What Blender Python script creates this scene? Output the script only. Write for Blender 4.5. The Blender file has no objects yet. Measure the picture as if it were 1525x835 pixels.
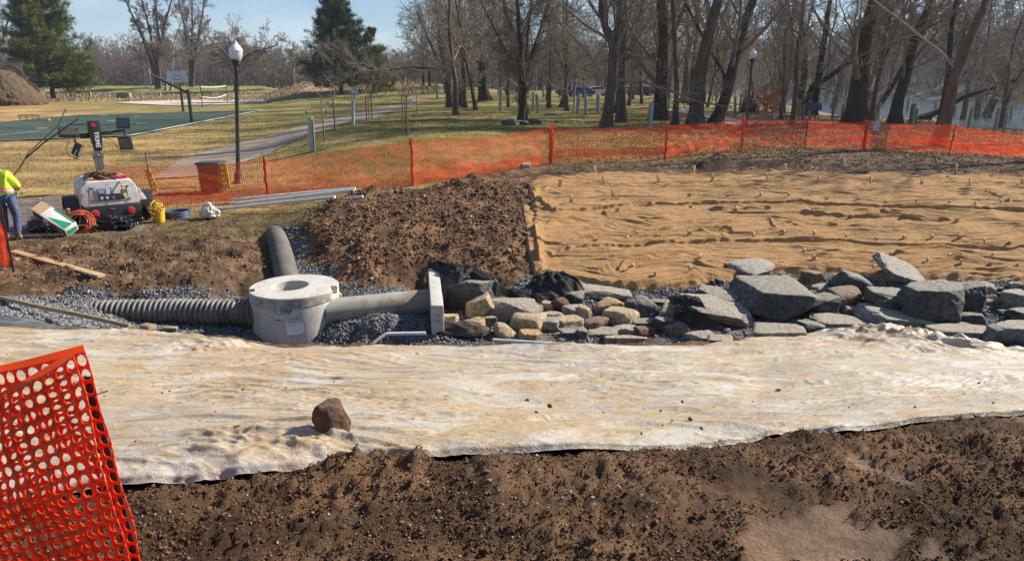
import bpy, bmesh, math, random
import numpy as np
from mathutils import Vector, Matrix
random.seed(11)
RNG = np.random.default_rng(11)
SC = bpy.context.scene
COL = SC.collection
rad = math.radians

# ------------------------------------------------------------------ camera model
EYE = 3.4
PITCH = rad(16.2)
FPX = 1040.0
PCX, PCY = 762.5, 417.5
CP, SP = math.cos(PITCH), math.sin(PITCH)

def ray(px, py):
    a = (px - PCX) / FPX
    b = -(py - PCY) / FPX
    return np.array([a, CP + b * SP, -SP + b * CP])

def at_z(px, py, z):
    d = ray(px, py)
    t = (z - EYE) / d[2]
    return np.array([d[0] * t, d[1] * t, z])

def at_y(px, py, y):
    d = ray(px, py)
    t = y / d[1]
    return np.array([d[0] * t, y, EYE + d[2] * t])

def row_dist(py, z):
    d = ray(PCX, py)
    return (z - EYE) / d[2] * d[1]

# ------------------------------------------------------------------ noise
_perm = np.random.default_rng(5).permutation(1024)
_g2 = np.random.default_rng(6).normal(size=(1024, 2)); _g2 /= np.linalg.norm(_g2, axis=1)[:, None]
_g3 = np.random.default_rng(7).normal(size=(1024, 3)); _g3 /= np.linalg.norm(_g3, axis=1)[:, None]

def _h(ix, iy, iz=0):
    return _perm[(_perm[(_perm[ix & 1023] + iy) & 1023] + iz) & 1023]

def noise2(x, y, seed=0):
    x = np.asarray(x, float); y = np.asarray(y, float)
    ix = np.floor(x).astype(np.int64); iy = np.floor(y).astype(np.int64)
    fx = x - ix; fy = y - iy
    u = fx * fx * fx * (fx * (fx * 6 - 15) + 10); v = fy * fy * fy * (fy * (fy * 6 - 15) + 10)
    def g(a, b):
        k = _g2[_h(ix + a, iy + b, seed)]
        return k[..., 0] * (fx - a) + k[..., 1] * (fy - b)
    return 1.5 * ((g(0, 0) * (1 - u) + g(1, 0) * u) * (1 - v) + (g(0, 1) * (1 - u) + g(1, 1) * u) * v)

def noise3(p, seed=0):
    i = np.floor(p).astype(np.int64); f = p - i
    u = f * f * (3 - 2 * f)
    r = 0
    for a in (0, 1):
        for b in (0, 1):
            for c in (0, 1):
                k = _g3[_h(i[:, 0] + a + seed * 17, i[:, 1] + b, i[:, 2] + c)]
                d = k[:, 0] * (f[:, 0] - a) + k[:, 1] * (f[:, 1] - b) + k[:, 2] * (f[:, 2] - c)
                w = (u[:, 0] if a else 1 - u[:, 0]) * (u[:, 1] if b else 1 - u[:, 1]) * (u[:, 2] if c else 1 - u[:, 2])
                r = r + w * d
    return 1.5 * r

def fbm(x, y, o=4, seed=0, gain=.5):
    r = 0; a = 1.0; s = 1.0
    for k in range(o):
        r = r + a * noise2(x * s + 13.7 * k, y * s - 7.1 * k, seed + k); s *= 2.03; a *= gain
    return r

def ridged(x, y, o=3, seed=0):
    r = 0; a = 1.0; s = 1.0
    for k in range(o):
        r = r + a * (1 - 2 * np.abs(noise2(x * s + 3.3 * k, y * s, seed + k))); s *= 2.1; a *= .5
    return r

def sstep(a, b, x):
    t = np.clip((x - a) / (b - a), 0, 1)
    return t * t * (3 - 2 * t)

# ------------------------------------------------------------------ mesh linking
def new_mesh(name, verts, faces=None, tris=None, quads=None, smooth=True):
    me = bpy.data.meshes.new(name)
    v = np.asarray(verts, np.float32)
    if faces is not None:
        me.from_pydata(v.tolist(), [], [tuple(int(i) for i in f) for f in faces])
        if smooth:
            me.polygons.foreach_set('use_smooth', np.ones(len(me.polygons), bool))
        me.update()
        return me
    nt = 0 if tris is None else len(tris); nq = 0 if quads is None else len(quads)
    li = []
    if nt: li.append(np.asarray(tris, np.int32).ravel())
    if nq: li.append(np.asarray(quads, np.int32).ravel())
    li = np.concatenate(li)
    me.vertices.add(len(v)); me.vertices.foreach_set('co', v.ravel())
    me.loops.add(len(li)); me.loops.foreach_set('vertex_index', li)
    me.polygons.add(nt + nq)
    st = np.concatenate([np.arange(nt) * 3, nt * 3 + np.arange(nq) * 4]).astype(np.int32)
    me.polygons.foreach_set('loop_start', st)
    if smooth:
        me.polygons.foreach_set('use_smooth', np.ones(nt + nq, bool))
    me.update(calc_edges=True)
    if len(v) < 200000: me.validate()
    return me

def tag(o, label=None, cat=None, group=None, kind=None):
    if label: o['label'] = label
    if cat: o['category'] = cat
    if group: o['group'] = group
    if kind: o['kind'] = kind
    return o

def wloc(o):
    v = np.zeros(3)
    while o is not None:
        v = v + np.array(o.location); o = o.parent
    return v

def link(name, me, mat=None, parent=None, loc=None):
    o = bpy.data.objects.new(name, me)
    COL.objects.link(o)
    if mat is not None and me is not None:
        me.materials.append(mat)
    if parent is not None: o.parent = parent
    if loc is not None: o.location = loc
    return o

def put(name, verts, mat, parent=None, origin=None, **kw):
    """world-space vertices -> object with its own origin, optional parent (unrotated)"""
    v = np.asarray(verts, float)
    if origin is None:
        lo = v.min(0); hi = v.max(0)
        origin = np.array([(lo[0] + hi[0]) / 2, (lo[1] + hi[1]) / 2, lo[2]])
        if parent is not None: origin = wloc(parent)
    origin = np.asarray(origin, float)
    me = new_mesh(name, v - origin, **kw)
    o = link(name, me, mat, parent, tuple(origin - (wloc(parent) if parent is not None else 0)))
    return o

def thing(name, label, cat, loc, group=None, rotz=0):
    o = bpy.data.objects.new(name, None); COL.objects.link(o)
    o.location = tuple(float(c) for c in loc); o.rotation_euler = (0, 0, rotz); o.empty_display_size = .2
    return tag(o, label, cat, group)

def dup(root, loc, rotz=None, scale=None, label=None, group=None):
    r = root.copy(); COL.objects.link(r); r.location = loc
    if rotz is not None: r.rotation_euler = (0, 0, rotz)
    if scale is not None: r.scale = scale if hasattr(scale, '__len__') else (scale,) * 3
    if label: r['label'] = label
    if group: r['group'] = group
    for ch in list(root.children):
        c = ch.copy(); COL.objects.link(c); c.parent = r
        for g in ch.children:
            d = g.copy(); COL.objects.link(d); d.parent = c
    return r

class MB:
    def __init__(s): s.v = []; s.f = []
    def add(s, v, f, M=None):
        n = len(s.v)
        if M is not None: v = [M @ Vector(p) for p in v]
        s.v += [tuple(float(c) for c in p) for p in v]; s.f += [tuple(i + n for i in q) for q in f]; return s
    def box(s, c, d, M=None, R=None):
        x, y, z = (k / 2 for k in d)
        v = [Vector((i * x, j * y, k * z)) for k in (-1, 1) for j in (-1, 1) for i in (-1, 1)]
        if R is not None: v = [R @ p for p in v]
        v = [p + Vector(c) for p in v]
        return s.add(v, [(0, 2, 3, 1), (4, 5, 7, 6), (0, 1, 5, 4), (2, 6, 7, 3), (0, 4, 6, 2), (1, 3, 7, 5)], M)
    def tube(s, pts, r, n=10, M=None, cap=True, closed=False):
        pts = [Vector(p) for p in pts]; m = len(pts)
        if not hasattr(r, '__len__'): r = [r] * m
        v = []; prev = None
        for i, p in enumerate(pts):
            if closed: t = pts[(i + 1) % m] - pts[i - 1]
            else: t = pts[min(i + 1, m - 1)] - pts[max(i - 1, 0)]
            t.normalize()
            if prev is None:
                u = t.orthogonal().normalized()
            else:
                u = (prev - t * prev.dot(t)); u = u.normalized() if u.length > 1e-6 else t.orthogonal().normalized()
            prev = u; w = t.cross(u)
            v += [p + (u * math.cos(a) + w * math.sin(a)) * r[i] for a in (2 * math.pi * k / n for k in range(n))]
        f = []
        for i in range(m if closed else m - 1):
            j = (i + 1) % m
            f += [(i * n + k, i * n + (k + 1) % n, j * n + (k + 1) % n, j * n + k) for k in range(n)]
        if cap and not closed:
            f += [tuple(range(n))[::-1], tuple((m - 1) * n + k for k in range(n))]
        return s.add(v, f, M)
    def cyl(s, a, b, r, r2=None, n=16, M=None): return s.tube([a, b], [r, r if r2 is None else r2], n, M)
    def lathe(s, prof, c=(0, 0, 0), n=24, M=None):
        v = [(c[0] + r * math.cos(a), c[1] + r * math.sin(a), c[2] + z) for r, z in prof for a in (2 * math.pi * k / n for k in range(n))]
        m = len(prof)
        f = [(i * n + k, i * n + (k + 1) % n, (i + 1) * n + (k + 1) % n, (i + 1) * n + k) for i in range(m - 1) for k in range(n)]
        if prof[0][0] > 1e-5: f.append(tuple(range(n))[::-1])
        if prof[-1][0] > 1e-5: f.append(tuple((m - 1) * n + k for k in range(n)))
        return s.add(v, f, M)
    def ball(s, c, r, n=12, M=None):
        rr = r if hasattr(r, '__len__') else (r, r, r)
        v = []; m = n // 2 + 1
        for i in range(m + 1):
            th = math.pi * i / m
            for k in range(n):
                a = 2 * math.pi * k / n
                v.append((c[0] + rr[0] * math.sin(th) * math.cos(a), c[1] + rr[1] * math.sin(th) * math.sin(a), c[2] - rr[2] * math.cos(th)))
        f = [(i * n + k, i * n + (k + 1) % n, (i + 1) * n + (k + 1) % n, (i + 1) * n + k) for i in range(m) for k in range(n)]
        return s.add(v, f, M)
    def prism(s, poly, h0, h1, axis='z', M=None):
        """poly of 2D points extruded along axis"""
        def P(a, b, h): return {'z': (a, b, h), 'y': (a, h, b), 'x': (h, a, b)}[axis]
        n = len(poly)
        v = [P(a, b, h0) for a, b in poly] + [P(a, b, h1) for a, b in poly]
        f = [tuple(range(n))[::-1], tuple(range(n, 2 * n))] + [(i, (i + 1) % n, n + (i + 1) % n, n + i) for i in range(n)]
        return s.add(v, f, M)
    def build(s, name, mat, parent=None, loc=None, bevel=0, seg=2, smooth=None, clean=True):
        """local-space object"""
        me = bpy.data.meshes.new(name)
        bm = bmesh.new()
        vs = [bm.verts.new(p) for p in s.v]
        for f in s.f:
            try: bm.faces.new([vs[i] for i in f])
            except ValueError: pass
        bmesh.ops.remove_doubles(bm, verts=bm.verts, dist=1e-5)
        bmesh.ops.recalc_face_normals(bm, faces=bm.faces)
        if bevel:
            es = [e for e in bm.edges if len(e.link_faces) == 2 and e.calc_face_angle(0) > .5]
            bmesh.ops.bevel(bm, geom=es, offset=bevel, segments=seg, profile=.6, affect='EDGES', clamp_overlap=True)
        sm = True if smooth is None else smooth
        for f in bm.faces: f.smooth = sm
        for e in bm.edges:
            if len(e.link_faces) == 2 and e.calc_face_angle(0) > .6: e.smooth = False
        bm.to_mesh(me); bm.free()
        return link(name, me, mat, parent, loc)

# ------------------------------------------------------------------ materials
class NT:
    def __init__(s, name):
        s.m = bpy.data.materials.new(name); s.m.use_nodes = True
        s.t = s.m.node_tree; s.t.nodes.clear()
        s.out = s.t.nodes.new('ShaderNodeOutputMaterial')
        s.co = s.t.nodes.new('ShaderNodeTexCoord')
    def n(s, typ, ins=None, **kw):
        nd = s.t.nodes.new('ShaderNode' + typ)
        for k, v in kw.items(): setattr(nd, k, v)
        for k, v in (ins or {}).items():
            sock = nd.inputs[k]
            if isinstance(v, bpy.types.NodeSocket): s.t.links.new(v, sock)
            else:
                if hasattr(v, '__len__') and len(v) == 3 and sock.type == 'RGBA': v = (*v, 1)
                sock.default_value = v
        return nd
    def noise(s, scale, det=4, rough=.55, vec=None, dist=0, stretch=None):
        v = vec if vec is not None else s.co.outputs['Object']
        if stretch: v = s.n('Mapping', {'Vector': v, 'Scale': stretch}).outputs[0]
        return s.n('TexNoise', {'Vector': v, 'Scale': scale, 'Detail': det, 'Roughness': rough, 'Distortion': dist}).outputs[0]
    def ramp(s, fac, stops):
        r = s.n('ValToRGB', {'Fac': fac}); e = r.color_ramp.elements
        while len(e) < len(stops): e.new(.5)
        for el, (p, c) in zip(e, stops):
            el.position = p; el.color = (*c, 1) if hasattr(c, '__len__') else (c, c, c, 1)
        return r.outputs[0]
    def mix(s, f, a, b, mode='MIX'):
        m = s.n('Mix', data_type='RGBA', blend_type=mode)
        for idx, v in ((0, f), (6, a), (7, b)):
            if isinstance(v, bpy.types.NodeSocket): s.t.links.new(v, m.inputs[idx])
            else: m.inputs[idx].default_value = ((*v, 1) if hasattr(v, '__len__') else v)
        return m.outputs[2]
    def math(s, op, a, b=0.0, c=None):
        m = s.n('Math', operation=op)
        for i, v in enumerate((a, b) if c is None else (a, b, c)):
            if isinstance(v, bpy.types.NodeSocket): s.t.links.new(v, m.inputs[i])
            else: m.inputs[i].default_value = v
        return m.outputs[0]
    def bump(s, h, dist=.01, strength=1.0, normal=None):
        ins = {'Height': h, 'Distance': dist, 'Strength': strength}
        if normal is not None: ins['Normal'] = normal
        return s.n('Bump', ins).outputs[0]
    def bsdf(s, **kw):
        ins = {k.replace('_', ' '): v for k, v in kw.items()}
        b = s.n('BsdfPrincipled', ins)
        s.t.links.new(b.outputs[0], s.out.inputs[0]); return b

def pm(name, c1, c2=None, scale=6, rough=.7, bump=0, bscale=None, metallic=0, spec=.5, emit=None, stretch=None, coat=0, lo=.35, hi=.65, rough2=None, c3=None, s3=2, l3=.62):
    t = NT(name)
    c2 = c2 or tuple(x * .75 for x in c1)
    nz = t.noise(scale, 6, .6, stretch=stretch)
    c = t.ramp(nz, [(lo, c1), (hi, c2)])
    if c3:
        n3 = t.noise(s3, 5, .65)
        c = t.mix(t.ramp(n3, [(l3 - .06, 0.0), (l3 + .06, 1.0)]), c, c3)
    kw = dict(Base_Color=c, Roughness=rough, Metallic=metallic)
    if rough2 is not None: kw['Roughness'] = t.n('MapRange', {'Value': nz, 'To Min': rough, 'To Max': rough2}).outputs[0]
    b = t.bsdf(**kw)
    b.inputs['Specular IOR Level'].default_value = spec if rough < .75 else spec * .3
    if coat: b.inputs['Coat Weight'].default_value = coat
    if bump:
        bs = t.noise(bscale or scale * 4, 6, .65, stretch=stretch)
        t.t.links.new(t.bump(bs, bump), b.inputs['Normal'])
    if emit:
        b.inputs['Emission Color'].default_value = (*emit[0], 1); b.inputs['Emission Strength'].default_value = emit[1]
    return t.m
# ------------------------------------------------------------------ terrain profile (columns of bearing, stations of distance)
def _col(px, pts, far):
    u = (px - PCX) / 1003.0
    st = [(-6.0, 1.8), (0.0, 1.8)]
    for p in pts:
        if p[0] == 'd': st.append((p[1], p[2]))
        else: st.append((row_dist(p[0], p[1]), p[1]))
    st += far
    st.sort()
    d = np.array([a for a, _ in st]); z = np.array([b for _, b in st])
    k = np.concatenate([[True], np.diff(d) > .05])
    return u, d[k], z[k]

FL = [(110, .0), (126, .3), (150, 1.3), (168, .9), (190, -2.2), (240, 2.5), (320, 11), (420, 12), (900, 12)]
FL2 = [(105, 0), (125, .3), (150, 1.7), (165, .8), (190, -2), (240, 2.5), (320, 11), (420, 12), (900, 12)]
FM = [(90, .2), (108, 1.4), (122, 2.5), (135, 1.4), (160, -.6), (190, -1.6), (260, -1), (420, 3), (900, 6)]
BANK = lambda e, f, hh: [(e, .2), (e + 5, -.6), (e + 10, -2.9), (f - 6, -3.0), (f, -1.2), (f + 30, hh * .3), (f + 100, hh), (f + 200, hh * 1.2), (900, hh * 1.3)]
near = [(835, 1.8), (700, 1.77), (600, 1.34), (555, .95)]
PROF = [
 _col(-300, [(835, 1.8), (745, 1.77), (600, 1.33), (540, .85), (487, .3), (455, .05), (400, .02), (300, 0), (200, 0)], FL),
 _col(0, [(835, 1.8), (745, 1.77), (600, 1.33), (540, .85), (487, .32), (470, .1), (455, -.05), (430, .0), (400, .02), (350, 0), (300, 0), (200, 0)], FL),
 _col(110, [(835, 1.8), (740, 1.77), (600, 1.33), (540, .85), (490, .35), ('d', 9.4, -.05), ('d', 10.2, -.25), ('d', 11.2, -.3), ('d', 11.8, -.2), (405, -.02), (350, 0), (300, 0), (200, 0)], FL),
 _col(200, [(835, 1.8), (730, 1.77), (600, 1.33), (540, .85), (490, .38), ('d', 9.3, -.2), ('d', 10.2, -.6), ('d', 11.3, -.62), ('d', 11.7, -.22), (400, -.02), (350, 0), (300, 0), (200, 0)], FL2),
 _col(330, [(835, 1.8), (715, 1.77), (600, 1.34), (555, .95), (503, .45), ('d', 8.9, -.45), ('d', 9.8, -.85), ('d', 11.3, -.75), ('d', 11.9, -.35), (405, -.08), (360, .0), (300, 0), (240, .02), (200, 0)], FL2),
 _col(415, [*near, (516, .45), ('d', 8.6, -.5), ('d', 9.6, -.98), ('d', 12.5, -.95), ('d', 13.1, -.5), (365, -.35), (345, -.1), (335, 0), (300, 0), (250, .06), (225, .2), (205, .15)], [(70, 0)] + FL2),
 _col(475, [*near, (517, .45), ('d', 8.6, -.5), ('d', 9.6, -.95), ('d', 11.0, -.85), ('d', 11.5, -.62), ('d', 12.3, -.66), ('d', 12.8, -.42), (380, -.2), (345, .12), (300, .15), (290, .1), (240, .25), (205, .7), (190, .4)], [(70, .1)] + FM),
 _col(540, [*near, (517, .45), ('d', 8.6, -.5), ('d', 9.6, -.9), ('d', 10.6, -.74), ('d', 11.3, -.58), ('d', 12.2, -.54), (430, -.45), (390, -.1), (345, .15), (305, .3), (285, .28), (240, .5), (185, .9)], [(55, .3)] + FM),
 _col(650, [*near, (517, .45), ('d', 8.6, -.5), ('d', 9.6, -.8), ('d', 10.6, -.62), ('d', 12.6, -.75), ('d', 13.2, -.7), (403, -.3), (380, -.15), (330, .15), (280, .38), (260, .4), (200, 1.0), (180, .9)], [(75, .5)] + FM),
 _col(740, [*near, (516, .45), ('d', 8.7, -.4), ('d', 9.7, -.8), ('d', 10.8, -.72), (440, -.6), (400, -.3), (360, -.02), (290, .3), (262, .42), (200, .9), (180, .8)], [(80, .5), (110, 1.0), (125, 1.4), (150, .6), (200, 0), (300, 2), (420, 5), (900, 8)]),
 _col(800, [*near, (516, .45), ('d', 8.7, -.4), ('d', 9.7, -.8), ('d', 11, -.75), (440, -.58), (415, -.45), (350, -.1), (290, .3), (262, .45), (243, .5), (185, .75), (160, .6)], [(110, .5), (200, .2), (300, 3), (420, 7), (900, 9)]),
 _col(960, [*near, (515, .45), ('d', 8.7, -.4), ('d', 9.8, -.85), (470, -.8), (440, -.62), (425, -.5), (350, -.15), (300, .17), (265, .45), (238, .5), (190, .68)], [(100, .7), (150, .3), (260, 3), (420, 16), (900, 20)]),
 _col(1150, [*near, (506, .45), ('d', 8.8, -.4), ('d', 9.8, -.82), (470, -.77), (425, -.56), (400, -.43), (350, -.15), (265, .45), (238, .48), (225, .45), (190, .58), (165, .45)], BANK(84, 235, 9)),
 _col(1350, [(835, 1.8), (640, 1.7), (590, 1.4), (555, 1.02), (505, .48), ('d', 8.8, -.35), ('d', 9.8, -.8), (470, -.72), (425, -.52), (350, -.13), (275, .4), (238, .42), (190, .4), (176, .33)], BANK(56, 190, 17)),
 _col(1525, [(835, 1.8), (625, 1.72), (590, 1.45), (555, 1.05), (528, .7), ('d', 8.3, .0), ('d', 9.6, -.66), (460, -.62), (430, -.5), (350, -.1), (285, .35), (236, .35), (200, .3)], BANK(44, 170, 26)),
 _col(1850, [(835, 1.8), (625, 1.72), (590, 1.45), (555, 1.05), (528, .7), ('d', 8.3, .0), ('d', 9.6, -.66), (460, -.6), (430, -.45), (350, -.05), (285, .3), (236, .3)], BANK(38, 160, 30)),
]
PU = np.array([p[0] for p in PROF])

def pchip(xs, ys, x):
    h = np.diff(xs); d = np.diff(ys) / h
    m = np.zeros(len(xs))
    s = d[:-1] * d[1:] > 0
    w1 = 2 * h[1:] + h[:-1]; w2 = h[1:] + 2 * h[:-1]
    den = np.where(s, w1 / np.where(d[:-1] == 0, 1, d[:-1]) + w2 / np.where(d[1:] == 0, 1, d[1:]), 1)
    m[1:-1] = np.where(s, (w1 + w2) / den, 0)
    i = np.clip(np.searchsorted(xs, x) - 1, 0, len(xs) - 2)
    t = np.clip((x - xs[i]) / h[i], 0, 1)
    return (ys[i] * (1 + 2 * t) * (1 - t) ** 2 + h[i] * m[i] * t * (1 - t) ** 2 + ys[i + 1] * t * t * (3 - 2 * t) + h[i] * m[i + 1] * t * t * (t - 1))

def base_h(x, y):
    x = np.asarray(x, float); y = np.asarray(y, float)
    u = x / np.maximum(y, 1.2)
    T = np.stack([pchip(p[1], p[2], y) for p in PROF])
    i = np.clip(np.searchsorted(PU, u) - 1, 0, len(PU) - 2)
    t = np.clip((u - PU[i]) / (PU[i + 1] - PU[i]), 0, 1)
    a = np.take_along_axis(T, i[None], 0)[0]; b = np.take_along_axis(T, (i + 1)[None], 0)[0]
    return a * (1 - t) + b * t

_TS = np.concatenate([np.linspace(1.0, 30, 1500), np.linspace(30.05, 420, 3000)])
def hit(px, py, dz=0.0):
    """first point of the base terrain (raised by dz) along the sight line"""
    d = ray(px, py)
    P = d[None] * _TS[:, None]; P[:, 2] += EYE
    g = P[:, 2] - base_h(P[:, 0], P[:, 1]) - dz
    k = np.argmax(g < 0)
    if k == 0: k = len(_TS) - 1
    a = g[k - 1] / (g[k - 1] - g[k] + 1e-9)
    return P[k - 1] * (1 - a) + P[k] * a
def poly(pts, dz=0): return np.array([hit(a, b, dz) for a, b in pts])

def sdist(pl, x, y, margin=3.0):
    """signed distance to polygon, positive inside"""
    shp = x.shape; x = x.ravel(); y = y.ravel()
    out = np.full(x.shape, -margin)
    lo = pl[:, :2].min(0) - margin; hi = pl[:, :2].max(0) + margin
    k = (x > lo[0]) & (x < hi[0]) & (y > lo[1]) & (y < hi[1])
    X = x[k]; Y = y[k]
    if len(X) == 0: return out.reshape(shp)
    best = np.full(X.shape, 1e9); ins = np.zeros(X.shape, bool)
    n = len(pl)
    for i in range(n):
        ax, ay = pl[i][:2]; bx, by = pl[(i + 1) % n][:2]
        ex, ey = bx - ax, by - ay
        t = np.clip(((X - ax) * ex + (Y - ay) * ey) / (ex * ex + ey * ey + 1e-12), 0, 1)
        best = np.minimum(best, (X - ax - t * ex) ** 2 + (Y - ay - t * ey) ** 2)
        c = ((ay > Y) != (by > Y)) & (X < ex * (Y - ay) / (ey if ey else 1e-12) + ax)
        ins ^= c
    out[k] = np.where(ins, 1, -1) * np.sqrt(best)
    return out.reshape(shp)

def ldist(pl, X, Y):
    best = np.full(X.shape, 1e9); tt = np.zeros(X.shape)
    n = len(pl)
    for i in range(n - 1):
        ax, ay = pl[i][:2]; bx, by = pl[i + 1][:2]
        ex, ey = bx - ax, by - ay
        t = np.clip(((X - ax) * ex + (Y - ay) * ey) / (ex * ex + ey * ey + 1e-12), 0, 1)
        d = (X - ax - t * ex) ** 2 + (Y - ay - t * ey) ** 2
        k = d < best; best = np.where(k, d, best); tt = np.where(k, (i + t) / (n - 1), tt)
    return np.sqrt(best), tt

# zones
SHEET_NEAR = [(-330, 775), (-120, 765), (60, 742), (180, 730), (300, 726), (420, 708), (520, 694), (560, 690), (640, 688), (700, 683), (850, 676), (1000, 668), (1200, 648), (1350, 636), (1525, 620), (1700, 606), (1900, 595)]
SHEET_FAR = [(-330, 480), (-100, 482), (0, 486), (100, 490), (170, 487), (230, 490), (300, 500), (360, 512), (410, 517), (520, 518), (640, 517), (760, 517), (860, 518), (1000, 517), (1080, 512), (1150, 506), (1230, 502), (1300, 500), (1345, 503), (1380, 516), (1450, 524), (1525, 529), (1700, 528), (1900, 528)]
Z_SN = poly(SHEET_NEAR); Z_SF = np.array([q if q[1] < 8.7 else at_z(a, b, .47) for (a, b), q in zip(SHEET_FAR, poly(SHEET_FAR))])
Z_SHEET = np.concatenate([Z_SN, Z_SF[::-1]])
BUR_TOP = [(783, 283), (800, 270), (830, 268), (880, 263), (960, 262), (1060, 262), (1120, 258), (1200, 262), (1300, 263), (1400, 264), (1525, 266), (1700, 270)]
BUR_BOT = [(797, 418), (830, 424), (880, 425), (930, 432), (965, 437), (1020, 432), (1060, 426), (1110, 416), (1150, 412), (1200, 408), (1260, 409), (1310, 418), (1330, 424), (1360, 419), (1400, 420), (1525, 422), (1700, 422)]
Z_BT = poly(BUR_TOP); Z_BB = poly(BUR_BOT)
Z_BUR = np.concatenate([Z_BB, Z_BT[::-1]])
Z_MOUND = poly([(452, 350), (462, 318), (500, 298), (560, 285), (640, 282), (700, 262), (800, 250), (800, 300), (795, 400), (770, 425), (690, 420), (640, 415), (620, 430), (520, 432), (500, 405), (470, 395)])
Z_LEFTD = poly([(-250, 375), (-60, 372), (60, 362), (180, 356), (240, 352), (300, 350), (345, 352), (400, 345), (405, 420), (370, 445), (200, 446), (60, 444), (-60, 444), (-250, 450)])
Z_STRIP = poly([(700, 262), (830, 246), (990, 240), (1110, 229), (1285, 224), (1525, 238), (1750, 246), (1750, 300), (700, 300)])
Z_TRENCH = poly([(404, 398), (401, 350), (412, 338), (436, 340), (448, 356), (456, 385), (500, 408), (540, 430), (640, 432), (640, 470), (400, 470)])
Z_GRAVL = poly([(-250, 500), (-250, 452), (0, 447), (70, 442), (150, 438), (175, 448), (400, 452), (400, 500), (200, 500)])
Z_PIT = np.array([[-6.2, 8.6, 0], [11.5, 8.6, 0], [13.5, 12.0, 0], [13.0, 15.6, 0], [5, 14.4, 0], [1.8, 14.2, 0], [.75, 14.0, 0], [.1, 12.9, 0], [-1.0, 13.6, 0], [-2.4, 12.8, 0], [-6.3, 11.2, 0]])
Z_WETRD = poly([(-250, 330), (-60, 300), (110, 292), (190, 290), (230, 305), (210, 350), (60, 352), (-250, 368)])
Z_PUD = poly([(1105, 850), (1118, 775), (1180, 762), (1260, 755), (1330, 775), (1362, 800), (1330, 850)])
Z_PUD2 = poly([(1375, 830), (1385, 798), (1440, 806), (1490, 830)])
Z_PUD3 = poly([(1255, 688), (1290, 680), (1300, 700), (1370, 720), (1370, 735), (1290, 712)])
Z_PATH = np.concatenate([poly([(225, 268), (262, 243), (300, 228), (370, 210), (430, 194), (500, 177), (560, 162), (600, 150)]), poly([(632, 147), (600, 160), (540, 180), (480, 197), (430, 214), (395, 232), (350, 246), (318, 262)])])
HOLES = [(272, 366, .45, .28), (322, 371, .42, .3), (352, 432, .5, .35), (305, 348, .25, .12), (180, 372, .3, .08), (640, 413, .45, .3), (620, 398, .3, .12), (805, 408, .25, .1)]
HOLEW = [(hit(a, b), r, d) for a, b, r, d in HOLES]
BUMPS = [(1070, 250, .55, .5), (1045, 252, .4, .25), (560, 292, .6, .18), (700, 275, .8, .2), (500, 312, .5, .2), (597, 690, .10, .06), (530, 692, .12, .065), (625, 694, .06, .07), (560, 715, .08, .05), (740, 695, .1, .04), (500, 702, .12, .04), (1330, 690, .25, .04), (130, 442, .5, .16), (575, 490, .5, .18), (1500, 655, .3, .03)]
BUMPW = [(hit(a, b), r, d) for a, b, r, d in BUMPS]

def zones(x, y):
    wx = x + .25 * noise2(x * 1.3, y * 1.3, 40) + .12 * noise2(x * 4, y * 4, 41)
    wy = y + .25 * noise2(x * 1.3, y * 1.3, 42) + .12 * noise2(x * 4, y * 4, 43)
    k = np.clip(y / 12, .3, 1)
    wx = x + (wx - x) * k; wy = y + (wy - y) * k
    Z = {}
    Z['sheet'] = sdist(Z_SHEET, x, y)
    Z['bur'] = sdist(Z_BUR, x, y)
    Z['mound'] = sstep(-.25, .3, sdist(Z_MOUND, wx, wy))
    Z['left'] = sstep(-.3, .4, sdist(Z_LEFTD, wx, wy))
    Z['strip'] = sstep(-.6, .5, sdist(Z_STRIP, wx, wy))
    g = np.maximum(sdist(Z_TRENCH, wx, wy), np.maximum(sdist(Z_GRAVL, wx, wy), sdist(Z_PIT, wx, wy)))
    Z['gravel'] = sstep(-.1, .1, g)
    Z['wetrd'] = sstep(-.5, .5, sdist(Z_WETRD, wx, wy))
    Z['fore'] = 1 - sstep(7.6, 9.2, y)
    nn = .08 * noise2(x * 5, y * 5, 50) + .06 * noise2(x * 13, y * 9, 51)
    Z['pud'] = sstep(-.02, .035, np.maximum(np.maximum(sdist(Z_PUD, x + nn, y + nn), sdist(Z_PUD2, x + nn, y + nn)), sdist(Z_PUD3, x + nn * .5, y + nn * .5)))
    Z['path'] = sdist(Z_PATH, x, y, 4)
    return Z

def mw(m, f, x, y):
    out = np.zeros(x.shape); k = m > 1e-3
    if k.any(): out[k] = m[k] * f(x[k], y[k])
    return out

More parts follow.
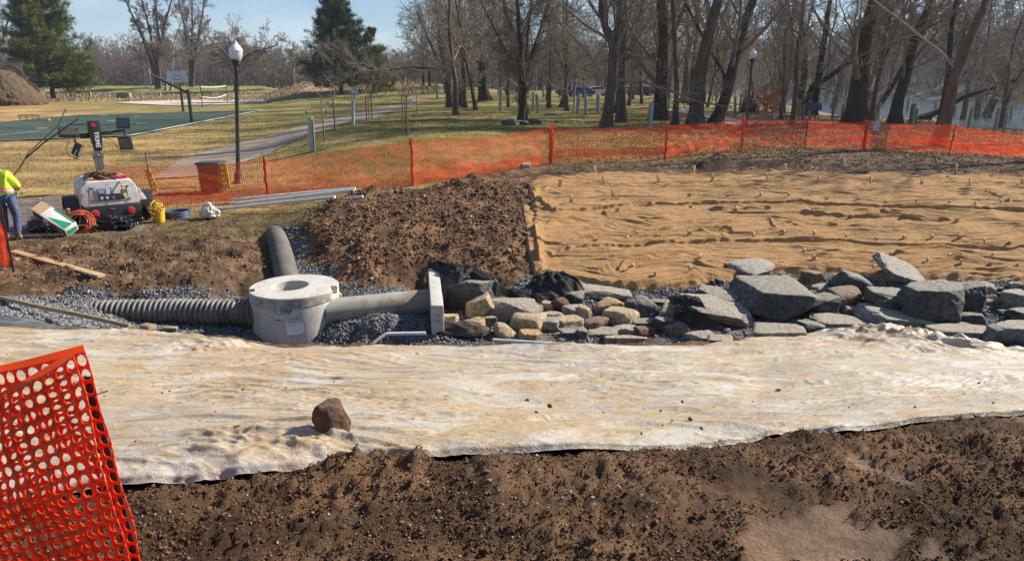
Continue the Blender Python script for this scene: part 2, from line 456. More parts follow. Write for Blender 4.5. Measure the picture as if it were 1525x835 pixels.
def relief(x, y, Z=None):
    if Z is None: Z = zones(x, y)
    r = np.zeros(x.shape)
    bare = np.clip(np.maximum(Z['mound'], Z['left']), 0, 1) * (1 - Z['gravel'])
    cov = np.maximum(sstep(-.03, .01, Z['sheet']), sstep(-.15, .1, Z['bur']))
    # dug clods
    r += mw(Z['mound'] * (1 - Z['gravel']), lambda x, y: 0.9 * (ridged(x * .9, y * .9, 3, 3) * .045 + fbm(x * 3.5, y * 3.5, 4, 9) * .07 + np.abs(fbm(x * 9, y * 9, 2, 12)) * .035), x, y)
    r += mw(Z['left'] * (1 - Z['gravel']) * (1 - Z['mound']), lambda x, y: fbm(x * 2.4, y * 2.4, 5, 14) * .085 + np.abs(fbm(x * 7, y * 7, 3, 17)) * .05, x, y)
    r += mw(Z['strip'], lambda x, y: fbm(x * 2.2, y * 2.2, 3, 23) * .04, x, y)
    # foreground mud
    near_ = Z['fore'] * (1 - Z['pud'])
    def nm(x, y):
      rough = sstep(-.3, .5, noise2(x * .9, y * .9, 60)) + .5 * np.exp(-((x + .25) / .7) ** 2 - ((y - 2.45) / .4) ** 2)
      return .010 + fbm(x * 2.6, y * 3.2, 3, 30) * .032 + (np.abs(fbm(x * 11, y * 13, 3, 33)) - .25) * (.014 + .03 * rough) + np.maximum(ridged(x * 26, y * 30, 2, 36) - .4, 0) * .011
    r += mw(near_ * (1 - cov), nm, x, y)
    r -= Z['pud'] * .003
    # open park ground
    far_ = (1 - Z['fore']) * (1 - bare) * (1 - Z['gravel'])
    am = np.clip((y - 14) / 40, 0, 1)
    pth = sstep(.3, -.8, Z['path'])
    court = 1 - sstep(-.16, -.02, x / np.maximum(y, 1)) * 1.0
    fm = far_ * pth * (1 - cov) * np.where((y > 40) & (court > .5), .1, 1)
    r += mw(fm * (1 - am), lambda x, y: fbm(x * .9, y * .9, 3, 70) * .03, x, y) + mw(fm * am, lambda x, y: fbm(x * .25, y * .25, 3, 71) * .07, x, y)
    r += mw(Z['gravel'] * (1 - Z['fore']), lambda x, y: fbm(x * 2.5, y * 2.5, 3, 80) * .035, x, y)
    for p, rr, d in HOLEW:
        q = ((x - p[0]) ** 2 + (y - p[1]) ** 2) / (rr * rr)
        r -= mw((q < 6) * 1.0, lambda x, y: d * np.exp(-(((x - p[0]) ** 2 + (y - p[1]) ** 2) / (rr * rr)) * 1.6) * (1 + .4 * noise2(x * 6, y * 6, 90)), x, y)
    for p, rr, d in BUMPW:
        q = ((x - p[0]) ** 2 + (y - p[1]) ** 2) / (rr * rr)
        r += mw((q < 6) * 1.0, lambda x, y: d * np.exp(-(((x - p[0]) ** 2 + (y - p[1]) ** 2) / (rr * rr)) * 1.4) * (1 + .35 * fbm(x * 3, y * 3, 3, 91)), x, y)
    return r - cov * .02 * (Z['sheet'] > -.5)

def hgt(x, y):
    x = np.atleast_1d(np.asarray(x, float)); y = np.atleast_1d(np.asarray(y, float))
    return base_h(x, y) + relief(x, y)
def hg(x, y): return float(hgt(x, y)[0])
def ground(px, py):
    p = hit(px, py); p[2] = hg(p[0], p[1]); return p

def C(*v): return np.array(v, float)
def terrain_colors(x, y, Z):
    n1 = sstep(-.5, .5, fbm(x * .35, y * .35, 4, 100))[:, None]; n2 = sstep(-.5, .5, fbm(x * 2.1, y * 2.1, 3, 104))[:, None]
    n3 = sstep(-.4, .4, fbm(x * .11, y * .22, 3, 108))[:, None]
    u = (x / np.maximum(y, 1.2))
    tan = C(.36, .235, .09) * (.85 + .3 * n2); olive = C(.15, .135, .035) * (.8 + .4 * n2); gold = C(.40, .265, .105)
    c = tan * (1 - n3 * .5) + gold * n3 * .5
    c = c * (.62 + .55 * sstep(-.45, .45, fbm(x * .16, y * .5, 4, 140)))[:, None]
    # greener turf right of the path
    right = sstep(-.5, -.22, u + .004 * (y - 30))[:, None] * sstep(17, 22, y)[:, None]
    g = (olive * (1 - n1 * .75) + C(.29, .22, .085) * n1 * .75)
    c = c * (1 - right) + g * right
    # leaf litter under the riverside trees
    lit = (sstep(.18, .42, u) * sstep(33, 48, y))[:, None]
    c = c * (1 - lit) + (C(.21, .15, .085) * (.75 + .5 * n2)) * lit
    strip2 = (sstep(.3, .45, u) * sstep(20, 24, y) * (1 - sstep(33, 48, y)))[:, None] * .7
    c = c * (1 - strip2) + (C(.22, .155, .085) * (.75 + .5 * n2)) * strip2
    fieldfar = sstep(122, 135, y)[:, None]
    c = c * (1 - fieldfar) + (C(.2, .2, .06) * (.7 + .6 * n1)) * fieldfar
    weeds = (sstep(100, 112, y) * (1 - sstep(128, 136, y)) * (u < -.2))[:, None]
    c = c * (1 - weeds) + C(.33, .22, .12) * (.6 + .7 * n2) * weeds
    hill = sstep(175, 200, y)[:, None]
    c = c * (1 - hill) + C(.10, .075, .06) * (.7 + .6 * n1) * hill
    hillr = (sstep(.3, .34, u) * sstep(100, 120, y))[:, None]
    c = c * (1 - hillr) + C(.075, .065, .06) * (.7 + .6 * n1) * hillr
    near_t = (1 - sstep(17.0, 20, y))[:, None]  # nearest turf browner, with shade also put into its colour
    c = c * (1 - near_t) + (C(.125, .088, .042) * (.6 + .8 * n2)) * near_t
    def lay(c, m, col): m = np.clip(m, 0, 1)[:, None]; return c * (1 - m) + col * m
    c = lay(c, Z['wetrd'], C(.16, .12, .095) * (.7 + .5 * n2))
    c = lay(c, Z['strip'], C(.098, .060, .036) * (.6 + .8 * n2))
    c = lay(c, Z['left'] * (1 - .15 * sstep(0, .3, noise2(x * 1.5, y * 1.5, 130))), C(.125, .074, .042) * (.6 + .8 * n2))
    c = lay(c, Z['mound'], C(.150, .082, .045) * (.6 + .8 * n2))
    c = lay(c, Z['gravel'], C(.13, .135, .14) * (.7 + .5 * n2))
    c = lay(c, Z['gravel'] * sstep(.2, .8, x) * (1 - sstep(11.0, 11.9, y)) * sstep(-.3, .3, fbm(x * 1.6, y * 1.6, 3, 160)) * .9, C(.17, .115, .072) * (.6 + .7 * n2))
    c = lay(c, Z['fore'], C(.118, .067, .036) * (.6 + .8 * n2))
    c = lay(c, Z['pud'], C(.158, .096, .058) * (.7 + .6 * n2))
    for p, rr, d in BUMPW[:2]:
        c = lay(c, 1.3 * np.exp(-((x - p[0]) ** 2 + (y - p[1]) ** 2) / (rr * rr)), C(.045, .03, .02))
    for p, rr, d in HOLEW:
        q = ((x - p[0]) ** 2 + (y - p[1]) ** 2) / (rr * rr)
        c = lay(c, np.exp(-q) * .6, C(.07, .045, .03))
    return c

def build_ground():
    NC, NR = 1150, 1120
    us = np.linspace(-1.75, 1.75, NC)
    ys = np.exp(np.linspace(math.log(1.4), math.log(902.4), NR)) - 2.4
    U, Y = np.meshgrid(us, ys)
    X = (U * (Y + 2.4)).ravel(); Y = Y.ravel()
    Z = zones(X, Y)
    H = base_h(X, Y) + relief(X, Y, Z)
    far = sstep(170, 260, Y)
    H = H + far * fbm(X * .012, Y * .012, 3, 150) * 7
    V = np.stack([X, Y, H], 1)
    i = np.arange(NR - 1)[:, None] * NC + np.arange(NC - 1)[None]
    i = i.ravel()
    Q = np.stack([i, i + 1, i + NC + 1, i + NC], 1)
    me = new_mesh('ground', V, quads=Q)
    ca = me.color_attributes.new('soil', 'FLOAT_COLOR', 'POINT')
    cc = np.ones((len(X), 4)); cc[:, :3] = np.clip(terrain_colors(X, Y, Z), 0, 1)
    wet = np.clip(Z['pud'] * .38 + .05 * Z['fore'] + .4 * Z['wetrd'], 0, 1)
    cc[:, 3] = wet
    ca.data.foreach_set('color', cc.astype(np.float32).ravel())
    t = NT('soil and turf')
    at = t.n('Attribute', attribute_name='soil')
    pos = t.n('NewGeometry').outputs['Position']
    f1 = t.noise(75, 6, .75, vec=pos); f2 = t.noise(7, 6, .65, vec=pos); f3 = t.noise(1.2, 6, .7, vec=pos, stretch=(.5, 1, 1))
    mul = t.math('MULTIPLY', t.math('MULTIPLY_ADD', f1, 2.2, -.1), t.math('MULTIPLY_ADD', f2, 1.7, .15))
    mul = t.math('MULTIPLY', mul, t.math('MULTIPLY_ADD', f3, 1.0, .5))
    comb = t.n('CombineXYZ', {'X': mul, 'Y': mul, 'Z': mul}).outputs[0]
    col = t.mix(1.0, at.outputs['Color'], comb, 'MULTIPLY')
    rg = t.n('MapRange', {'Value': at.outputs['Alpha'], 'To Min': .95, 'To Max': .3}).outputs[0]
    b = t.bsdf(Base_Color=col, Roughness=rg)
    hh = t.math('ADD', t.math('MULTIPLY', f1, .35), f2)
    st = t.math('SUBTRACT', 1.0, t.math('MULTIPLY', at.outputs['Alpha'], .75))
    bm = t.n('Bump', {'Height': hh, 'Distance': .05, 'Strength': st}).outputs[0]
    t.t.links.new(bm, b.inputs['Normal'])
    b.inputs['Specular IOR Level'].default_value = .18
    o = link('ground', me, t.m); tag(o, kind='structure')
    return o
# ------------------------------------------------------------------ draped sheets
def interp_poly(P, n):
    P = np.asarray(P)[:, :2]
    d = np.concatenate([[0], np.cumsum(np.linalg.norm(np.diff(P, axis=0), axis=1))])
    t = np.linspace(0, d[-1], n)
    return np.stack([np.interp(t, d, P[:, k]) for k in (0, 1)], 1)
def interp_x(P, xs):
    P = np.asarray(P); return np.interp(xs, P[:, 0], P[:, 1])

def grid_quads(nr, nc):
    i = (np.arange(nr - 1)[:, None] * nc + np.arange(nc - 1)[None]).ravel()
    return np.stack([i, i + 1, i + nc + 1, i + nc], 1)

def build_sheet():
    nc, nr = 900, 420
    # stations shared by bearing so both hems keep their measured outline
    N = interp_poly(Z_SN, 1400); Fp = interp_poly(Z_SF, 1400)
    un = N[:, 0] / N[:, 1]; uf = Fp[:, 0] / Fp[:, 1]
    us = np.linspace(max(un[0], uf[0]), min(un[-1], uf[-1]), nc)
    yn = np.interp(us, un, N[:, 1]); yf = np.interp(us, uf, Fp[:, 1])
    yn = yn + .025 * noise2(us * 7, us * 0) + .008 * noise2(us * 17, us * 0, 2)
    yf = yf + .05 * noise2(us * 22, us * 0 + 5) + .03 * noise2(us * 60, us * 0, 3)
    t = np.linspace(0, 1, nr)[:, None]
    Y = yn[None] * (yf / yn)[None] ** t
    X = us[None] * Y
    x = X.ravel(); y = Y.ravel()
    z = base_h(x, y)
    # long soft undulation, tension folds along the bank, crumples
    w = fbm(x * .55, y * .9, 3, 200) * .05
    wx = x + .3 * noise2(x * .8, y * .8, 201); wy = y + .25 * noise2(x * .7, y * .9, 202)
    fold = np.maximum(ridged(wx * .55, wy * 2.6 + wx * .35, 2, 203) - .55, 0)
    cr = np.maximum(ridged(wx * 2.1 + wy, wy * 5.5 - wx * .7, 3, 206) - .35, 0)
    fine = ridged(wx * 7 + wy * 2, wy * 16 - wx * 2, 2, 209)
    patch = sstep(-.1, .45, noise2(x * .6, y * .8, 212))
    taut = np.maximum(ridged(wx * .35 + 7, wy * 4.6 + wx * .55, 2, 219) - .8, 0)
    w = w * .8 + taut * .028 + fold * .028 + cr * (.002 + .009 * patch) + np.maximum(fine - .3, 0) * (.002 + .0045 * patch)
    # bunched folds round chosen spots
    for px, py, r, a in ((320, 690, .35, .03), (235, 490, .5, .1), (190, 492, .3, .05), (350, 662, .25, .02), (1310, 508, .5, .10), (1400, 520, .6, .10), (1480, 527, .5, .07), (1250, 506, .5, .04), (470, 672, .2, .02), (300, 520, .5, .04)):
        p = hit(px, py)
        q = ((x - p[0]) ** 2 + ((y - p[1]) * 1.3) ** 2) / r ** 2
        w += np.exp(-q) * a * (.35 + np.maximum(ridged((x - p[0]) / r * 1.7 + wy * 1.2, (y - p[1]) / r * 2.2 + x * 1.5, 2, 215), 0) * .7)
    T = np.broadcast_to(t, Y.shape).ravel()
    en = (1 - sstep(0, .03, T)); ef = sstep(.975, 1, T)
    lift = .022 + .02 * np.clip(noise2(x * 1.7, y * 0, 230), 0, 1)
    z = z + .020 + np.maximum(w, -.02) + .003 * np.exp(-((T - .03) / .015) ** 2) * (1 + noise2(x * 3, y * 0, 231))
    z = z - (1 - sstep(0, .008, T)) * .030 - ef * .05
    V = np.stack([x, y, z], 1)
    t_ = NT('dusty polyethylene')
    p = t_.co.outputs['Object']
    big = t_.noise(.9, 6, .62, stretch=(.8, 1.1, 1)); med = t_.noise(4.2, 9, .72, stretch=(.8, 1.15, 1), dist=1.2)
    fin = t_.noise(24, 8, .75, stretch=(.7, 1.2, 1), dist=1.5)
    c = t_.ramp(med, [(.40, (.36, .36, .38)), (.47, (.47, .41, .33)), (.54, (.46, .34, .20)), (.62, (.30, .19, .10))])
    c2 = t_.ramp(fin, [(.38, (.22, .15, .09)), (.46, (.40, .32, .225)), (.58, (.54, .48, .385))])
    c = t_.mix(.45, c, c2)
    c = t_.mix(t_.ramp(big, [(.53, 0.0), (.68, .55)]), c, (.46, .32, .17))
    big2 = t_.noise(.55, 5, .6, stretch=(.7, 1.3, 1), dist=.5)
    c = t_.mix(t_.ramp(big2, [(.53, 0.0), (.62, .55)]), c, t_.mix(.5, c, (.46, .50, .62)))
    big3 = t_.noise(2.4, 9, .74, stretch=(.6, 1.2, 1), dist=1.6)
    c = t_.mix(t_.ramp(big3, [(.54, 0.0), (.62, .7)]), c, t_.mix(.35, c, (.33, .20, .10)))
    sx = t_.n('SeparateXYZ', {'Vector': p}).outputs[0]
    lf = t_.n('MapRange', {'Value': t_.math('ADD', sx, t_.math('MULTIPLY', big2, 5.0)), 'From Min': 2.4, 'From Max': -.6, 'To Min': 0.0, 'To Max': .75}).outputs[0]
    c = t_.mix(t_.math('MULTIPLY', lf, t_.ramp(med, [(.42, .25), (.55, 1.0)])), c, t_.mix(.55, c, (.50, .33, .16)))
    dk = t_.n('TexNoise', {'Vector': p, 'Scale': 3.1, 'Detail': 9.0, 'Roughness': .7, 'Distortion': 2.2}, noise_type='RIDGED_MULTIFRACTAL').outputs[0]
    c = t_.mix(t_.ramp(dk, [(.72, 0.0), (.95, .55)]), c, t_.mix(.6, c, (.26, .16, .08)))
    sp = t_.noise(26, 3, .5)
    c = t_.mix(t_.ramp(t_.math('MULTIPLY', sp, t_.math('ADD', big, .5)), [(.72, 0.0), (.76, .8)]), c, (.16, .10, .06))
    c = t_.mix(t_.ramp(t_.noise(1.3, 8, .7, stretch=(.8, 1.2, 1), dist=1.0), [(.50, 0.0), (.60, .6)]), c, (.60, .585, .56))
    c = t_.mix(1.0, c, (1.03, .985, .89), 'MULTIPLY')
    b = t_.bsdf(Base_Color=c, Roughness=t_.n('MapRange', {'Value': med, 'To Min': .28, 'To Max': .6}).outputs[0])
    rn = t_.n('TexNoise', {'Vector': t_.n('Mapping', {'Vector': p, 'Scale': (.75, 1.25, 1), 'Rotation': (0, 0, .25)}).outputs[0], 'Scale': 5.5, 'Detail': 8.0, 'Roughness': .6, 'Distortion': 1.3}, noise_type='RIDGED_MULTIFRACTAL')
    wv = t_.math('MULTIPLY', rn.outputs[0], .35); wv2 = t_.noise(60, 5, .7, stretch=(.8, 1.2, 1), dist=.8)
    t_.t.links.new(t_.bump(t_.math('ADD', wv, t_.math('MULTIPLY', wv2, .2)), .055), b.inputs['Normal'])
    o = link('plastic_sheet', new_mesh('plastic_sheet', V, quads=grid_quads(nr, nc)), t_.m)
    tag(o, 'mud-stained whitish plastic sheeting spread across the foreground bank', 'plastic sheet')
    return o

FOLDS = [  # pixel polyline, height, width, is_seam
 ([(834, 319), (892, 315), (975, 309), (1060, 308), (1140, 307), (1194, 307), (1270, 310), (1346, 314), (1524, 316), (1700, 318)], .045, .05, 1),
 ([(801, 388), (843, 377), (898, 371), (1008, 365), (1140, 362), (1249, 364), (1314, 370), (1524, 374), (1700, 378)], .045, .05, 1),
 ([(806, 340), (850, 335), (903, 328)], .1, .12, 0), ([(865, 345), (922, 339)], .06, .09, 0),
 ([(895, 322), (903, 325), (953, 315)], .08, .09, 0), ([(936, 351), (975, 349), (1008, 345)], .07, .08, 0),
 ([(997, 354), (1030, 352), (1088, 349), (1092, 355), (1140, 355), (1210, 354)], .065, .08, 0),
 ([(845, 408), (890, 410), (936, 400), (989, 387), (1022, 384)], .09, .1, 0), ([(1049, 317), (1140, 316), (1150, 318)], .08, .08, 0),
 ([(1185, 317), (1230, 325), (1266, 328), (1346, 331), (1386, 336)], .08, .08, 0),
 ([(1259, 318), (1314, 319), (1359, 328), (1437, 336)], .06, .07, 0), ([(1327, 383), (1375, 386)], .06, .08, 0),
 ([(1382, 390), (1430, 392), (1476, 393)], .055, .08, 0), ([(1198, 378), (1262, 377)], .05, .07, 0),
 ([(940, 405), (975, 400), (1060, 396), (1080, 393)], .04, .06, 0), ([(843, 358), (880, 355), (895, 352)], .045, .08, 0),
 ([(786, 292), (800, 305), (818, 318), (834, 322)], .12, .12, 0), ([(790, 291), (812, 288), (822, 284)], .08, .08, 0), ([(795, 340), (800, 370), (803, 400)], .1, .1, 0),
 ([(920, 412), (930, 402), (936, 396)], .08, .07, 0), ([(1167, 334), (1185, 340), (1206, 336)], .05, .07, 0), ([(1145, 328), (1150, 340), (1156, 348)], .05, .06, 0), ([(1228, 336), (1250, 340)], .05, .08, 0), ([(1120, 397), (1180, 394), (1240, 392)], .035, .06, 0), ([(1460, 290), (1490, 297), (1505, 310)], .04, .05, 0),
]
FOLDW = [(poly(p), h, w, s) for p, h, w, s in FOLDS]

def burlap_z(x, y):
    z = base_h(x, y) + .045
    wx = x + .35 * noise2(x * .9, y * .9, 301); wy = y + .3 * noise2(x * .7, y * .9, 302)
    z += fbm(wx * .6, wy * 1.0, 2, 305) * .04 + np.maximum(ridged(wx * .28, wy * 2.3 + wx * .12, 2, 308) - .5, 0) * .055 + np.maximum(ridged(wx * .6, wy * 4.6, 2, 318) - .5, 0) * .034 + fbm(wx * 2.2, wy * 4.0, 3, 311) * .014
    for p, h, w, s in FOLDW:
        d, t = ldist(p, x, y + .06 * noise2(x * 1.5, y * 0, 315))
        e = sstep(0, .15, t) * sstep(1, .85, t) if not s else 1
        if s:
            sd_ = y + .06 * noise2(x * 1.5, y * 0, 315) + .03 * noise2(x * 6, y * 0, 317) - np.interp(x, p[:, 0], p[:, 1])
            z += .062 * sstep(0, .03, sd_) * np.exp(-np.maximum(sd_, 0) / .9) - .03 * np.exp(-((sd_ + .03) / .03) ** 2)
        else: z += h * 1.9 * e * np.exp(-np.sqrt((d / w) ** 2 + .02) * 2.3) * (.8 + .5 * noise2(x * 2, y * 2, 316))
    return z

def build_burlap():
    nc, nr = 900, 640
    T_, B_ = interp_poly(Z_BT, 1400), interp_poly(Z_BB, 1400)
    ut = T_[:, 0] / T_[:, 1]; ub = B_[:, 0] / B_[:, 1]
    s = np.linspace(0, 1, nc)
    # corners: left hem is its own line
    U0t, U0b = ut[0], ub[0]
    Ut = U0t + (ut[-1] - U0t) * s; Ub = U0b + (ub[-1] - U0b) * s
    yt = np.interp(Ut, ut, T_[:, 1]); yb = np.interp(Ub, ub, B_[:, 1])
    yt = yt + .06 * noise2(Ut * 40, Ut * 0, 320); yb = yb + .06 * noise2(Ub * 50, Ub * 0, 321)
    t = np.linspace(0, 1, nr)[:, None]
    hem = .05 * noise2(t * 9, t * 0, 322) - .03 * np.abs(noise2(t * 22, t * 0, 323))
    X = (Ub * yb)[None] * (1 - t) + (Ut * yt)[None] * t + hem * (1 - s[None]) ** 6
    Y = yb[None] * (1 - t) + yt[None] * t
    x = X.ravel(); y = Y.ravel()
    z = burlap_z(x, y)
    S = np.broadcast_to(s[None], X.shape).ravel(); T = np.broadcast_to(t, X.shape).ravel()
    edge = np.minimum(np.minimum(T * 40, (1 - T) * 60), S * 110)
    z = z + .05 * np.exp(-((edge - 1.4) / .7) ** 2) * (1 + noise2(x * 2, y * 2, 330)) - .1 * (1 - sstep(0, .8, edge))
    m = NT('jute weave')
    big = m.noise(.8, 6, .6); med = m.noise(5, 6, .65); fine = m.noise(90, 3, .6)
    c = m.ramp(med, [(.33, (.33, .17, .06)), (.5, (.46, .25, .092)), (.68, (.56, .33, .14))])
    c = m.mix(.25, c, m.ramp(fine, [(.35, (.20, .095, .035)), (.65, (.64, .39, .17))]))
    c = m.mix(m.ramp(big, [(.52, 0.0), (.72, .5)]), c, (.37, .23, .11))
    b = m.bsdf(Base_Color=c, Roughness=.95)
    b.inputs['Specular IOR Level'].default_value = .1
    b.inputs['Sheen Weight'].default_value = .15
    wv = m.n('TexWave', {'Vector': m.co.outputs['Object'], 'Scale': 45.0, 'Distortion': 2.0, 'Detail': 2.0}, bands_direction='Y').outputs[1]
    h = m.math('ADD', m.math('MULTIPLY', wv, .05), m.math('ADD', m.math('MULTIPLY', fine, .25), m.noise(14, 6, .7)))
    m.t.links.new(m.bump(h, .05), b.inputs['Normal'])
    o = link('burlap_blanket', new_mesh('burlap_blanket', np.stack([x, y, z], 1), quads=grid_quads(nr, nc)), m.m)
    tag(o, 'golden brown burlap erosion blanket pegged over the slope above the boulders', 'burlap blanket')
    # narrow loose strip along the left hem
    pl = poly([(777, 311), (780, 330), (783, 352), (787, 375), (792, 395), (800, 420)]); pl = interp_poly(pl, 60)
    n = 9; off = np.linspace(-.02, .3, n)
    X = pl[:, 0][:, None] + off[None] * (1 + .3 * noise2(np.arange(60) * .3, np.zeros(60), 340))[:, None]
    Yy = np.repeat(pl[:, 1][:, None], n, 1)
    Zz = base_h(X.ravel(), Yy.ravel()) + .06 + .05 * noise2(X.ravel() * 5, Yy.ravel() * 4, 341) + .06 * np.tile(np.sin(np.linspace(0, 3.1, n)), 60) + np.tile(np.where(np.arange(n) == 0, -.06, 0), 60)
    me = new_mesh('hem_strip', np.stack([X.ravel(), Yy.ravel(), Zz], 1), quads=grid_quads(60, n))
    link('hem_strip', me, m.m, o)
    return o

# ------------------------------------------------------------------ loose stuff
def scatter_stones(name, label, P, size, mat_, squash=.7, col=None):
    n = len(P)
    base = np.array([[1, 0, 0], [-1, 0, 0], [0, 1, 0], [0, -1, 0], [0, 0, 1], [0, 0, -1.]])
    F = np.array([[0, 2, 4], [2, 1, 4], [1, 3, 4], [3, 0, 4], [2, 0, 5], [1, 2, 5], [3, 1, 5], [0, 3, 5]])
    b = base[None] * (1 + .45 * RNG.normal(size=(n, 6, 1)) * .6) + RNG.normal(size=(n, 6, 3)) * .22
    a = RNG.uniform(0, 2 * np.pi, n); ca, sa = np.cos(a), np.sin(a)
    t = RNG.normal(size=n) * .5; ct, st = np.cos(t), np.sin(t)
    b = b * np.array([1, .75, squash])
    y2 = b[..., 1] * ct[:, None] - b[..., 2] * st[:, None]; z2 = b[..., 1] * st[:, None] + b[..., 2] * ct[:, None]
    x3 = b[..., 0] * ca[:, None] - y2 * sa[:, None]; y3 = b[..., 0] * sa[:, None] + y2 * ca[:, None]
    V = np.stack([x3, y3, z2], -1) * size[:, None, None] + P[:, None]
    T = (F[None] + 6 * np.arange(n)[:, None, None]).reshape(-1, 3)
    me = new_mesh(name, V.reshape(-1, 3), tris=T, smooth=False)
    if col is not None:
        ca_ = me.color_attributes.new('tint', 'FLOAT_COLOR', 'POINT')
        cc = np.ones((n * 6, 4)); cc[:, :3] = np.repeat(col, 6, 0)
        ca_.data.foreach_set('color', cc.astype(np.float32).ravel())
    o = link(name, me, mat_); tag(o, label, name.replace('_', ' '), kind='stuff')
    return o

def tint_mat(name, rough=.85, mul=1.0):
    t = NT(name); at = t.n('Attribute', attribute_name='tint')
    nz = t.noise(30, 3, .6)
    k = t.math('MULTIPLY_ADD', nz, .8, .6)
    c = t.mix(1.0, at.outputs['Color'], t.n('CombineXYZ', {'X': k, 'Y': k, 'Z': k}).outputs[0], 'MULTIPLY')
    bb = t.bsdf(Base_Color=c, Roughness=rough); bb.inputs['Specular IOR Level'].default_value = .12; return t.m

def stuff_layers():
    # crushed stone in the pit, trench and beside the pipes
    N = 430000
    x = RNG.uniform(-8.5, 12.5, N); y = RNG.uniform(8.5, 17, N)
    k = np.abs(x / y) < .85
    x, y = x[k], y[k]
    Z = zones(x, y)
    k = (Z['gravel'] > RNG.uniform(.1, .9, len(x))) & (Z['sheet'] < -.02) & (y > 9.6) & (Z['bur'] < .1) & ~((x > .4) & (y < 11.6) & (fbm(x * 1.6, y * 1.6, 3, 160) + RNG.normal(size=len(x)) * .15 > -.05))
    x, y = x[k], y[k]
    k = RNG.uniform(0, 1, len(x)) < np.where(x > 7.5, .5, 1); x, y = x[k], y[k]
    z = hgt(x, y)
    s = np.clip(RNG.lognormal(-4.05, .35, len(x)), .008, .045)
    g = RNG.uniform(.045, .30, len(x)) ** 1.0
    col = np.stack([g, g * 1.02, g * 1.06], 1) * RNG.uniform(.9, 1.1, (len(x), 3))
    br = RNG.uniform(0, 1, len(x)) < .06; col[br] = col[br] * [1.5, 1.15, .75]
    scatter_stones('gravel', 'blue-grey crushed stone bedding around the pipes and boulders', np.stack([x, y, z + s * .3], 1), s, tint_mat('crushed stone'), col=col)
    # earth clods on dug soil
    N = 150000
    x = RNG.uniform(-12, 8, N); y = RNG.uniform(11.3, 20.5, N)
    k = np.abs(x / y) < .85; x, y = x[k], y[k]
    Z = zones(x, y)
    w = np.maximum(Z['mound'], Z['left'] * .6) * (1 - Z['gravel']) * (.35 + .65 * (noise2(x * 1.6, y * 1.6, 400) > -.1))
    k = (RNG.uniform(0, 1, len(x)) < w) & (Z['bur'] < -.05); x, y = x[k], y[k]
    z = hgt(x, y); s = np.clip(RNG.lognormal(-4.15, .55, len(x)), .008, .085) * (.8 + .25 * Z['mound'][k])
    c = C(.135, .080, .048) * RNG.uniform(.6, 1.45, (len(x), 1)); ok = RNG.uniform(0, 1, len(x)) < .03; c[ok] = C(.33, .26, .19)
    P1 = np.stack([x, y, z + s * .2], 1); s1 = s; c1 = c
    # foreground crumbs of mud
    N = 240000
    y = RNG.uniform(1.7, 5.2, N); x = RNG.uniform(-1, 1, N) * (y * .9 + .3)
    Z = zones(x, y); k = (Z['sheet'] < -.01) & (Z['pud'] < .2) & (noise2(x * 2.2, y * 2.2, 401) + RNG.normal(size=N) * .35 > -.1); x, y = x[k], y[k]
    z = hgt(x, y); s = np.clip(RNG.lognormal(-5.65, .5, len(x)), .0018, .014)
    c = C(.115, .066, .036) * RNG.uniform(.6, 1.4, (len(x), 1))
    P1 = np.concatenate([P1, np.stack([x, y, z + s * .3], 1)]); s1 = np.concatenate([s1, s]); c1 = np.concatenate([c1, c])
    scatter_stones('mud', 'loose crumbs and clods of damp brown earth', P1, s1, tint_mat('earth clod', .95), .8, c1)
    # pale pebbles in foreground mud
    N = 6500
    y = RNG.uniform(1.75, 4.2, N); x = RNG.uniform(-1, 1, N) * (y * .9 + .2)
    Z = zones(x, y)
    p0 = hit(690, 745); dens = .16 + .9 * np.exp(-(((x - p0[0]) / .45) ** 2 + ((y - p0[1]) / .35) ** 2)) + .45 * np.exp(-(((x + .75) / .45) ** 2 + ((y - 2.2) / .35) ** 2)) + .35 * (x < .5)*(y<2.5)
    k = (Z['sheet'] < -.01) & (Z['pud'] < .2) & (RNG.uniform(0, 1, N) < dens * .55); x, y = x[k], y[k]
    z = hgt(x, y); s = np.clip(RNG.lognormal(-5.35, .35, len(x)), .0028, .013)
    g = RNG.uniform(.16, .48, (len(x), 1)); c = g * C(1, .95, .88) * RNG.uniform(.93, 1.05, (len(x), 3)); rd = RNG.uniform(0, 1, len(x)) < .12; c[rd] = C(.45, .25, .15)
    scatter_stones('pebbles', 'pale little stone chips pressed into the foreground mud', np.stack([x, y, z + s * .35], 1), s, tint_mat('pebble', .6), .6, c)
    # bits of mud on the sheet
    N = 260
    pts = [hit(RNG.uniform(150, 1500), RNG.uniform(560, 690)) for _ in range(N)]
    P = np.array(pts); Zs = zones(P[:, 0], P[:, 1]); P = P[Zs['sheet'] > .08]
    P[:, 2] = base_h(P[:, 0], P[:, 1]) + .045
    s = np.clip(RNG.lognormal(-5.3, .6, len(P)), .002, .02)
    scatter_stones('dirt', 'scattered dark dirt specks lying on the plastic sheeting', P, s, tint_mat('dirt speck', .9), .6, C(.10, .06, .04) * RNG.uniform(.7, 1.3, (len(P), 1)))

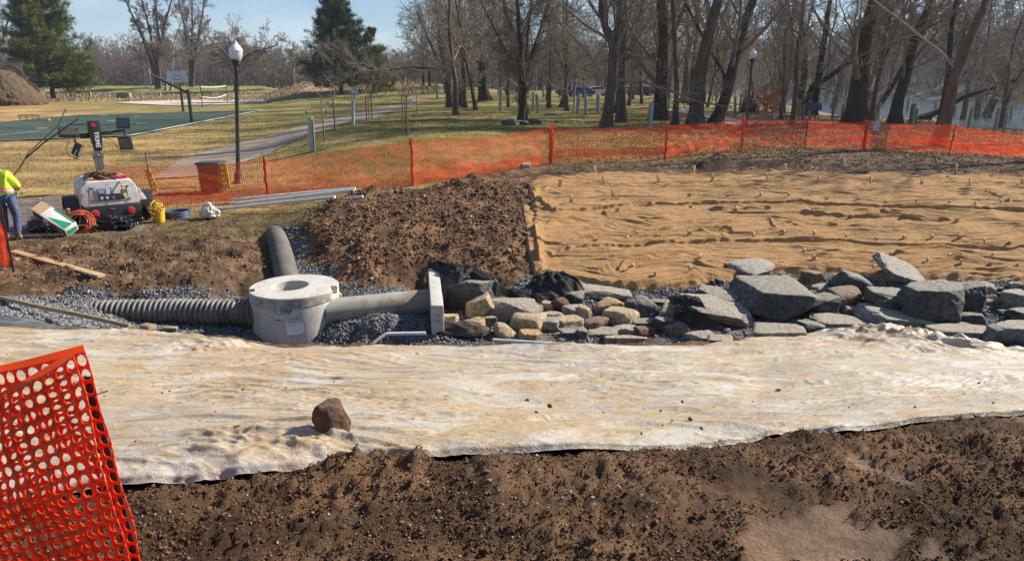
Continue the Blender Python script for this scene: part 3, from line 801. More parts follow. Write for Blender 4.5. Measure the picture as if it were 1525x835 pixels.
def blades(name, label, P, hgtv, wid, lean, col, matname):
    n = len(P)
    a = RNG.uniform(0, 2 * np.pi, n); d = np.stack([np.cos(a), np.sin(a), np.zeros(n)], 1)
    b = RNG.uniform(0, 2 * np.pi, n); s = np.stack([np.cos(b), np.sin(b), np.zeros(n)], 1)
    tip = P + d * (hgtv * lean)[:, None] + np.array([0, 0, 1]) * (hgtv * np.sqrt(np.maximum(1 - lean ** 2, .05)))[:, None]
    mid = (P + tip) / 2 + np.array([0, 0, 1]) * (hgtv * .12)[:, None]
    V = np.stack([P - s * wid[:, None], P + s * wid[:, None], mid + s * wid[:, None] * .8, mid - s * wid[:, None] * .8, tip], 1).reshape(-1, 3)
    o5 = 5 * np.arange(n)[:, None]
    Q = np.array([[0, 1, 2, 3]]) + o5; T = np.array([[3, 2, 4]]) + o5
    me = new_mesh(name, V, tris=T, quads=Q, smooth=False)
    ca_ = me.color_attributes.new('tint', 'FLOAT_COLOR', 'POINT')
    cc = np.ones((n * 5, 4)); cc[:, :3] = np.repeat(col, 5, 0); ca_.data.foreach_set('color', cc.astype(np.float32).ravel())
    o = link(name, me, tint_mat(matname, .9)); tag(o, label, 'grass', kind='stuff'); return o

def grass_layers():
    N = 260000
    y = np.exp(RNG.uniform(math.log(13.5), math.log(62), N)); x = RNG.uniform(-.85, .85, N) * y
    Z = zones(x, y); u = x / y
    bare = np.maximum.reduce([Z['mound'] * .97, Z['left'] * .93, Z['gravel'], Z['strip'] * .9, sstep(.05, .2, Z['path']), sstep(-.1, .1, Z['bur']), Z['wetrd'] * .9])
    court = (sdist(Z_COURT, x, y) > -.3)
    k = (RNG.uniform(0, 1, N) > bare) & ~court & (noise2(x * .8, y * .8, 500) + RNG.normal(size=N) * .35 > -.25)
    x, y, u = x[k], y[k], u[k]
    z = hgt(x, y)
    h = RNG.uniform(.03, .075, len(x)) * (1 + (y - 13) * .012); w = .0022 + y * .00020
    dry = C(.40, .29, .13); grn = C(.17, .165, .045); litter = C(.27, .18, .10)
    f = np.clip(sstep(-.5, -.22, u) * sstep(17, 22, y) * .65 + RNG.normal(size=len(x)) * .18, 0, 1)[:, None]
    lt = (sstep(.18, .4, u) * sstep(28, 40, y))[:, None]
    col = dry * (1 - f) + grn * f; nearm = (1 - sstep(17.5, 20.5, y))[:, None]; col = col * (1 - nearm * .5); col = col * (1 - lt) + litter * lt  # nearer blades darkened, shade put into their tint
    col = col * RNG.uniform(.6, 1.3, (len(x), 1))
    blades('grass', 'short straw-coloured and olive winter turf across the park', np.stack([x, y, z - .005], 1), h, w, RNG.uniform(.3, .95, len(x)), col, 'turf blade')
    # dry straw and stalks around the dug edges
    N = 14000
    y = RNG.uniform(11.5, 17.5, N); x = RNG.uniform(-.85, -.18, N) * y
    Z = zones(x, y); k = (Z['gravel'] < .3) & (Z['mound'] < .3) & (noise2(x * 1.2, y * 1.2, 510) + RNG.normal(size=N) * .3 > .05); x, y = x[k], y[k]
    z = hgt(x, y)
    blades('straw', 'dead straw stalks strewn over the dug bank', np.stack([x, y, z + .012], 1), RNG.uniform(.04, .16, len(x)), RNG.uniform(.0018, .004, len(x)), RNG.uniform(.85, .995, len(x)), C(.42, .31, .18) * RNG.uniform(.5, 1.25, (len(x), 1)), 'straw stalk')
    # fluffy pale weeds at the far edge of the field
    N = 26000
    y = RNG.uniform(104, 131, N); x = RNG.uniform(-.80, -.1, N) * y
    k = noise2(x * .12, y * .12, 520) + RNG.normal(size=N) * .3 > -.1; x, y = x[k], y[k]
    z = hgt(x, y)
    blades('weeds', 'bleached tan weeds in a rough band beyond the field', np.stack([x, y, z], 1), RNG.uniform(.15, .65, len(x)), RNG.uniform(.02, .06, len(x)), RNG.uniform(.4, .97, len(x)), C(.38, .28, .18) * RNG.uniform(.45, 1.2, (len(x), 1)), 'weed stalk')
    # leaf litter under trees
    N = 60000
    y = RNG.uniform(23, 62, N); x = RNG.uniform(.05, .80, N) * y
    Z = zones(x, y); k = (Z['bur'] < -.3) & (Z['strip'] < RNG.uniform(.05, 1.6, N)) & (x / y > .18 + .12 * RNG.normal(size=N)); x, y = x[k], y[k]
    z = hgt(x, y)
    blades('leaves', 'fallen brown leaves littering the ground under the riverside trees', np.stack([x, y, z + .01], 1), RNG.uniform(.05, .11, len(x)), RNG.uniform(.02, .04, len(x)), RNG.uniform(.8, .99, len(x)), C(.34, .22, .12) * RNG.uniform(.4, 1.3, (len(x), 1)), 'dead leaf')

Z_COURT = np.array([at_z(a, b, .03) for a, b in [(-140, 216), (195, 203), (392, 164.5), (120, 171.5), (-140, 196)]])
def flat_patch(name, P2, z, mat_, nx=1, kind='structure', label=None, cat=None):
    V = [(a, b, z) for a, b in P2]
    o = put(name, V, mat_, faces=[list(range(len(V)))], origin=(0, 0, 0), smooth=False)
    tag(o, label, cat, None, kind); return o

def build_surfaces():
    # asphalt footpath
    L = poly([(225, 268), (262, 243), (300, 228), (370, 210), (430, 194), (500, 177), (560, 162), (606, 148)])
    R = poly([(318, 262), (350, 246), (395, 232), (430, 214), (480, 197), (540, 180), (600, 160), (640, 147)])
    n = 220; a = interp_poly(L, n); b = interp_poly(R, n); w = 9
    s = np.linspace(0, 1, w)[None, :, None]
    P = a[:, None] * (1 - s) + b[:, None] * s; P = P.reshape(-1, 2)
    z = base_h(P[:, 0], P[:, 1]) + .035
    V = np.column_stack([P, z])
    t = NT('wet worn asphalt'); n1 = t.noise(.35, 5, .6); n2 = t.noise(25, 4, .6)
    c = t.ramp(n1, [(.4, (.25, .18, .115)), (.6, (.36, .27, .18))]); c = t.mix(.3, c, t.ramp(n2, [(.3, (.08, .07, .06)), (.7, (.3, .26, .2))]))
    wet = t.ramp(t.noise(.25, 3, .5, stretch=(1, .35, 1)), [(.60, 0.0), (.64, 1.0)])
    c = t.mix(wet, c, (.16, .135, .105))
    bb = t.bsdf(Base_Color=c, Roughness=t.n('MapRange', {'Value': wet, 'To Min': .8, 'To Max': .12}).outputs[0])
    o = put('footpath', V, t.m, quads=grid_quads(n, w), origin=(0, 0, 0)); tag(o, kind='structure')
    # continuing path beyond the grove
    def strip(name, left, right, mat_, dz=.04):
        a = interp_poly(poly(left), 60); b = interp_poly(poly(right), 60)
        P = (a[:, None] * (1 - s[:, :5] * 0 - np.linspace(0, 1, 5)[None, :, None]) + b[:, None] * np.linspace(0, 1, 5)[None, :, None]).reshape(-1, 2)
        zz = base_h(P[:, 0], P[:, 1]) + dz
        o = put(name, np.column_stack([P, zz]), mat_, quads=grid_quads(60, 5), origin=(0, 0, 0)); tag(o, kind='structure')
    pg = pm('grey asphalt', (.24, .23, .22), (.17, .165, .16), 3, .7)
    strip('footpath', [(985, 160), (1040, 166), (1100, 180), (1125, 184)], [(975, 164), (1040, 172), (1085, 187), (1110, 192)], pg, .06)
    # court
    tc = NT('worn green court paint')
    n1 = tc.noise(.25, 5, .6, stretch=(.4, 1, 1)); n2 = tc.noise(4, 5, .6)
    c = tc.ramp(n1, [(.42, (.030, .050, .035)), (.6, (.062, .085, .062))]); c = tc.mix(.3, c, tc.ramp(n2, [(.3, (.035, .06, .045)), (.7, (.10, .13, .10))]))
    tc.bsdf(Base_Color=c, Roughness=.85).inputs['Specular IOR Level'].default_value = .15
    V = Z_COURT[:, :2]
    o = flat_patch('court', V, .075, tc.m)
    wm = pm('court line paint', (.62, .64, .6), (.5, .52, .5), 8, .7)
    def line(p, q, w, z=.079):
        p = np.array(p[:2]); q = np.array(q[:2]); d = (q - p) / np.linalg.norm(q - p); n_ = np.array([-d[1], d[0]]) * w / 2
        return [tuple(p + n_) + (z,), tuple(q + n_) + (z,), tuple(q - n_) + (z,), tuple(p - n_) + (z,)]
    mb = MB()
    def add(p, q, w):
        mb.add(line(p, q, w), [(0, 1, 2, 3)])
    A, B, Cc, D, E = Z_COURT
    inn = lambda p, k: p[:2] + (Z_COURT.mean(0)[:2] - p[:2]) * k
    add(inn(A, .02), inn(B, .012), .10); add(inn(B, .012), inn(Cc, .012), .30); 
    add(inn(D, .05), inn(Cc, .05), .1)
    for (px, py) in ((62, 191), (130, 185), (153, 172), (205, 173), (210, 184), (165, 180)):
        q = at_z(px, py, .08); add((q[0] - .35, q[1]), (q[0] + .35, q[1] + .1), .3)
    m0 = at_z(0, 201, .08); m1 = at_z(60, 195, .08); add(m0, m1, .1)
    o = mb.build('court_marking', wm); tag(o, kind='structure')
    # sand court of the volleyball net
    P = [at_z(a, b, .06)[:2] for a, b in [(170, 153.5), (250, 157), (330, 156), (420, 152), (468, 146), (455, 143), (330, 145.5), (250, 148)]]
    sm = pm('pale sand', (.60, .52, .42), (.48, .41, .32), 1.5, .95)
    flat_patch('sand', P, .09, sm)
    # low bare strip behind the field
    # river
    t = NT('river water'); nz = t.noise(1.2, 4, .6, stretch=(1, .5, 1)); 
    b = t.bsdf(Base_Color=(.075, .095, .085), Roughness=.08); t.t.links.new(t.bump(nz, .25), b.inputs['Normal'])
    o = put('river', [(8, 40, -2), (420, 40, -2), (420, 330, -2), (8, 330, -2)], t.m, faces=[(0, 1, 2, 3)], origin=(0, 0, 0)); tag(o, kind='structure')
# ------------------------------------------------------------------ bare trees, grown level by level
def tubes(P, R, k):
    """P (N,S,3) polylines, R (N,S) radii -> verts, quads"""
    N, S, _ = P.shape
    T = np.gradient(P, axis=1); T /= np.linalg.norm(T, axis=2, keepdims=True) + 1e-9
    ref = np.where(np.abs(T[:, :1, 2:3]) > .9, np.array([1., 0, 0]), np.array([0, 0, 1.]))
    ref = np.broadcast_to(ref, T.shape)
    U = np.cross(T, ref); U /= np.linalg.norm(U, axis=2, keepdims=True) + 1e-9
    W = np.cross(T, U)
    a = np.arange(k) * 2 * np.pi / k
    V = P[:, :, None] + R[:, :, None, None] * (np.cos(a)[None, None, :, None] * U[:, :, None] + np.sin(a)[None, None, :, None] * W[:, :, None])
    i = (np.arange(N)[:, None, None] * S * k + np.arange(S - 1)[None, :, None] * k + np.arange(k)[None, None])
    j = (np.arange(N)[:, None, None] * S * k + np.arange(S - 1)[None, :, None] * k + ((np.arange(k) + 1) % k)[None, None])
    Q = np.stack([i, j, j + k, i + k], -1).reshape(-1, 4)
    return V.reshape(-1, 3), Q

def sprout(rng, P, R, L, k, t0, t1, ang, lf, S, wob, grav, rf, rmin, tpow=1.0, minr=0):
    """children of each polyline"""
    N, Sp, _ = P.shape
    k = int(k)
    idx = np.repeat(np.arange(N), k); n = len(idx)
    t = t0 + (t1 - t0) * (np.tile((np.arange(k) + .5) / k, N) + rng.uniform(-.5, .5, n) / k)
    f = t * (Sp - 1); i0 = np.clip(f.astype(int), 0, Sp - 2); fr = (f - i0)[:, None]
    pos = P[idx, i0] * (1 - fr) + P[idx, i0 + 1] * fr
    tan = P[idx, i0 + 1] - P[idx, i0]; tan /= np.linalg.norm(tan, axis=1, keepdims=True) + 1e-9
    pr = R[idx, i0] * (1 - fr[:, 0]) + R[idx, i0 + 1] * fr[:, 0]
    rv = rng.normal(size=(n, 3)); pe = np.cross(tan, rv); pe /= np.linalg.norm(pe, axis=1, keepdims=True) + 1e-9
    a = np.radians(rng.normal(ang, ang * .25, n))[:, None]
    d = tan * np.cos(a) + pe * np.sin(a)
    ln = L[idx] * lf * rng.uniform(.55, 1.3, n) * (1.15 - .65 * t ** tpow)
    r0 = np.minimum(pr * rf * rng.uniform(.7, 1.1, n), pr * .9)
    out = [pos]; cur = pos; step = (ln / (S - 1))[:, None]
    g = np.array([0, 0, grav])
    for s in range(S - 1):
        d = d + rng.normal(size=(n, 3)) * wob + g
        d /= np.linalg.norm(d, axis=1, keepdims=True)
        cur = cur + d * step; out.append(cur)
    Pn = np.stack(out, 1)
    tp = np.linspace(1, .3, S)[None]
    Rn = np.maximum(r0[:, None] * tp, rmin)
    return Pn, Rn, ln

def trunk_line(pts, S=14):
    pts = np.asarray(pts, float)
    d = np.concatenate([[0], np.cumsum(np.linalg.norm(np.diff(pts, axis=0), axis=1))]); t = np.linspace(0, d[-1], S)
    return np.stack([np.interp(t, d, pts[:, k]) for k in range(3)], 1), d[-1]

def grow_bare(seed, trunks, r0s, dens=(9, 6, 6, 4), start=.25, limb=.42, up=.05, tw=.0068, limb_ang=48, keep_low=0, wob=.13, lshoots=0):
    """trunks: list of point lists; returns dict of geometry for trunk and crown"""
    rng = np.random.default_rng(seed)
    S0 = 18
    TP, TR, TL = [], [], []
    for pts, r0 in zip(trunks, r0s):
        p, L = trunk_line(pts, S0)
        j = rng.normal(size=(S0, 3)) * .012 * L / 4; j[0] = 0; j[:, 2] = 0
        j = (j + np.roll(j, 1, 0)) / 2; j[0] = 0
        p = p + j
        t = np.linspace(0, 1, S0)
        r = r0 * (1 - .78 * t ** .9)
        TP.append(p); TR.append(r); TL.append(L)
    P0 = np.array(TP); R0 = np.array(TR); L0 = np.array(TL)
    # flare at the foot
    Rf = R0.copy(); Rf[:, 0] *= 1.5; Rf[:, 1] *= 1.08
    tv, tq = tubes(P0, Rf, 14)
    ang = np.tile(np.arange(14), P0.shape[0] * S0) * 2 * np.pi / 14
    ctr = np.repeat(P0.reshape(-1, 3), 14, 0)
    rr = 1 + .10 * np.sin(ang * 3 + seed) + .07 * noise3(tv * 2.5 + seed) + np.repeat(np.tile(np.linspace(1, 0, S0) ** 6, len(P0)), 14) * .25 * np.sin(ang * 5 + seed)
    tv = ctr + (tv - ctr) * rr[:, None]
    k1, k2, k3, k4 = dens
    V, Q = [], []; off = 0
    def add(P, R, k):
        nonlocal off
        v, q = tubes(P, R, k); V.append(v); Q.append(q + off); off += len(v)
    Lb = np.minimum(L0, 17)
    P1, R1, L1 = sprout(rng, P0, R0, Lb, k1, start, .98, limb_ang, limb, 9, wob, up, .46, .018)
    add(P1, R1, 7)
    P2, R2, L2 = sprout(rng, P1, R1, L1, k2, .15, .97, 45, .5, 7, wob * 1.2, up * .6, .5, .010)
    # small shoots directly on trunks
    if lshoots:
        Ps, Rs, Ls = sprout(rng, P0, R0, np.full(len(P0), 3.2), lshoots, .03, .5, 40, .5, 6, .1, .12, .12, .012)
        add(Ps, Rs, 4)
        P2 = np.concatenate([P2[:, :6], Ps]) if P2.shape[1] != 6 else np.concatenate([P2, Ps])
        R2 = np.concatenate([R2[:, :6], Rs]); L2 = np.concatenate([L2, Ls])
    add(P2, R2, 5)
    P3, R3, L3 = sprout(rng, P2, R2, L2, k3, .12, .98, 42, .55, 5, .14, up * .3, .55, tw * 1.15)
    add(P3, R3, 3)
    if k4:
        P4, R4, L4 = sprout(rng, P3, R3, L3, k4, .15, .98, 40, .6, 3, .15, 0, .6, tw)
        add(P4, R4, 3)
    return (tv, tq), (np.concatenate(V), np.concatenate(Q))

def bark(name, c1, c2, st=(1, 1, .22)):
    t = NT(name)
    a = t.noise(7, 7, .7, stretch=st); b_ = t.noise(1.1, 4, .6)
    c = t.ramp(a, [(.32, tuple(x * .55 for x in c1)), (.52, c1), (.7, c2)])
    c = t.mix(t.ramp(b_, [(.5, 0.0), (.7, .5)]), c, tuple(x * .8 for x in c2))
    b = t.bsdf(Base_Color=c, Roughness=.92); b.inputs['Specular IOR Level'].default_value = .2
    t.t.links.new(t.bump(t.noise(9, 6, .75, stretch=st), .05), b.inputs['Normal'])
    return t.m
BARK = bark('grey brown bark', (.11, .08, .057), (.19, .15, .115))
BARKR = bark('reddish bark', (.15, .09, .065), (.22, .15, .11))
BARKP = bark('pale sycamore bark', (.30, .26, .21), (.62, .58, .50), (1, 1, .6))
TWIG = pm('twig bark', (.27, .22, .175), (.19, .15, .12), 3, .9)
TWIGL = pm('sunny twig bark', (.33, .275, .215), (.22, .18, .14), 2, .9)  # lighter twig copy, sunlit look put into the colour
DARKBARK = bark('dark bark', (.062, .044, .032), (.11, .085, .065))

def make_bare(label, base, trunks, r0s, seed, group='bare trees of the riverside grove', cat='tree', name='bare_tree', bk=None, tm=None, **kw):
    root = thing(name, label, cat, base, group)
    rel = [[np.asarray(p) - base for p in tr] for tr in trunks]
    (tv, tq), (cv, cq) = grow_bare(seed, rel, r0s, **kw)
    n = len(trunks); a = len(tv) // n; b = len(tq) // n
    for k in range(n): link('trunk', new_mesh('trunk', tv[k * a:(k + 1) * a], quads=tq[k * b:(k + 1) * b] - k * a), bk or BARK, root)
    link('crown', new_mesh('crown', cv, quads=cq), tm or TWIG, root)
    return root

def px_trunk(pxs, dist=None, top=11, drift=0.0, sink=.15):
    """pixel waypoints of a trunk seen at the distance of its foot; the last leg is carried on upward"""
    b = hit(*pxs[0]) if dist is None else at_y(*pxs[0], dist)
    b[2] = hg(b[0], b[1])
    pts = [b - np.array([0, 0, sink])]
    y = b[1]
    for k, (a, c) in enumerate(pxs[1:]):
        y += drift
        pts.append(at_y(a, c, y))
    d = pts[-1] - (pts[-2] if len(pts) > 2 else b); d /= np.linalg.norm(d)
    rest = max(top - (pts[-1][2] - b[2]), 2)
    d2 = d * .75 + np.array([0, 0, .25]); d2 /= np.linalg.norm(d2)
    pts.append(pts[-1] + d * rest * .45); pts.append(pts[-1] + d2 * rest * .55)
    return b, pts

def build_trees():
    sc = lambda w, y: w * y / 1040 / 2 * .98
    G = 'bare trees of the riverside grove'
    def T(label, w, trs, seed, dist=None, top=13, widths=None, **kw):
        tr = []; rs = []; base = None
        for k, px in enumerate(trs):
            b, p = px_trunk(px, dist, top * (1 if k == 0 else .85))
            if base is None: base = b
            tr.append(p); rs.append(sc((widths or [w] * 9)[k], b[1]))
        return make_bare(label, base, tr, rs, seed, group=G, **kw)
    T('small bushy bare tree left of the leaning twin trunks, low limbs over the path', 10, [[(670, 160), (666, 110), (655, 60), (648, 0)], [(672, 158), (662, 105), (620, 100), (560, 106)]], 1, top=11, widths=[10, 6], dens=(12, 8, 7, 5), start=.12, limb=.5, lshoots=10, tw=.008)
    T('dark trunk leaning left behind the small bushy tree', 9, [[(684, 150), (668, 115), (650, 85), (630, 40)], [(684, 150), (690, 100), (690, 50), (684, 0)]], 2, top=11, widths=[9, 9], dens=(9, 6, 6, 4), tw=.008, bk=DARKBARK)
    T('thick dark trunk with flared roots leaning slightly left', 17, [[(722, 150), (716, 90), (707, 40), (700, 0)]], 3, top=17, dens=(13, 8, 7, 5), start=.18, tw=.008, bk=DARKBARK)
    T('dark multi-stemmed tree ringed with rocks at its foot', 13, [[(778, 180), (778, 130), (776, 90), (770, 0)], [(778, 178), (779, 120), (800, 60), (820, 0)], [(778, 178), (777, 115), (750, 70), (725, 20)], [(779, 178), (780, 120), (785, 60), (792, 0)]], 4, top=9, widths=[13, 8, 7, 8], dens=(10, 7, 6, 5), start=.12, lshoots=9, tw=.009, bk=DARKBARK)
    T('thin grey trunk on the lawn right of the rock-ringed tree', 6, [[(817, 160), (820, 100), (818, 40), (816, 0)]], 5, top=12, dens=(12, 7, 6, 4), start=.12, lshoots=8, tw=.012)
    T('thin dark trunk curving right beside the slender grey one', 8, [[(836, 161), (843, 130), (840, 60), (838, 0)]], 6, top=12, dens=(12, 7, 6, 4), start=.14, lshoots=8, tw=.012, bk=DARKBARK)
    T('forked grey trunk behind the fence forking at half height', 16, [[(903, 190), (911, 120), (912, 70), (897, 30), (896, 0)], [(903, 190), (911, 120), (913, 75), (921, 30), (924, -10)]], 7, top=15, widths=[15, 15], dens=(12, 8, 7, 5), start=.14, lshoots=7)
    T('straight pale-edged trunk close behind the forked one', 13, [[(926, 182), (926, 120), (927, 60), (930, 0)]], 8, top=17, dens=(11, 7, 6, 4), start=.25)
    T('broad dark trunk bristling with shoots near the picture middle', 22, [[(983, 178), (986, 120), (990, 60), (985, 0)], [(984, 160), (984, 85), (960, 75), (945, 88), (930, 70)]], 9, top=17, widths=[22, 9], dens=(12, 8, 7, 5), start=.1, lshoots=26, bk=DARKBARK)
    T('slim trunk between the shoot-covered trunk and the leaning one', 9, [[(1005, 186), (1008, 120), (1006, 60), (1002, 0)]], 10, top=14, dens=(10, 7, 6, 4), start=.2)
    T('smooth brown trunk leaning right behind the orange netting', 21, [[(1034, 188), (1043, 110), (1055, 50), (1072, 0)]], 11, top=16, dens=(10, 7, 6, 5), start=.2, tm=TWIGL)
    T('strongly leaning dark trunk left of the black lamp', 19, [[(1064, 185), (1080, 145), (1092, 100), (1108, 40), (1122, 0)], [(1066, 183), (1084, 135), (1079, 110), (1062, 80)]], 12, top=15, widths=[18, 7], dens=(12, 8, 7, 5), start=.15, bk=DARKBARK)
    T('pale sunlit trunk standing back between two leaning ones', 9, [[(1021, 151), (1022, 100), (1024, 50), (1022, 0)]], 13, dist=80, top=18, dens=(11, 6, 6, 3), start=.2, tw=.014)
    T('lean dark trunk right of the lamp curving to the right', 8, [[(1157, 166), (1167, 120), (1172, 60), (1188, 0)]], 14, top=14, dens=(11, 6, 6, 4), start=.15)
    T('clustered dark riverside stems left of the reading sign', 11, [[(1190, 170), (1197, 120), (1200, 60), (1188, 20), (1180, -10)], [(1210, 172), (1218, 120), (1230, 40), (1236, 0)], [(1195, 172), (1210, 128), (1240, 112), (1262, 95)]], 15, top=14, widths=[11, 13, 10], dens=(10, 7, 6, 4), start=.15, bk=DARKBARK)
    T('narrow trunk leaning right just left of the massive trunk', 10, [[(1240, 168), (1252, 120), (1266, 90), (1285, 30)]], 16, top=12, dens=(9, 6, 6, 4), start=.2, bk=DARKBARK)
    T('massive dark trunk dividing into two heavy limbs', 28, [[(1274, 184), (1279, 130), (1292, 50), (1302, 0)], [(1280, 150), (1288, 80), (1305, 30), (1345, 0)], [(1278, 160), (1275, 92), (1255, 78), (1232, 50), (1215, 20)]], 17, top=17, widths=[27, 16, 12], dens=(12, 8, 7, 5), start=.12, bk=DARKBARK)
    T('dark trunk leaning right second from the massive one', 17, [[(1332, 184), (1345, 120), (1362, 60), (1388, 0)]], 18, top=15, dens=(12, 8, 7, 5), start=.15, bk=DARKBARK)
    T('reddish leaning trunk rising from behind the orange netting', 19, [[(1396, 219), (1408, 180), (1418, 120), (1442, 60), (1470, 0)], [(1418, 130), (1436, 75), (1430, 30), (1412, 0)]], 19, top=13, widths=[18, 8], dens=(8, 6, 6, 4), start=.25, bk=BARKR, tm=TWIGL, up=.03)
    T('thin grey stem just right of the reddish leaning trunk', 8, [[(1432, 188), (1442, 130), (1454, 80), (1462, 0)]], 20, top=12, dens=(9, 6, 6, 4), start=.15)
    T('slender brown stem between the reddish trunk and the picture edge', 8, [[(1452, 186), (1461, 120), (1470, 60), (1478, 0)]], 21, top=12, dens=(9, 6, 6, 4), start=.15, bk=BARKR)
    T('dark trunk bending far right over the river bank', 13, [[(1464, 184), (1482, 145), (1505, 90), (1535, 30)]], 22, top=12, dens=(11, 7, 6, 4), start=.15, bk=DARKBARK)
    T('low almost fallen trunk reaching right above the bank', 9, [[(1372, 176), (1400, 165), (1440, 142), (1490, 128), (1560, 100)]], 23, top=5, dens=(12, 6, 5, 4), start=.2, bk=DARKBARK, up=.12)
    T('thin curved trunk at the far right edge of the bank', 9, [[(1490, 184), (1500, 150), (1530, 100), (1560, 50)]], 24, top=11, dens=(10, 7, 6, 4), start=.15)
    T('dark slanting trunk beside the massive trunk on its river side', 9, [[(1296, 178), (1320, 140), (1345, 100), (1370, 60)]], 25, top=11, dens=(10, 6, 6, 4), start=.15, bk=DARKBARK)
    # riverside trees standing on past the right edge of the view
    for i, (x, y, lab) in enumerate(((24, 28.5, 'bare tree just past the right edge, nearest the netting'), (31, 37, 'bare tree past the right edge farther along the bank'), (36, 44, 'bare tree past the right edge, farthest along the bank'))):
        b = np.array([x, y, hg(x, y)])
        make_bare(lab, b, [[b + np.array(q) for q in ((0, 0, -.2), (.3, 0, 4), (1.0, .2, 9), (1.2, .6, 14))]], [.26], 700 + i, group=G, dens=(11, 7, 6, 3), start=.25)
    # trees standing alone beyond the field, left
    def D(label, trs, ws, seed, dist, top, **kw):
        tr = []; rs = []; base = None
        for k, px in enumerate(trs):
            b, p = px_trunk(px, dist, top)
            if base is None: base = b
            tr.append(p); rs.append(sc(ws[k], dist))
        return make_bare(label, base, tr, rs, seed, group='tall bare trees beyond the field', **kw)
    D('broad fan-shaped bare tree behind the basketball backboards', [[(236, 138), (226, 95), (210, 50), (172, -30)], [(236, 138), (230, 90), (222, 40), (200, -40)], [(238, 138), (235, 90), (245, 40), (262, -30)], [(238, 138), (236, 100), (236, 50), (228, -50)]], [5, 5, 5, 5], 31, 140, 22, dens=(16, 9, 6, 4), start=.15, limb=.25, limb_ang=30, up=.09, tw=.024)
    D('upright bare tree right of the broad fan-shaped one', [[(285, 132), (282, 80), (272, 30), (262, -20)], [(286, 132), (291, 80), (300, 30), (308, -20)], [(285, 132), (286, 60), (286, 0), (284, -30)]], [5, 5, 4], 32, 145, 20, dens=(16, 9, 6, 4), start=.2, limb=.22, limb_ang=30, up=.1, tw=.024)
    D('wide low spreading bare tree right behind the pale globe lamp', [[(352, 134), (352, 110), (350, 90), (344, 70)], [(352, 130), (354, 95), (375, 78), (400, 72)], [(352, 128), (351, 95), (335, 80), (320, 66)]], [7, 5, 5], 33, 135, 9, dens=(14, 8, 6, 4), start=.2, limb=.5, up=.03, tw=.022, bk=DARKBARK)
    D('leaning white-barked tree between two tall bare ones', [[(247, 136), (249, 100), (256, 84), (275, 76)], [(250, 95), (258, 70), (263, 50), (272, 30)]], [4, 3.5], 34, 137, 10, dens=(9, 6, 5, 3), bk=BARKP, start=.4, tw=.02)
    D('bare tree at the left picture edge beyond the pine', [[(-12, 138), (-8, 100), (4, 60), (14, 20)]], [6], 35, 125, 15, dens=(14, 8, 6, 4), start=.2, tw=.02)
    D('small round bare tree in front of the wood left of the middle pine', [[(437, 130), (437, 110), (436, 90)]], [3], 36, 140, 7, dens=(16, 8, 6, 4), start=.1, limb=.5, tw=.022, tm=TWIGL)
    D('bare tree standing on the far mound beside the rocks', [[(630, 127), (630, 100), (629, 80), (628, 50)]], [4], 37, 112, 11, dens=(14, 8, 6, 4), start=.25, limb=.5, tw=.02, bk=DARKBARK)
    # grove further back: five kinds copied about
    kinds = []
    for s in range(6):
        rng = np.random.default_rng(60 + s)
        h = 12 + 4 * rng.random()
        lean = rng.normal(0, .12)
        p = [np.array([0, 0, -.2]), np.array([lean * 2, 0, 3.]), np.array([lean * 5, rng.normal(0, .4), 7.]), np.array([lean * 9, rng.normal(0, .8), h])]
        tr = [p]; rs = [.12 + .12 * rng.random()]
        if s % 2: q = [p[0], p[1], p[1] + np.array([1.2, .3, 2.5]), p[1] + np.array([2.2, .6, 8])]; tr.append(q); rs.append(rs[0] * .6)
        kinds.append((tr, rs))
    spots = []
    rng = np.random.default_rng(77)
    for _ in range(4000):
        if len(spots) >= 58: break
        px = rng.uniform(590, 1620); y = rng.uniform(50, 118)
        if px > 1130: y = rng.uniform(42, 56 if px > 1320 else 76)
        x = (px - 762) / 1060 * y
        if px < 650 and y < 100: continue
        if abs(px - 1110) < 22 and y < 70: continue
        if any((x - a) ** 2 + (y - b) ** 2 < 19 for a, b in spots): continue
        spots.append((x, y))
    protos = {}
    for i, (x, y) in enumerate(spots):
        k = i % 6; z = hg(x, y)
        lab = 'slender bare tree farther back among the grove trunks'
        if x / y > .36: lab = 'thin bare tree in the scrub along the river bank'
        if k not in protos:
            tr, rs = kinds[k]
            b = np.array([x, y, z])
            r = make_bare(lab, b, [[b + q for q in t] for t in tr], rs, 80 + k, group='background trees of the grove' if x / y <= .36 else 'background trees along the bank', dens=(12, 7, 6, 3), start=.14, limb=.38, tw=.010, lshoots=8, tm=TWIGL if k % 2 else TWIG, bk=DARKBARK if k % 3 == 0 else BARK)
            protos[k] = r
        else:
            dup(protos[k], (x, y, z), rng.uniform(0, 6.28), rng.uniform(.75, 1.2), lab, 'background trees of the grove' if x / y <= .36 else 'background trees along the bank')
    # distant woods, one mass each
    def wood(name, label, area, n, seed, mat_, hmin=11, hmax=20):
        rng = np.random.default_rng(seed)
        arche = []
        for s in range(6):
            tr = [[np.array([0, 0, -1.]), np.array([rng.normal(0, .5), 0, 5]), np.array([rng.normal(0, 1), 0, 14.])]]
            (tv, tq), (cv, cq) = grow_bare(seed + s, tr, [.22], dens=(13, 6, 5, 0), start=.16, limb=.36, tw=.035)
            tv2, tq2 = tubes(np.array([trunk_line(tr[0], 6)[0]]), np.array([np.linspace(.26, .06, 6)]), 5)
            arche.append((np.concatenate([tv2, cv]), np.concatenate([tq2, cq + len(tv2)])))
        V, Q = [], []; off = 0
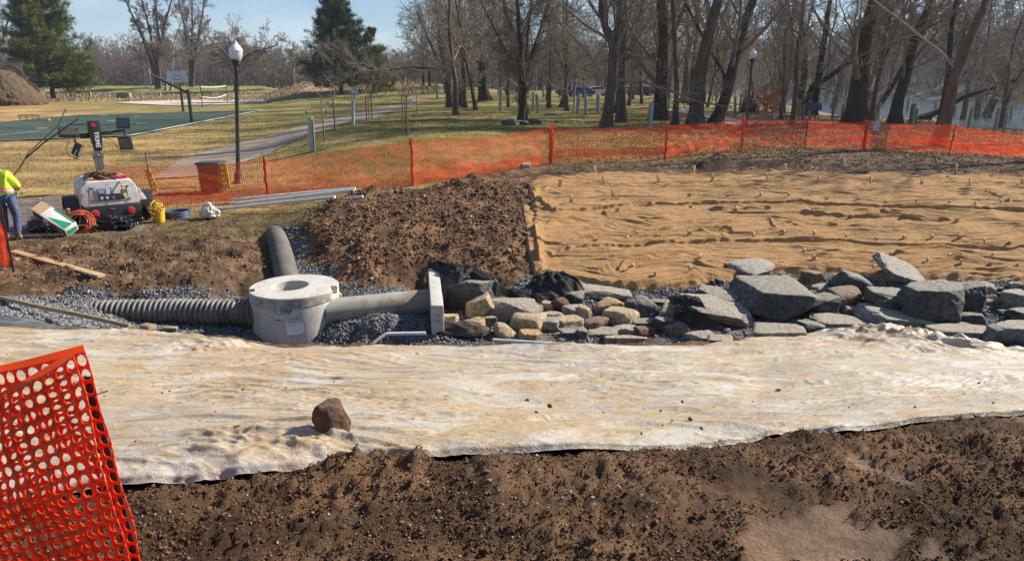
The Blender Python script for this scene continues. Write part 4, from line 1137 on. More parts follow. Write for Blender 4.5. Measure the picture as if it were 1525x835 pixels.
        for i in range(n):
            x, y = area(rng)
            a = rng.uniform(0, 6.28); s = rng.uniform(hmin, hmax) / 14; v, q = arche[i % 6]
            ca, sa = math.cos(a), math.sin(a)
            w = np.stack([v[:, 0] * ca - v[:, 1] * sa, v[:, 0] * sa + v[:, 1] * ca, v[:, 2]], 1) * s + np.array([x, y, float(base_h(np.array([x]), np.array([y]))[0])])
            V.append(w.astype(np.float32)); Q.append(q + off); off += len(w)
        o = link(name, new_mesh(name, np.concatenate(V), quads=np.concatenate(Q)), mat_); tag(o, label, 'woods', kind='stuff')
        return o
    wm = pm('far winter twigs', (.13, .10, .095), (.20, .155, .135), .08, .95, lo=.3, hi=.7)
    wr = pm('river hill twigs', (.095, .085, .08), (.14, .12, .105), .08, .95, lo=.3, hi=.7)
    def area_l(r):
        y = 182 + 90 * r.random() ** 1.3; return r.uniform(-.95, .16) * y, y
    wood('far_woods', 'continuous brown leafless wood across the far side of the field', area_l, 1000, 500, wm, 7.5, 12.5)
    def area_r(r):
        px = r.uniform(1040, 1750); u = (px - 762) / 1040
        b = 236 if px < 1200 else (195 if px < 1400 else 172)
        y = b + 130 * r.random() ** 1.4; return u * y, y
    wood('river_woods', 'leafless wood climbing the hillside across the river', area_r, 440, 520, wr, 9, 16)
    def area_m(r):
        y = r.uniform(130, 240); return r.uniform(-.1, .42) * y, y
    wood('grove_woods', 'leafless wood closing the view behind the grove', area_m, 130, 540, wm, 7, 11)

# ------------------------------------------------------------------ evergreens
def make_pine(label, base, H, W, seed, col, shape=1.0, name='pine_tree', nb=95, tuft=.42, skew=0):
    rng = np.random.default_rng(seed)
    root = thing(name, label, 'tree', base, 'evergreens beyond the field')
    tp = np.array([[[0, 0, -.3], [.05 * H * .1, 0, H * .5], [.0, 0, H * .97]]]); tpl, _ = trunk_line(tp[0], 12)
    v, q = tubes(tpl[None], np.linspace(H * .022, .03, 12)[None], 10)
    link('trunk', new_mesh('trunk', v, quads=q), DARKBARK, root)
    # boughs
    t = rng.uniform(.05, 1, nb) ** .9
    prof = np.where(t < .12, .55 + t * 3.2, np.clip((1 - t) / .88, 0, 1) ** shape * .95 + .05)
    L = W / 2 * prof * rng.uniform(.7, 1.15, nb)
    a = rng.uniform(0, 2 * np.pi, nb)
    L *= 1 + skew * np.cos(a)
    S = 8; s = np.linspace(0, 1, S)[None]
    r = L[:, None] * s
    dz = (-.05 + .40 * t)[:, None] * r + .12 * L[:, None] * s ** 2
    P = np.stack([r * np.cos(a)[:, None], r * np.sin(a)[:, None], t[:, None] * H + dz], -1) + rng.normal(size=(nb, S, 3)) * .06
    bv, bq = tubes(P, np.maximum((.012 * H * (1 - t) * .6 + .02)[:, None] * (1 - .8 * s), .012), 4)
    P2, R2, L2 = sprout(rng, P, np.full((nb, S), .03), L, 13, .2, 1.0, 48, .40, 5, .1, .03, .5, .01)
    v2, q2 = tubes(P2, R2, 3)
    link('bough', new_mesh('bough', np.concatenate([bv, v2]), quads=np.concatenate([bq, q2 + len(bv)])), DARKBARK, root)
    # needle sprays: thin blades fanned about twig points
    pts = np.concatenate([P2[:, 1:].reshape(-1, 3), P[:, 4:].reshape(-1, 3)])
    K = 15
    n = len(pts) * K
    c = np.repeat(pts, K, 0) + rng.normal(size=(n, 3)) * tuft * .38
    d = rng.normal(size=(n, 3)) + np.array([0, 0, .5]) + c / (np.linalg.norm(c[:, :2], axis=1)[:, None] + 2) * np.array([1, 1, 0]) * .8
    d /= np.linalg.norm(d, axis=1, keepdims=True)
    w = np.cross(d, rng.normal(size=(n, 3))); w /= np.linalg.norm(w, axis=1, keepdims=True)
    ln = tuft * rng.uniform(.5, 1.1, n)[:, None]; wd = tuft * .075
    V = np.stack([c - w * wd, c + w * wd, c + d * ln + w * wd * .4, c + d * ln - w * wd * .4], 1).reshape(-1, 3)
    Q = np.arange(n * 4).reshape(-1, 4)
    me = new_mesh('crown', V, quads=Q, smooth=False)
    ca = me.color_attributes.new('tint', 'FLOAT_COLOR', 'POINT')
    clump = np.repeat(sstep(-.5, .5, noise3(pts * .55 + seed)), K)
    cc = np.ones((n * 4, 4)); base_c = np.array(col[0])[None] * (1 - clump[:, None]) + np.array(col[1])[None] * clump[:, None]
    cc[:, :3] = np.repeat(base_c * rng.uniform(.7, 1.3, (n, 1)), 4, 0)
    ca.data.foreach_set('color', cc.astype(np.float32).ravel())
    link('crown', me, tint_mat('needles', .8), root)
    return root

def build_pines():
    def b(px, py, y): p = at_y(px, py, y); p[2] = hg(p[0], p[1]); return p
    make_pine('big dense dark pine towering at the upper left', b(78, 137, 112), 17.0, 13.5, 41, ((.05, .08, .025), (.17, .19, .045)), .62, nb=150, tuft=.42)
    make_pine('conical dark blue-green pine left of the grove', b(508, 133, 105), 14.2, 11.0, 42, ((.035, .065, .035), (.085, .12, .06)), .85, nb=135, tuft=.36)
    make_pine('small sparse olive pine tucked right of the conical pine', b(556, 133, 108), 8.6, 7.5, 43, ((.14, .14, .05), (.22, .20, .08)), .6, nb=40, tuft=.34)
# ------------------------------------------------------------------ shared paints
M_CONC = None
def mats():
    g = globals()
    t = NT('dusty concrete')
    n1 = t.noise(2.2, 6, .65); n2 = t.noise(30, 6, .75)
    c = t.ramp(n1, [(.35, (.45, .42, .365)), (.6, (.56, .53, .465))]); c = t.mix(.35, c, t.ramp(n2, [(.3, (.36, .34, .31)), (.6, (.62, .6, .56))]))
    pit = t.ramp(t.noise(38, 2, .4), [(.69, 0.0), (.72, 1.0)]); c = t.mix(pit, c, (.2, .185, .165))
    st = t.ramp(t.noise(3.5, 8, .75, stretch=(1, 1, .5)), [(.52, 0.0), (.66, .75)]); c = t.mix(st, c, (.40, .27, .17))
    b = t.bsdf(Base_Color=c, Roughness=.85); t.t.links.new(t.bump(t.math('SUBTRACT', n2, t.math('MULTIPLY', pit, .8)), .006), b.inputs['Normal'])
    g['CONC'] = t.m
    g['CONC_BAND'] = pm('weathered concrete band', (.40, .38, .35), (.22, .19, .165), 6, .9, .006, 40, lo=.42, hi=.6, c3=(.5, .48, .45), s3=3)
    g['CONC_OLD'] = pm('mud-smeared concrete pipe', (.40, .375, .32), (.29, .265, .22), 4, .85, .006, 40, c3=(.30, .21, .145), s3=3.5, l3=.58)
    g['HDPE'] = pm('dusty black corrugated plastic', (.075, .073, .068), (.20, .18, .15), 5, .6, .004, 30)
    g['PVC'] = pm('white pvc', (.74, .74, .73), (.60, .58, .55), 5, .35, lo=.45, hi=.75)
    g['BLACKPL'] = pm('black plastic film', (.012, .012, .013), (.02, .02, .02), 8, .18, .01, 18)
    g['GEO'] = pm('black geotextile', (.018, .018, .019), (.045, .042, .038), 4, .8, .01, 40)
    g['WOOD'] = pm('raw lumber', (.50, .35, .19), (.38, .25, .13), 5, .8, .002, 40, stretch=(1, .15, 1))
    g['WOODG'] = pm('weathered lumber', (.33, .26, .19), (.22, .17, .12), 7, .85, .003, 40)
    g['STAKEW'] = pm('pale stake wood', (.50, .34, .18), (.36, .23, .11), 14, .8)
    g['NET'] = None
    t = NT('orange fence plastic')
    n1 = t.noise(3, 4, .6)
    c = t.ramp(n1, [(.35, (.84, .055, .014)), (.65, (.94, .10, .022))])
    b = t.bsdf(Base_Color=c, Roughness=.25)
    tr = t.n('BsdfTranslucent', {'Color': (.95, .10, .02, 1)})
    mx = t.n('MixShader', {0: .35}); t.t.links.new(b.outputs[0], mx.inputs[1]); t.t.links.new(tr.outputs[0], mx.inputs[2]); t.t.links.new(mx.outputs[0], t.out.inputs[0])
    g['NET'] = t.m
    g['STEEL'] = pm('painted dark steel', (.02, .022, .022), (.035, .035, .033), 9, .45)
    g['GALV'] = pm('galvanised steel', (.42, .43, .44), (.30, .31, .32), 9, .35, metallic=.8)
    g['WHITEP'] = pm('dusty white panel', (.58, .575, .55), (.46, .44, .40), 3.5, .5, .002, 25, lo=.4, hi=.7, c3=(.30, .25, .18), s3=5, l3=.60)
    g['BLK'] = pm('black moulded plastic', (.014, .014, .015), (.03, .03, .03), 6, .4)
    g['RUB'] = pm('tyre rubber', (.018, .018, .018), (.05, .045, .04), 6, .8)
    g['REDL'] = pm('red lens', (.75, .02, .025), (.55, .012, .015), 10, .2)
    g['YEL'] = pm('yellow plastic', (.80, .47, .03), (.62, .36, .03), 6, .45)
    g['ORC'] = pm('orange cord', (.62, .14, .05), (.45, .10, .04), 9, .5)
    g['LAMPG'] = pm('dark green lamp paint', (.018, .032, .030), (.03, .045, .04), 9, .4)
    g['GUARD'] = pm('pale green tree tube', (.33, .42, .36), (.24, .30, .26), 6, .5)
    g['GUARDD'] = pm('weathered tube', (.22, .27, .23), (.15, .18, .15), 6, .6)

def rockmat(name, c1, c2, c3, l3=.55, dust=.75):
    t = NT(name)
    n1 = t.noise(1.6, 6, .65); n2 = t.noise(14, 7, .7); n3 = t.noise(4, 5, .6)
    c = t.ramp(n1, [(.35, c1), (.65, c2)])
    c = t.mix(.55, c, t.ramp(n2, [(.36, tuple(x * .3 for x in c1)), (.62, tuple(min(1, x * 1.7) for x in c2))]))
    vein = t.n('TexNoise', {'Vector': t.co.outputs['Object'], 'Scale': 2.6, 'Detail': 3.0, 'Distortion': 1.2}, noise_type='RIDGED_MULTIFRACTAL').outputs[0]
    c = t.mix(t.ramp(vein, [(.80, 0.0), (.95, .5)]), c, tuple(min(1, x * 2.2) for x in c2))
    c = t.mix(t.ramp(n3, [(l3, 0.0), (l3 + .12, .8)]), c, c3)
    # dust tint that also paints sunlit tops: pale where the face looks up
    nz = t.n('SeparateXYZ', {'Vector': t.n('NewGeometry').outputs['Normal']}).outputs[2]
    up = t.math('MULTIPLY', t.ramp(nz, [(.68, 0.0), (.88, 1.0)]), t.ramp(n2, [(.36, .25), (.5, 1.0)]))
    c = t.mix(t.math('MULTIPLY', up, dust), c, tuple(x * .75 + y * .25 for x, y in zip((.52, .46, .36), c2)))
    b = t.bsdf(Base_Color=c, Roughness=.82); b.inputs['Specular IOR Level'].default_value = .3
    t.t.links.new(t.bump(t.math('ADD', n2, t.noise(32, 5, .7)), .05), b.inputs['Normal'])
    return t.m

def rock_geo(seed, dims, kind, sub=5):
    """angular block or worn fieldstone: a ball pared down by random planes"""
    rng = np.random.default_rng(seed)
    bm = bmesh.new(); bmesh.ops.create_icosphere(bm, subdivisions=sub, radius=1)
    P = np.array([v.co[:] for v in bm.verts]); F = [[v.index for v in f.verts] for f in bm.faces]; bm.free()
    ang = {'block': 0.0, 'slab': 0.0, 'round': 1.0, 'mid': .5}[kind]
    # pare
    nr = []
    if kind in ('block', 'slab', 'mid'):
        for ax in range(3):
            for s in (-1, 1):
                n = np.zeros(3); n[ax] = s
                tilt = .06 if ax == 2 and s == 1 else .2
                n = n + rng.normal(size=3) * tilt * (.6 if kind == 'slab' else 1); n /= np.linalg.norm(n); nr.append((n, rng.uniform(.62, .78)))
        for _ in range(13 if kind == 'block' else 9):
            n = rng.normal(size=3); n /= np.linalg.norm(n); nr.append((n, rng.uniform(.74, .96)))
    else:
        for _ in range(16):
            n = rng.normal(size=3); n /= np.linalg.norm(n); nr.append((n, rng.uniform(.78, .95)))
    Nn = np.array([a for a, _ in nr]); D = np.array([b for _, b in nr])
    dot = P @ Nn.T
    rr = np.where(dot > .02, D[None] / np.maximum(dot, .02), 9)
    p = {'block': 90, 'slab': 60, 'round': 7, 'mid': 13}[kind]
    r = (np.sum(rr ** (-p), 1)) ** (-1.0 / p)
    r = np.minimum(r, 1.25)
    Q = P * r[:, None]
    off = rng.uniform(-50, 50, 3)
    a1 = .03 if kind in ('block', 'slab') else .06
    nz = noise3(Q * 1.8 + off) * a1 + (.5 - np.abs(noise3(Q * 3.6 + off))) * .045 + noise3(Q * 9 + off) * .02 + noise3(Q * 20 + off) * .012
    if kind in ('block', 'slab'):
        cr = np.abs(noise3(Q * 2.6 + off + 9)); nz = nz - .035 * (cr < .05)
    Q = Q * (1 + nz)[:, None]
    lo, hi = Q.min(0), Q.max(0)
    Q = (Q - (lo + hi) / 2) / ((hi - lo) / 2)
    return Q * np.array(dims) / 2, F

def rock_at(bbox, kind, mat_, label, group=None, seed=None, rot=0, dratio=.8, tilt=0, tiltx=0, cat='boulder', name='boulder', zc=None, sub=5, sink=.12, lift=0, flat=0):
    x0, y0, x1, y1 = bbox
    cx = (x0 + x1) / 2
    b = hit(cx, y1) if zc is None else at_z(cx, y1, zc)
    depth = b[1] * CP + (EYE - b[2]) * SP
    s = depth / FPX
    w = (x1 - x0) * s; hp = (y1 - y0) * s
    D = w * (1.15 if kind == 'slab' and dratio == .8 else dratio * (1.15 if kind == 'block' else 1))
    th = math.atan2(EYE - b[2], b[1]) + rad(tiltx)
    h = (hp - D * math.sin(th) * .8) / math.cos(th)
    hm = .16 if kind == 'slab' else .3
    if h < w * hm: h = w * hm; D = max((hp - h * math.cos(th)) / math.sin(th) / .8, w * .3)
    h *= 1 + sink
    if flat: h = w * flat; D = w * .8
    seed = seed if seed is not None else int(x0 * 7 + y0)
    Q, F = rock_geo(seed, (w * 1.13, D * 1.05, h * 1.08), kind, sub)
    rj = np.random.default_rng(seed + 5)
    if not rot: rot = rj.uniform(-28, 28) if kind != 'slab' else rj.uniform(-14, 14)
    if not tilt: tilt = rj.uniform(-11, 11) if kind != 'slab' else rj.uniform(-5, 5)
    R = Matrix.Rotation(rad(rot), 3, 'Z') @ Matrix.Rotation(rad(tilt), 3, 'Y') @ Matrix.Rotation(rad(tiltx), 3, 'X')
    Q = Q @ np.array(R).T
    yo = -Q[:, 1].min() * .9
    c = np.array([b[0] * (b[1] + yo) / b[1], b[1] + yo, b[2] - Q[:, 2].min() - h * sink + lift])
    o = put(name, Q + c, mat_, faces=F)
    me = o.data
    me.polygons.foreach_set('use_smooth', np.ones(len(me.polygons), bool))
    tag(o, label, cat, group)
    return o

def build_rocks():
    GRY = rockmat('grey quarry stone', (.085, .088, .083), (.145, .142, .128), (.23, .195, .14), .6)
    DGR = rockmat('dark blue-grey stone', (.06, .065, .07), (.11, .115, .115), (.17, .15, .12), .62)
    LGR = rockmat('light grey stone', (.24, .235, .21), (.33, .32, .28), (.35, .28, .2), .58)
    TAN = rockmat('tan fieldstone', (.42, .31, .175), (.54, .42, .26), (.28, .19, .11), .62, .15)
    ORG = rockmat('ochre fieldstone', (.42, .25, .115), (.50, .33, .17), (.30, .18, .10), .62, .15)
    BRN = rockmat('brown stone', (.21, .13, .085), (.30, .20, .135), (.37, .27, .19), .6, .3)
    RED = rockmat('dark red stone', (.14, .065, .048), (.20, .10, .07), (.26, .19, .15), .65, .2)
    DST = rockmat('dust-covered stone', (.28, .235, .18), (.37, .31, .25), (.21, .185, .155), .55)
    GB = 'boulders armouring the channel'; GF = 'fieldstones in the channel'
    L = [
     ((655, 414, 745, 470), 'block', GRY, 'long grey-green block standing right behind the concrete headwall', GB, dict(dratio=.45)),
     ((694, 443, 734, 478), 'block', TAN, 'angular tan stone leaning on the grey block by the headwall', GF, dict(tilt=-22)),
     ((727, 444, 806, 483), 'block', DST, 'long low grey-brown boulder right of the angular tan stone', GB, dict(dratio=.55)),
     ((717, 470, 740, 487), 'mid', GRY, 'small grey stone under the end of the long low boulder', GF, {}),
     ((681, 477, 724, 500), 'block', ORG, 'flat orange-tan stone beside the cream block', GF, {}),
     ((657, 467, 683, 489), 'block', TAN, 'cream squared block at the foot of the headwall', GF, dict(dratio=.6)),
     ((735, 480, 769, 507), 'round', TAN, 'pale rounded stone above the white pipe end', GF, {}),
     ((762, 465, 809, 496), 'mid', TAN, 'largest golden tan fieldstone in the middle of the heap', GF, {}),
     ((772, 490, 805, 509), 'mid', ORG, 'low golden stone next to the white pipe', GF, {}),
     ((780, 453, 808, 472), 'mid', BRN, 'brown stone wedged behind the largest golden fieldstone', GF, {}),
     ((803, 472, 832, 495), 'block', LGR, 'pale greenish angular stone right of the largest golden fieldstone', GF, {}),
     ((827, 471, 865, 495), 'mid', TAN, 'smooth tan stone right of the pale greenish one', GF, {}),
     ((806, 463, 839, 478), 'mid', DST, 'flat dusty stone behind the pale greenish one', GF, {}),
     ((837, 454, 877, 478), 'mid', DST, 'speckled tan and white stone below the dark wet stone', GF, {}),
     ((822, 443, 846, 468), 'round', RED, 'dark red-brown round stone in front of the black fabric', GF, {}),
     ((806, 449, 824, 466), 'mid', TAN, 'small pale stone left of the dark red round one', GF, {}),
     ((833, 432, 870, 456), 'mid', DGR, 'dark wet stone touching the black fabric pile', GF, {}),
     ((827, 486, 874, 504), 'slab', GRY, 'flat grey slab stone in front of the heap near the sheet', GF, {}),
     ((861, 422, 932, 448), 'slab', DST, 'wide flat dusty slab tucked under the burlap hem', GB, {}),
     ((882, 443, 925, 470), 'round', ORG, 'orange-tan oval cobble on top of the heap', GF, {}),
     ((903, 457, 947, 489), 'mid', TAN, 'lumpy golden stone below the orange oval cobble', GF, {}),
     ((866, 471, 906, 494), 'round', BRN, 'brown oval stone left of the lumpy golden one', GF, dict(tilt=-12)),
     ((932, 444, 981, 477), 'round', DGR, 'dark blue-grey rounded boulder in the heap', GF, dict(tilt=14)),
     ((976, 450, 1011, 479), 'round', TAN, 'round grey-tan stone left of the black fabric flap', GF, {}),
     ((963, 442, 1002, 455), 'slab', GRY, 'thin flat stone perched behind the dark blue-grey boulder', GF, {}),
     ((1012, 444, 1117, 490), 'slab', DST, 'large sloping flat slab draped with black fabric', GB, dict(tilt=8, tiltx=8)),
     ((1038, 430, 1103, 470), 'block', GRY, 'grey block behind the large sloping slab', GB, {}),
     ((1090, 412, 1199, 480), 'block', GRY, 'huge grey boulder with a flat pale top in the centre right', GB, dict(dratio=.85, seed=4, tilt=3, rot=9)),
     ((1085, 385, 1153, 419), 'round', LGR, 'round-edged flat stone lying on the burlap above the huge boulder', GB, dict(sink=.0, tiltx=12, lift=.13, flat=.17)),
     ((970, 472, 1002, 497), 'mid', DGR, 'small dark stone under the black fabric flap', GF, {}),
     ((984, 480, 1021, 501), 'mid', BRN, 'brown stone at the bottom edge left of the gravel patch', GF, {}),
     ((941, 473, 978, 492), 'mid', DGR, 'dark stone between the golden and grey ones', GF, {}),
     ((944, 485, 975, 503), 'mid', RED, 'reddish stone low in the heap', GF, {}),
     ((856, 488, 875, 506), 'mid', GRY, 'small grey stone below the brown oval one', GF, {}),
     ((877, 489, 921, 506), 'slab', DST, 'flat dusty stone along the lower edge of the heap', GF, {}),
     ((915, 482, 948, 500), 'block', LGR, 'small angular grey stone below the lumpy golden one', GF, {}),
     ((1118, 482, 1197, 508), 'slab', DST, 'broad brownish slab half buried below the huge boulder', GB, {}),
     ((859, 455, 878, 480), 'mid', TAN, 'tan stone left of the orange oval cobble', GF, {}),
     ((1189, 402, 1224, 427), 'mid', BRN, 'brown-grey stone sitting against the burlap hem', GB, {}),
     ((1239, 408, 1294, 442), 'mid', DGR, 'dark blue-grey wedge boulder below the burlap hem', GB, dict(tilt=16)),
     ((1198, 440, 1242, 474), 'block', DGR, 'dark square boulder right of the huge pale-topped one', GB, {}),
     ((1301, 384, 1372, 427), 'slab', LGR, 'long tilted flat slab resting on the burlap', GB, dict(tilt=20, tiltx=18, flat=.16, lift=.0, sink=.1)),
     ((1336, 418, 1422, 492), 'block', GRY, 'massive squared grey boulder with a light top on the right', GB, dict(dratio=.85, seed=21, tilt=-3, rot=-12)),
     ((1275, 430, 1355, 476), 'block', GRY, 'squat grey block joined to the left of the massive squared boulder', GB, {}),
     ((1416, 420, 1463, 474), 'block', DGR, 'tall dark boulder right of the massive squared one', GB, {}),
     ((1425, 465, 1463, 489), 'mid', DGR, 'smaller dark stone under the tall dark boulder', GF, {}),
     ((1444, 421, 1475, 444), 'block', LGR, 'light flat-faced stone among the cobbles', GF, {}),
     ((1492, 431, 1545, 465), 'mid', LGR, 'broad light grey boulder at the right picture edge', GB, {}),
     ((1465, 478, 1545, 513), 'block', LGR, 'large pale boulder at the lower right end of the row', GB, {}),
     ((1498, 459, 1540, 482), 'mid', GRY, 'grey stone between the two light boulders at the right edge', GB, {}),
     ((1457, 445, 1478, 461), 'mid', BRN, 'small reddish-brown stone among the grey cobbles', GF, {}),
     ((1382, 485, 1466, 510), 'slab', DST, 'flat dusty slab below the massive squared boulder', GB, {}),
     ((1281, 458, 1381, 499), 'slab', LGR, 'big flat sloping grey slab before the squat block', GB, dict(tilt=8)),
     ((1210, 467, 1290, 496), 'slab', DST, 'flat muddy slab left of the big sloping one', GB, {}),
     ((1188, 478, 1225, 503), 'mid', DGR, 'dark stone below the dark square boulder', GF, {}),
     ((1247, 427, 1269, 442), 'mid', GRY, 'small grey stone below the dark wedge boulder', GF, {}),
     ((1255, 456, 1286, 475), 'mid', DST, 'small brown-grey stone above the big sloping slab', GF, {}),
     ((1206, 422, 1236, 436), 'mid', LGR, 'small pale stone below the brown-grey one at the hem', GF, {}),
     ((1404, 477, 1440, 495), 'mid', DGR, 'small dark stone at the corner of the massive squared boulder', GF, {}),
     ((1224, 430, 1278, 464), 'mid', BRN, 'muddy brown lump between the wedge boulder and the dark square one', GB, {}),
     ((1054, 498, 1090, 512), 'slab', DST, 'thin flat stone by the sheet left of the broad brownish slab', GF, {}),
     ((1020, 494, 1062, 510), 'slab', DST, 'low muddy stone against the sheet below the black flap', GF, {}),
     ((900, 500, 960, 514), 'slab', DST, 'long low stone half hidden by the sheet edge', GF, {}),
    ]
    for bb, k, m, lab, g, kw in L: rock_at(bb, k, m, lab, g, **kw)
    # rock on the sheet
    b = hit(495, 662); b[2] = base_h(b[:1], b[1:2])[0] + .035
    t = rockmat('muddy brown rock', (.10, .055, .033), (.17, .10, .06), (.27, .18, .11), .6, .12)
    s = (b[1] * CP + (EYE - b[2]) * SP) / FPX
    Q, F = rock_geo(63, (64 * s, 54 * s, 60 * s), 'mid')
    Q = Q * (1 + .10 * noise3(Q * 14 + 3) + .05 * noise3(Q * 40))[:, None]
    up = (Q[:, 2] - Q[:, 2].min()) / np.ptp(Q[:, 2]); Q[:, 0] = Q[:, 0] * (1.05 - .42 * up) - .012 * up
    o = put('rock', Q + b + np.array([0, .03, 24 * s]), t, faces=F); tag(o, 'single brown muddy rock weighing down the plastic sheeting', 'rock')
    rock_at((775, 242, 791, 252), 'mid', LGR, 'lone grey stone by the foot of the orange netting', cat='rock', name='rock')
    for i, bb in enumerate([(749, 177, 772, 187), (770, 180, 786, 187), (788, 177, 797, 186), (796, 178, 806, 185)]):
        rock_at(bb, 'mid', DGR if i % 2 else GRY, ('large dark stone left of the dark multi-stemmed tree', 'low dark stone in front of the multi-stemmed tree', 'small dark stone right of the multi-stemmed tree', 'rightmost small stone of the ring at the multi-stemmed tree')[i], 'stones ringing the tree foot', cat='rock', name='rock', sub=3)
    for i, bb in enumerate([(626, 129, 633, 134), (634, 129, 641, 134)]):
        rock_at(bb, 'mid', LGR, ('pale far rock left of the mound tree', 'pale far rock right of the mound tree')[i], 'rocks at the far mound tree', cat='rock', name='rock', sub=3)
    # river cobbles among gravel
    rng = np.random.default_rng(9)
    cob = [(1503, 419, 1517, 430), (1478, 426, 1492, 436), (1484, 434, 1498, 444), (1466, 428, 1479, 437), (1520, 424, 1535, 434), (1470, 438, 1482, 447), (1056, 416, 1064, 426), (1064, 414, 1071, 424), (1071, 416, 1079, 425)]
    for _ in range(44):
        cx, cy = rng.uniform(1440, 1532), rng.uniform(428, 482); w = rng.uniform(8, 17); cob.append((cx - w / 2, cy - w * .75, cx + w / 2, cy))
    for _ in range(26):
        cx, cy = rng.uniform(1190, 1330), rng.uniform(420, 500); w = rng.uniform(7, 14); cob.append((cx - w / 2, cy - w * .75, cx + w / 2, cy))
    for _ in range(30):
        cx, cy = rng.uniform(700, 1100), rng.uniform(470, 512); w = rng.uniform(7, 14); cob.append((cx - w / 2, cy - w * .75, cx + w / 2, cy))
    proto = []
    for i, bb in enumerate(cob):
        m = [GRY, DGR, DGR, LGR, BRN if i % 3 == 0 else GRY][i % 5]
        w = bb[0]
        if w > 1420: lab, g = 'small rounded grey cobble in the loose scree right of the tall dark boulder', 'cobbles in the scree on the right'
        elif w > 1150: lab, g = 'small grey cobble lodged between the boulders right of the huge pale-topped one', 'cobbles between the right boulders'
        elif bb[3] < 430: lab, g = 'small grey cobble at the burlap hem left of the round-edged flat stone', 'cobbles at the burlap hem'
        else: lab, g = 'small cobble filling gaps along the lower edge of the fieldstone heap', 'cobbles below the fieldstone heap'
        rock_at(bb, 'round', m, lab, g, cat='cobble', name='cobble', sub=3)

# ------------------------------------------------------------------ stakes
STAKES = [(887, 263, 14), (900, 278, 12), (833, 284, 12), (981, 275, 12), (1033, 262, 15), (1060, 274, 9), (850, 309, 10), (913, 302, 11), (968, 298, 4), (1026, 298, 6), (1084, 299, 4), (1132, 300, 6), (919, 322, 6), (1028, 315, 6), (1097, 318, 6), (805, 344, 5), (934, 360, 6), (980, 358, 5), (1026, 357, 6), (1076, 358, 6), (1122, 359, 7), (886, 365, 6), (840, 373, 6), (1042, 390, 6), (943, 402, 6), (1080, 402, 7), (1028, 410, 8), (975, 419, 9), (931, 410, 4),
 (1142, 272, 8), (1171, 260, 15), (1217, 276, 10), (1296, 277, 10), (1372, 279, 7), (1422, 261, 14), (1444, 280, 10), (1521, 281, 9), (1174, 299, 5), (1230, 303, 5), (1278, 304, 7), (1319, 307, 4), (1363, 308, 5), (1413, 309, 4), (1451, 310, 5), (1489, 309, 5), (1208, 321, 5), (1268, 329, 5), (1346, 331, 6), (1424, 335, 6), (1502, 336, 5), (1166, 357, 6), (1212, 357, 6), (1260, 358, 5), (1305, 363, 5), (1345, 363, 5), (1387, 364, 6), (1427, 365, 6), (1465, 368, 7), (1503, 370, 5), (1197, 381, 6), (1163, 397, 6), (1211, 393, 8), (1260, 396, 6), (1301, 402, 6), (1326, 385, 6), (1413, 388, 5), (1477, 386, 6), (1380, 396, 7), (1430, 398, 7), (1474, 399, 6), (1514, 401, 5)]
def build_stakes():
    proto = []
    for k in range(3):
        mb = MB(); w, d = .10, .035
        poly_ = [(-w / 2 * .8, -.25), (w / 2 * .8, -.25), (w / 2, .93), (w / 2 - .012, 1.0), (-w / 2 + .006, .985), (-w / 2, .93)]
        mb.prism(poly_, -d / 2, d / 2, 'y')
        proto.append(mb)
    rng = np.random.default_rng(3)
    me = None
    for i, (px, py, h) in enumerate(STAKES):
        b = hit(px, py); z = float(burlap_z(b[:1], b[1:2])[0]) if py > 266 else hg(b[0], b[1])
        s = (b[1] * CP + (EYE - z) * SP) / FPX
        hh = h * s * (1.15 if h >= 9 else 1.0)
        if me is None:
            o = proto[0].build('wooden_stake', STAKEW, bevel=.003); me = o.data
        else: o = bpy.data.objects.new('wooden_stake', me); COL.objects.link(o)
        o.location = (b[0], b[1], z); o.scale = (1.0 * rng.uniform(.85, 1.15), 1, hh)
        o.rotation_euler = (rad(rng.normal(-4, 5)), rad(rng.normal(0, 5)), rad(rng.normal(38, 16)))
        row = ('tall wooden stake standing along the upper hem of the burlap' if h >= 9 and py < 290 else
               'short stake in the upper half of the burlap, above its first seam' if py < 312 else
               'short stake in the middle band of the burlap between both seams' if py < 350 else
               'short stake in the row along the second burlap seam' if py < 378 else
               'short stake near the lower hem of the burlap by the boulders')
        tag(o, row, 'stake', {'t': 'stakes along the upper hem', 'u': 'x'}.get('z') or 'stakes ' + row.split('stake ')[1][:40].strip())
    # loose splints on the upper hem
    for (a, b_, lab) in (((820, 277), (831, 284), 'short loose piece of stake lying on the upper left corner of the burlap'), ((1293, 259), (1306, 266), 'loose broken stake lying at the top hem of the burlap centre right'), ((1402, 259), (1412, 267), 'broken stake lying beside the tall one at the top right hem')):
        p, q = hit(*a), hit(*b_)
        for w in (p, q): w[2] = hg(w[0], w[1]) + .09
        mb = MB(); mb.tube([p - p, q - p], [.022, .018], 4)
        o = mb.build('wood_splint', STAKEW, loc=tuple(p)); tag(o, lab, 'wood scrap', None)

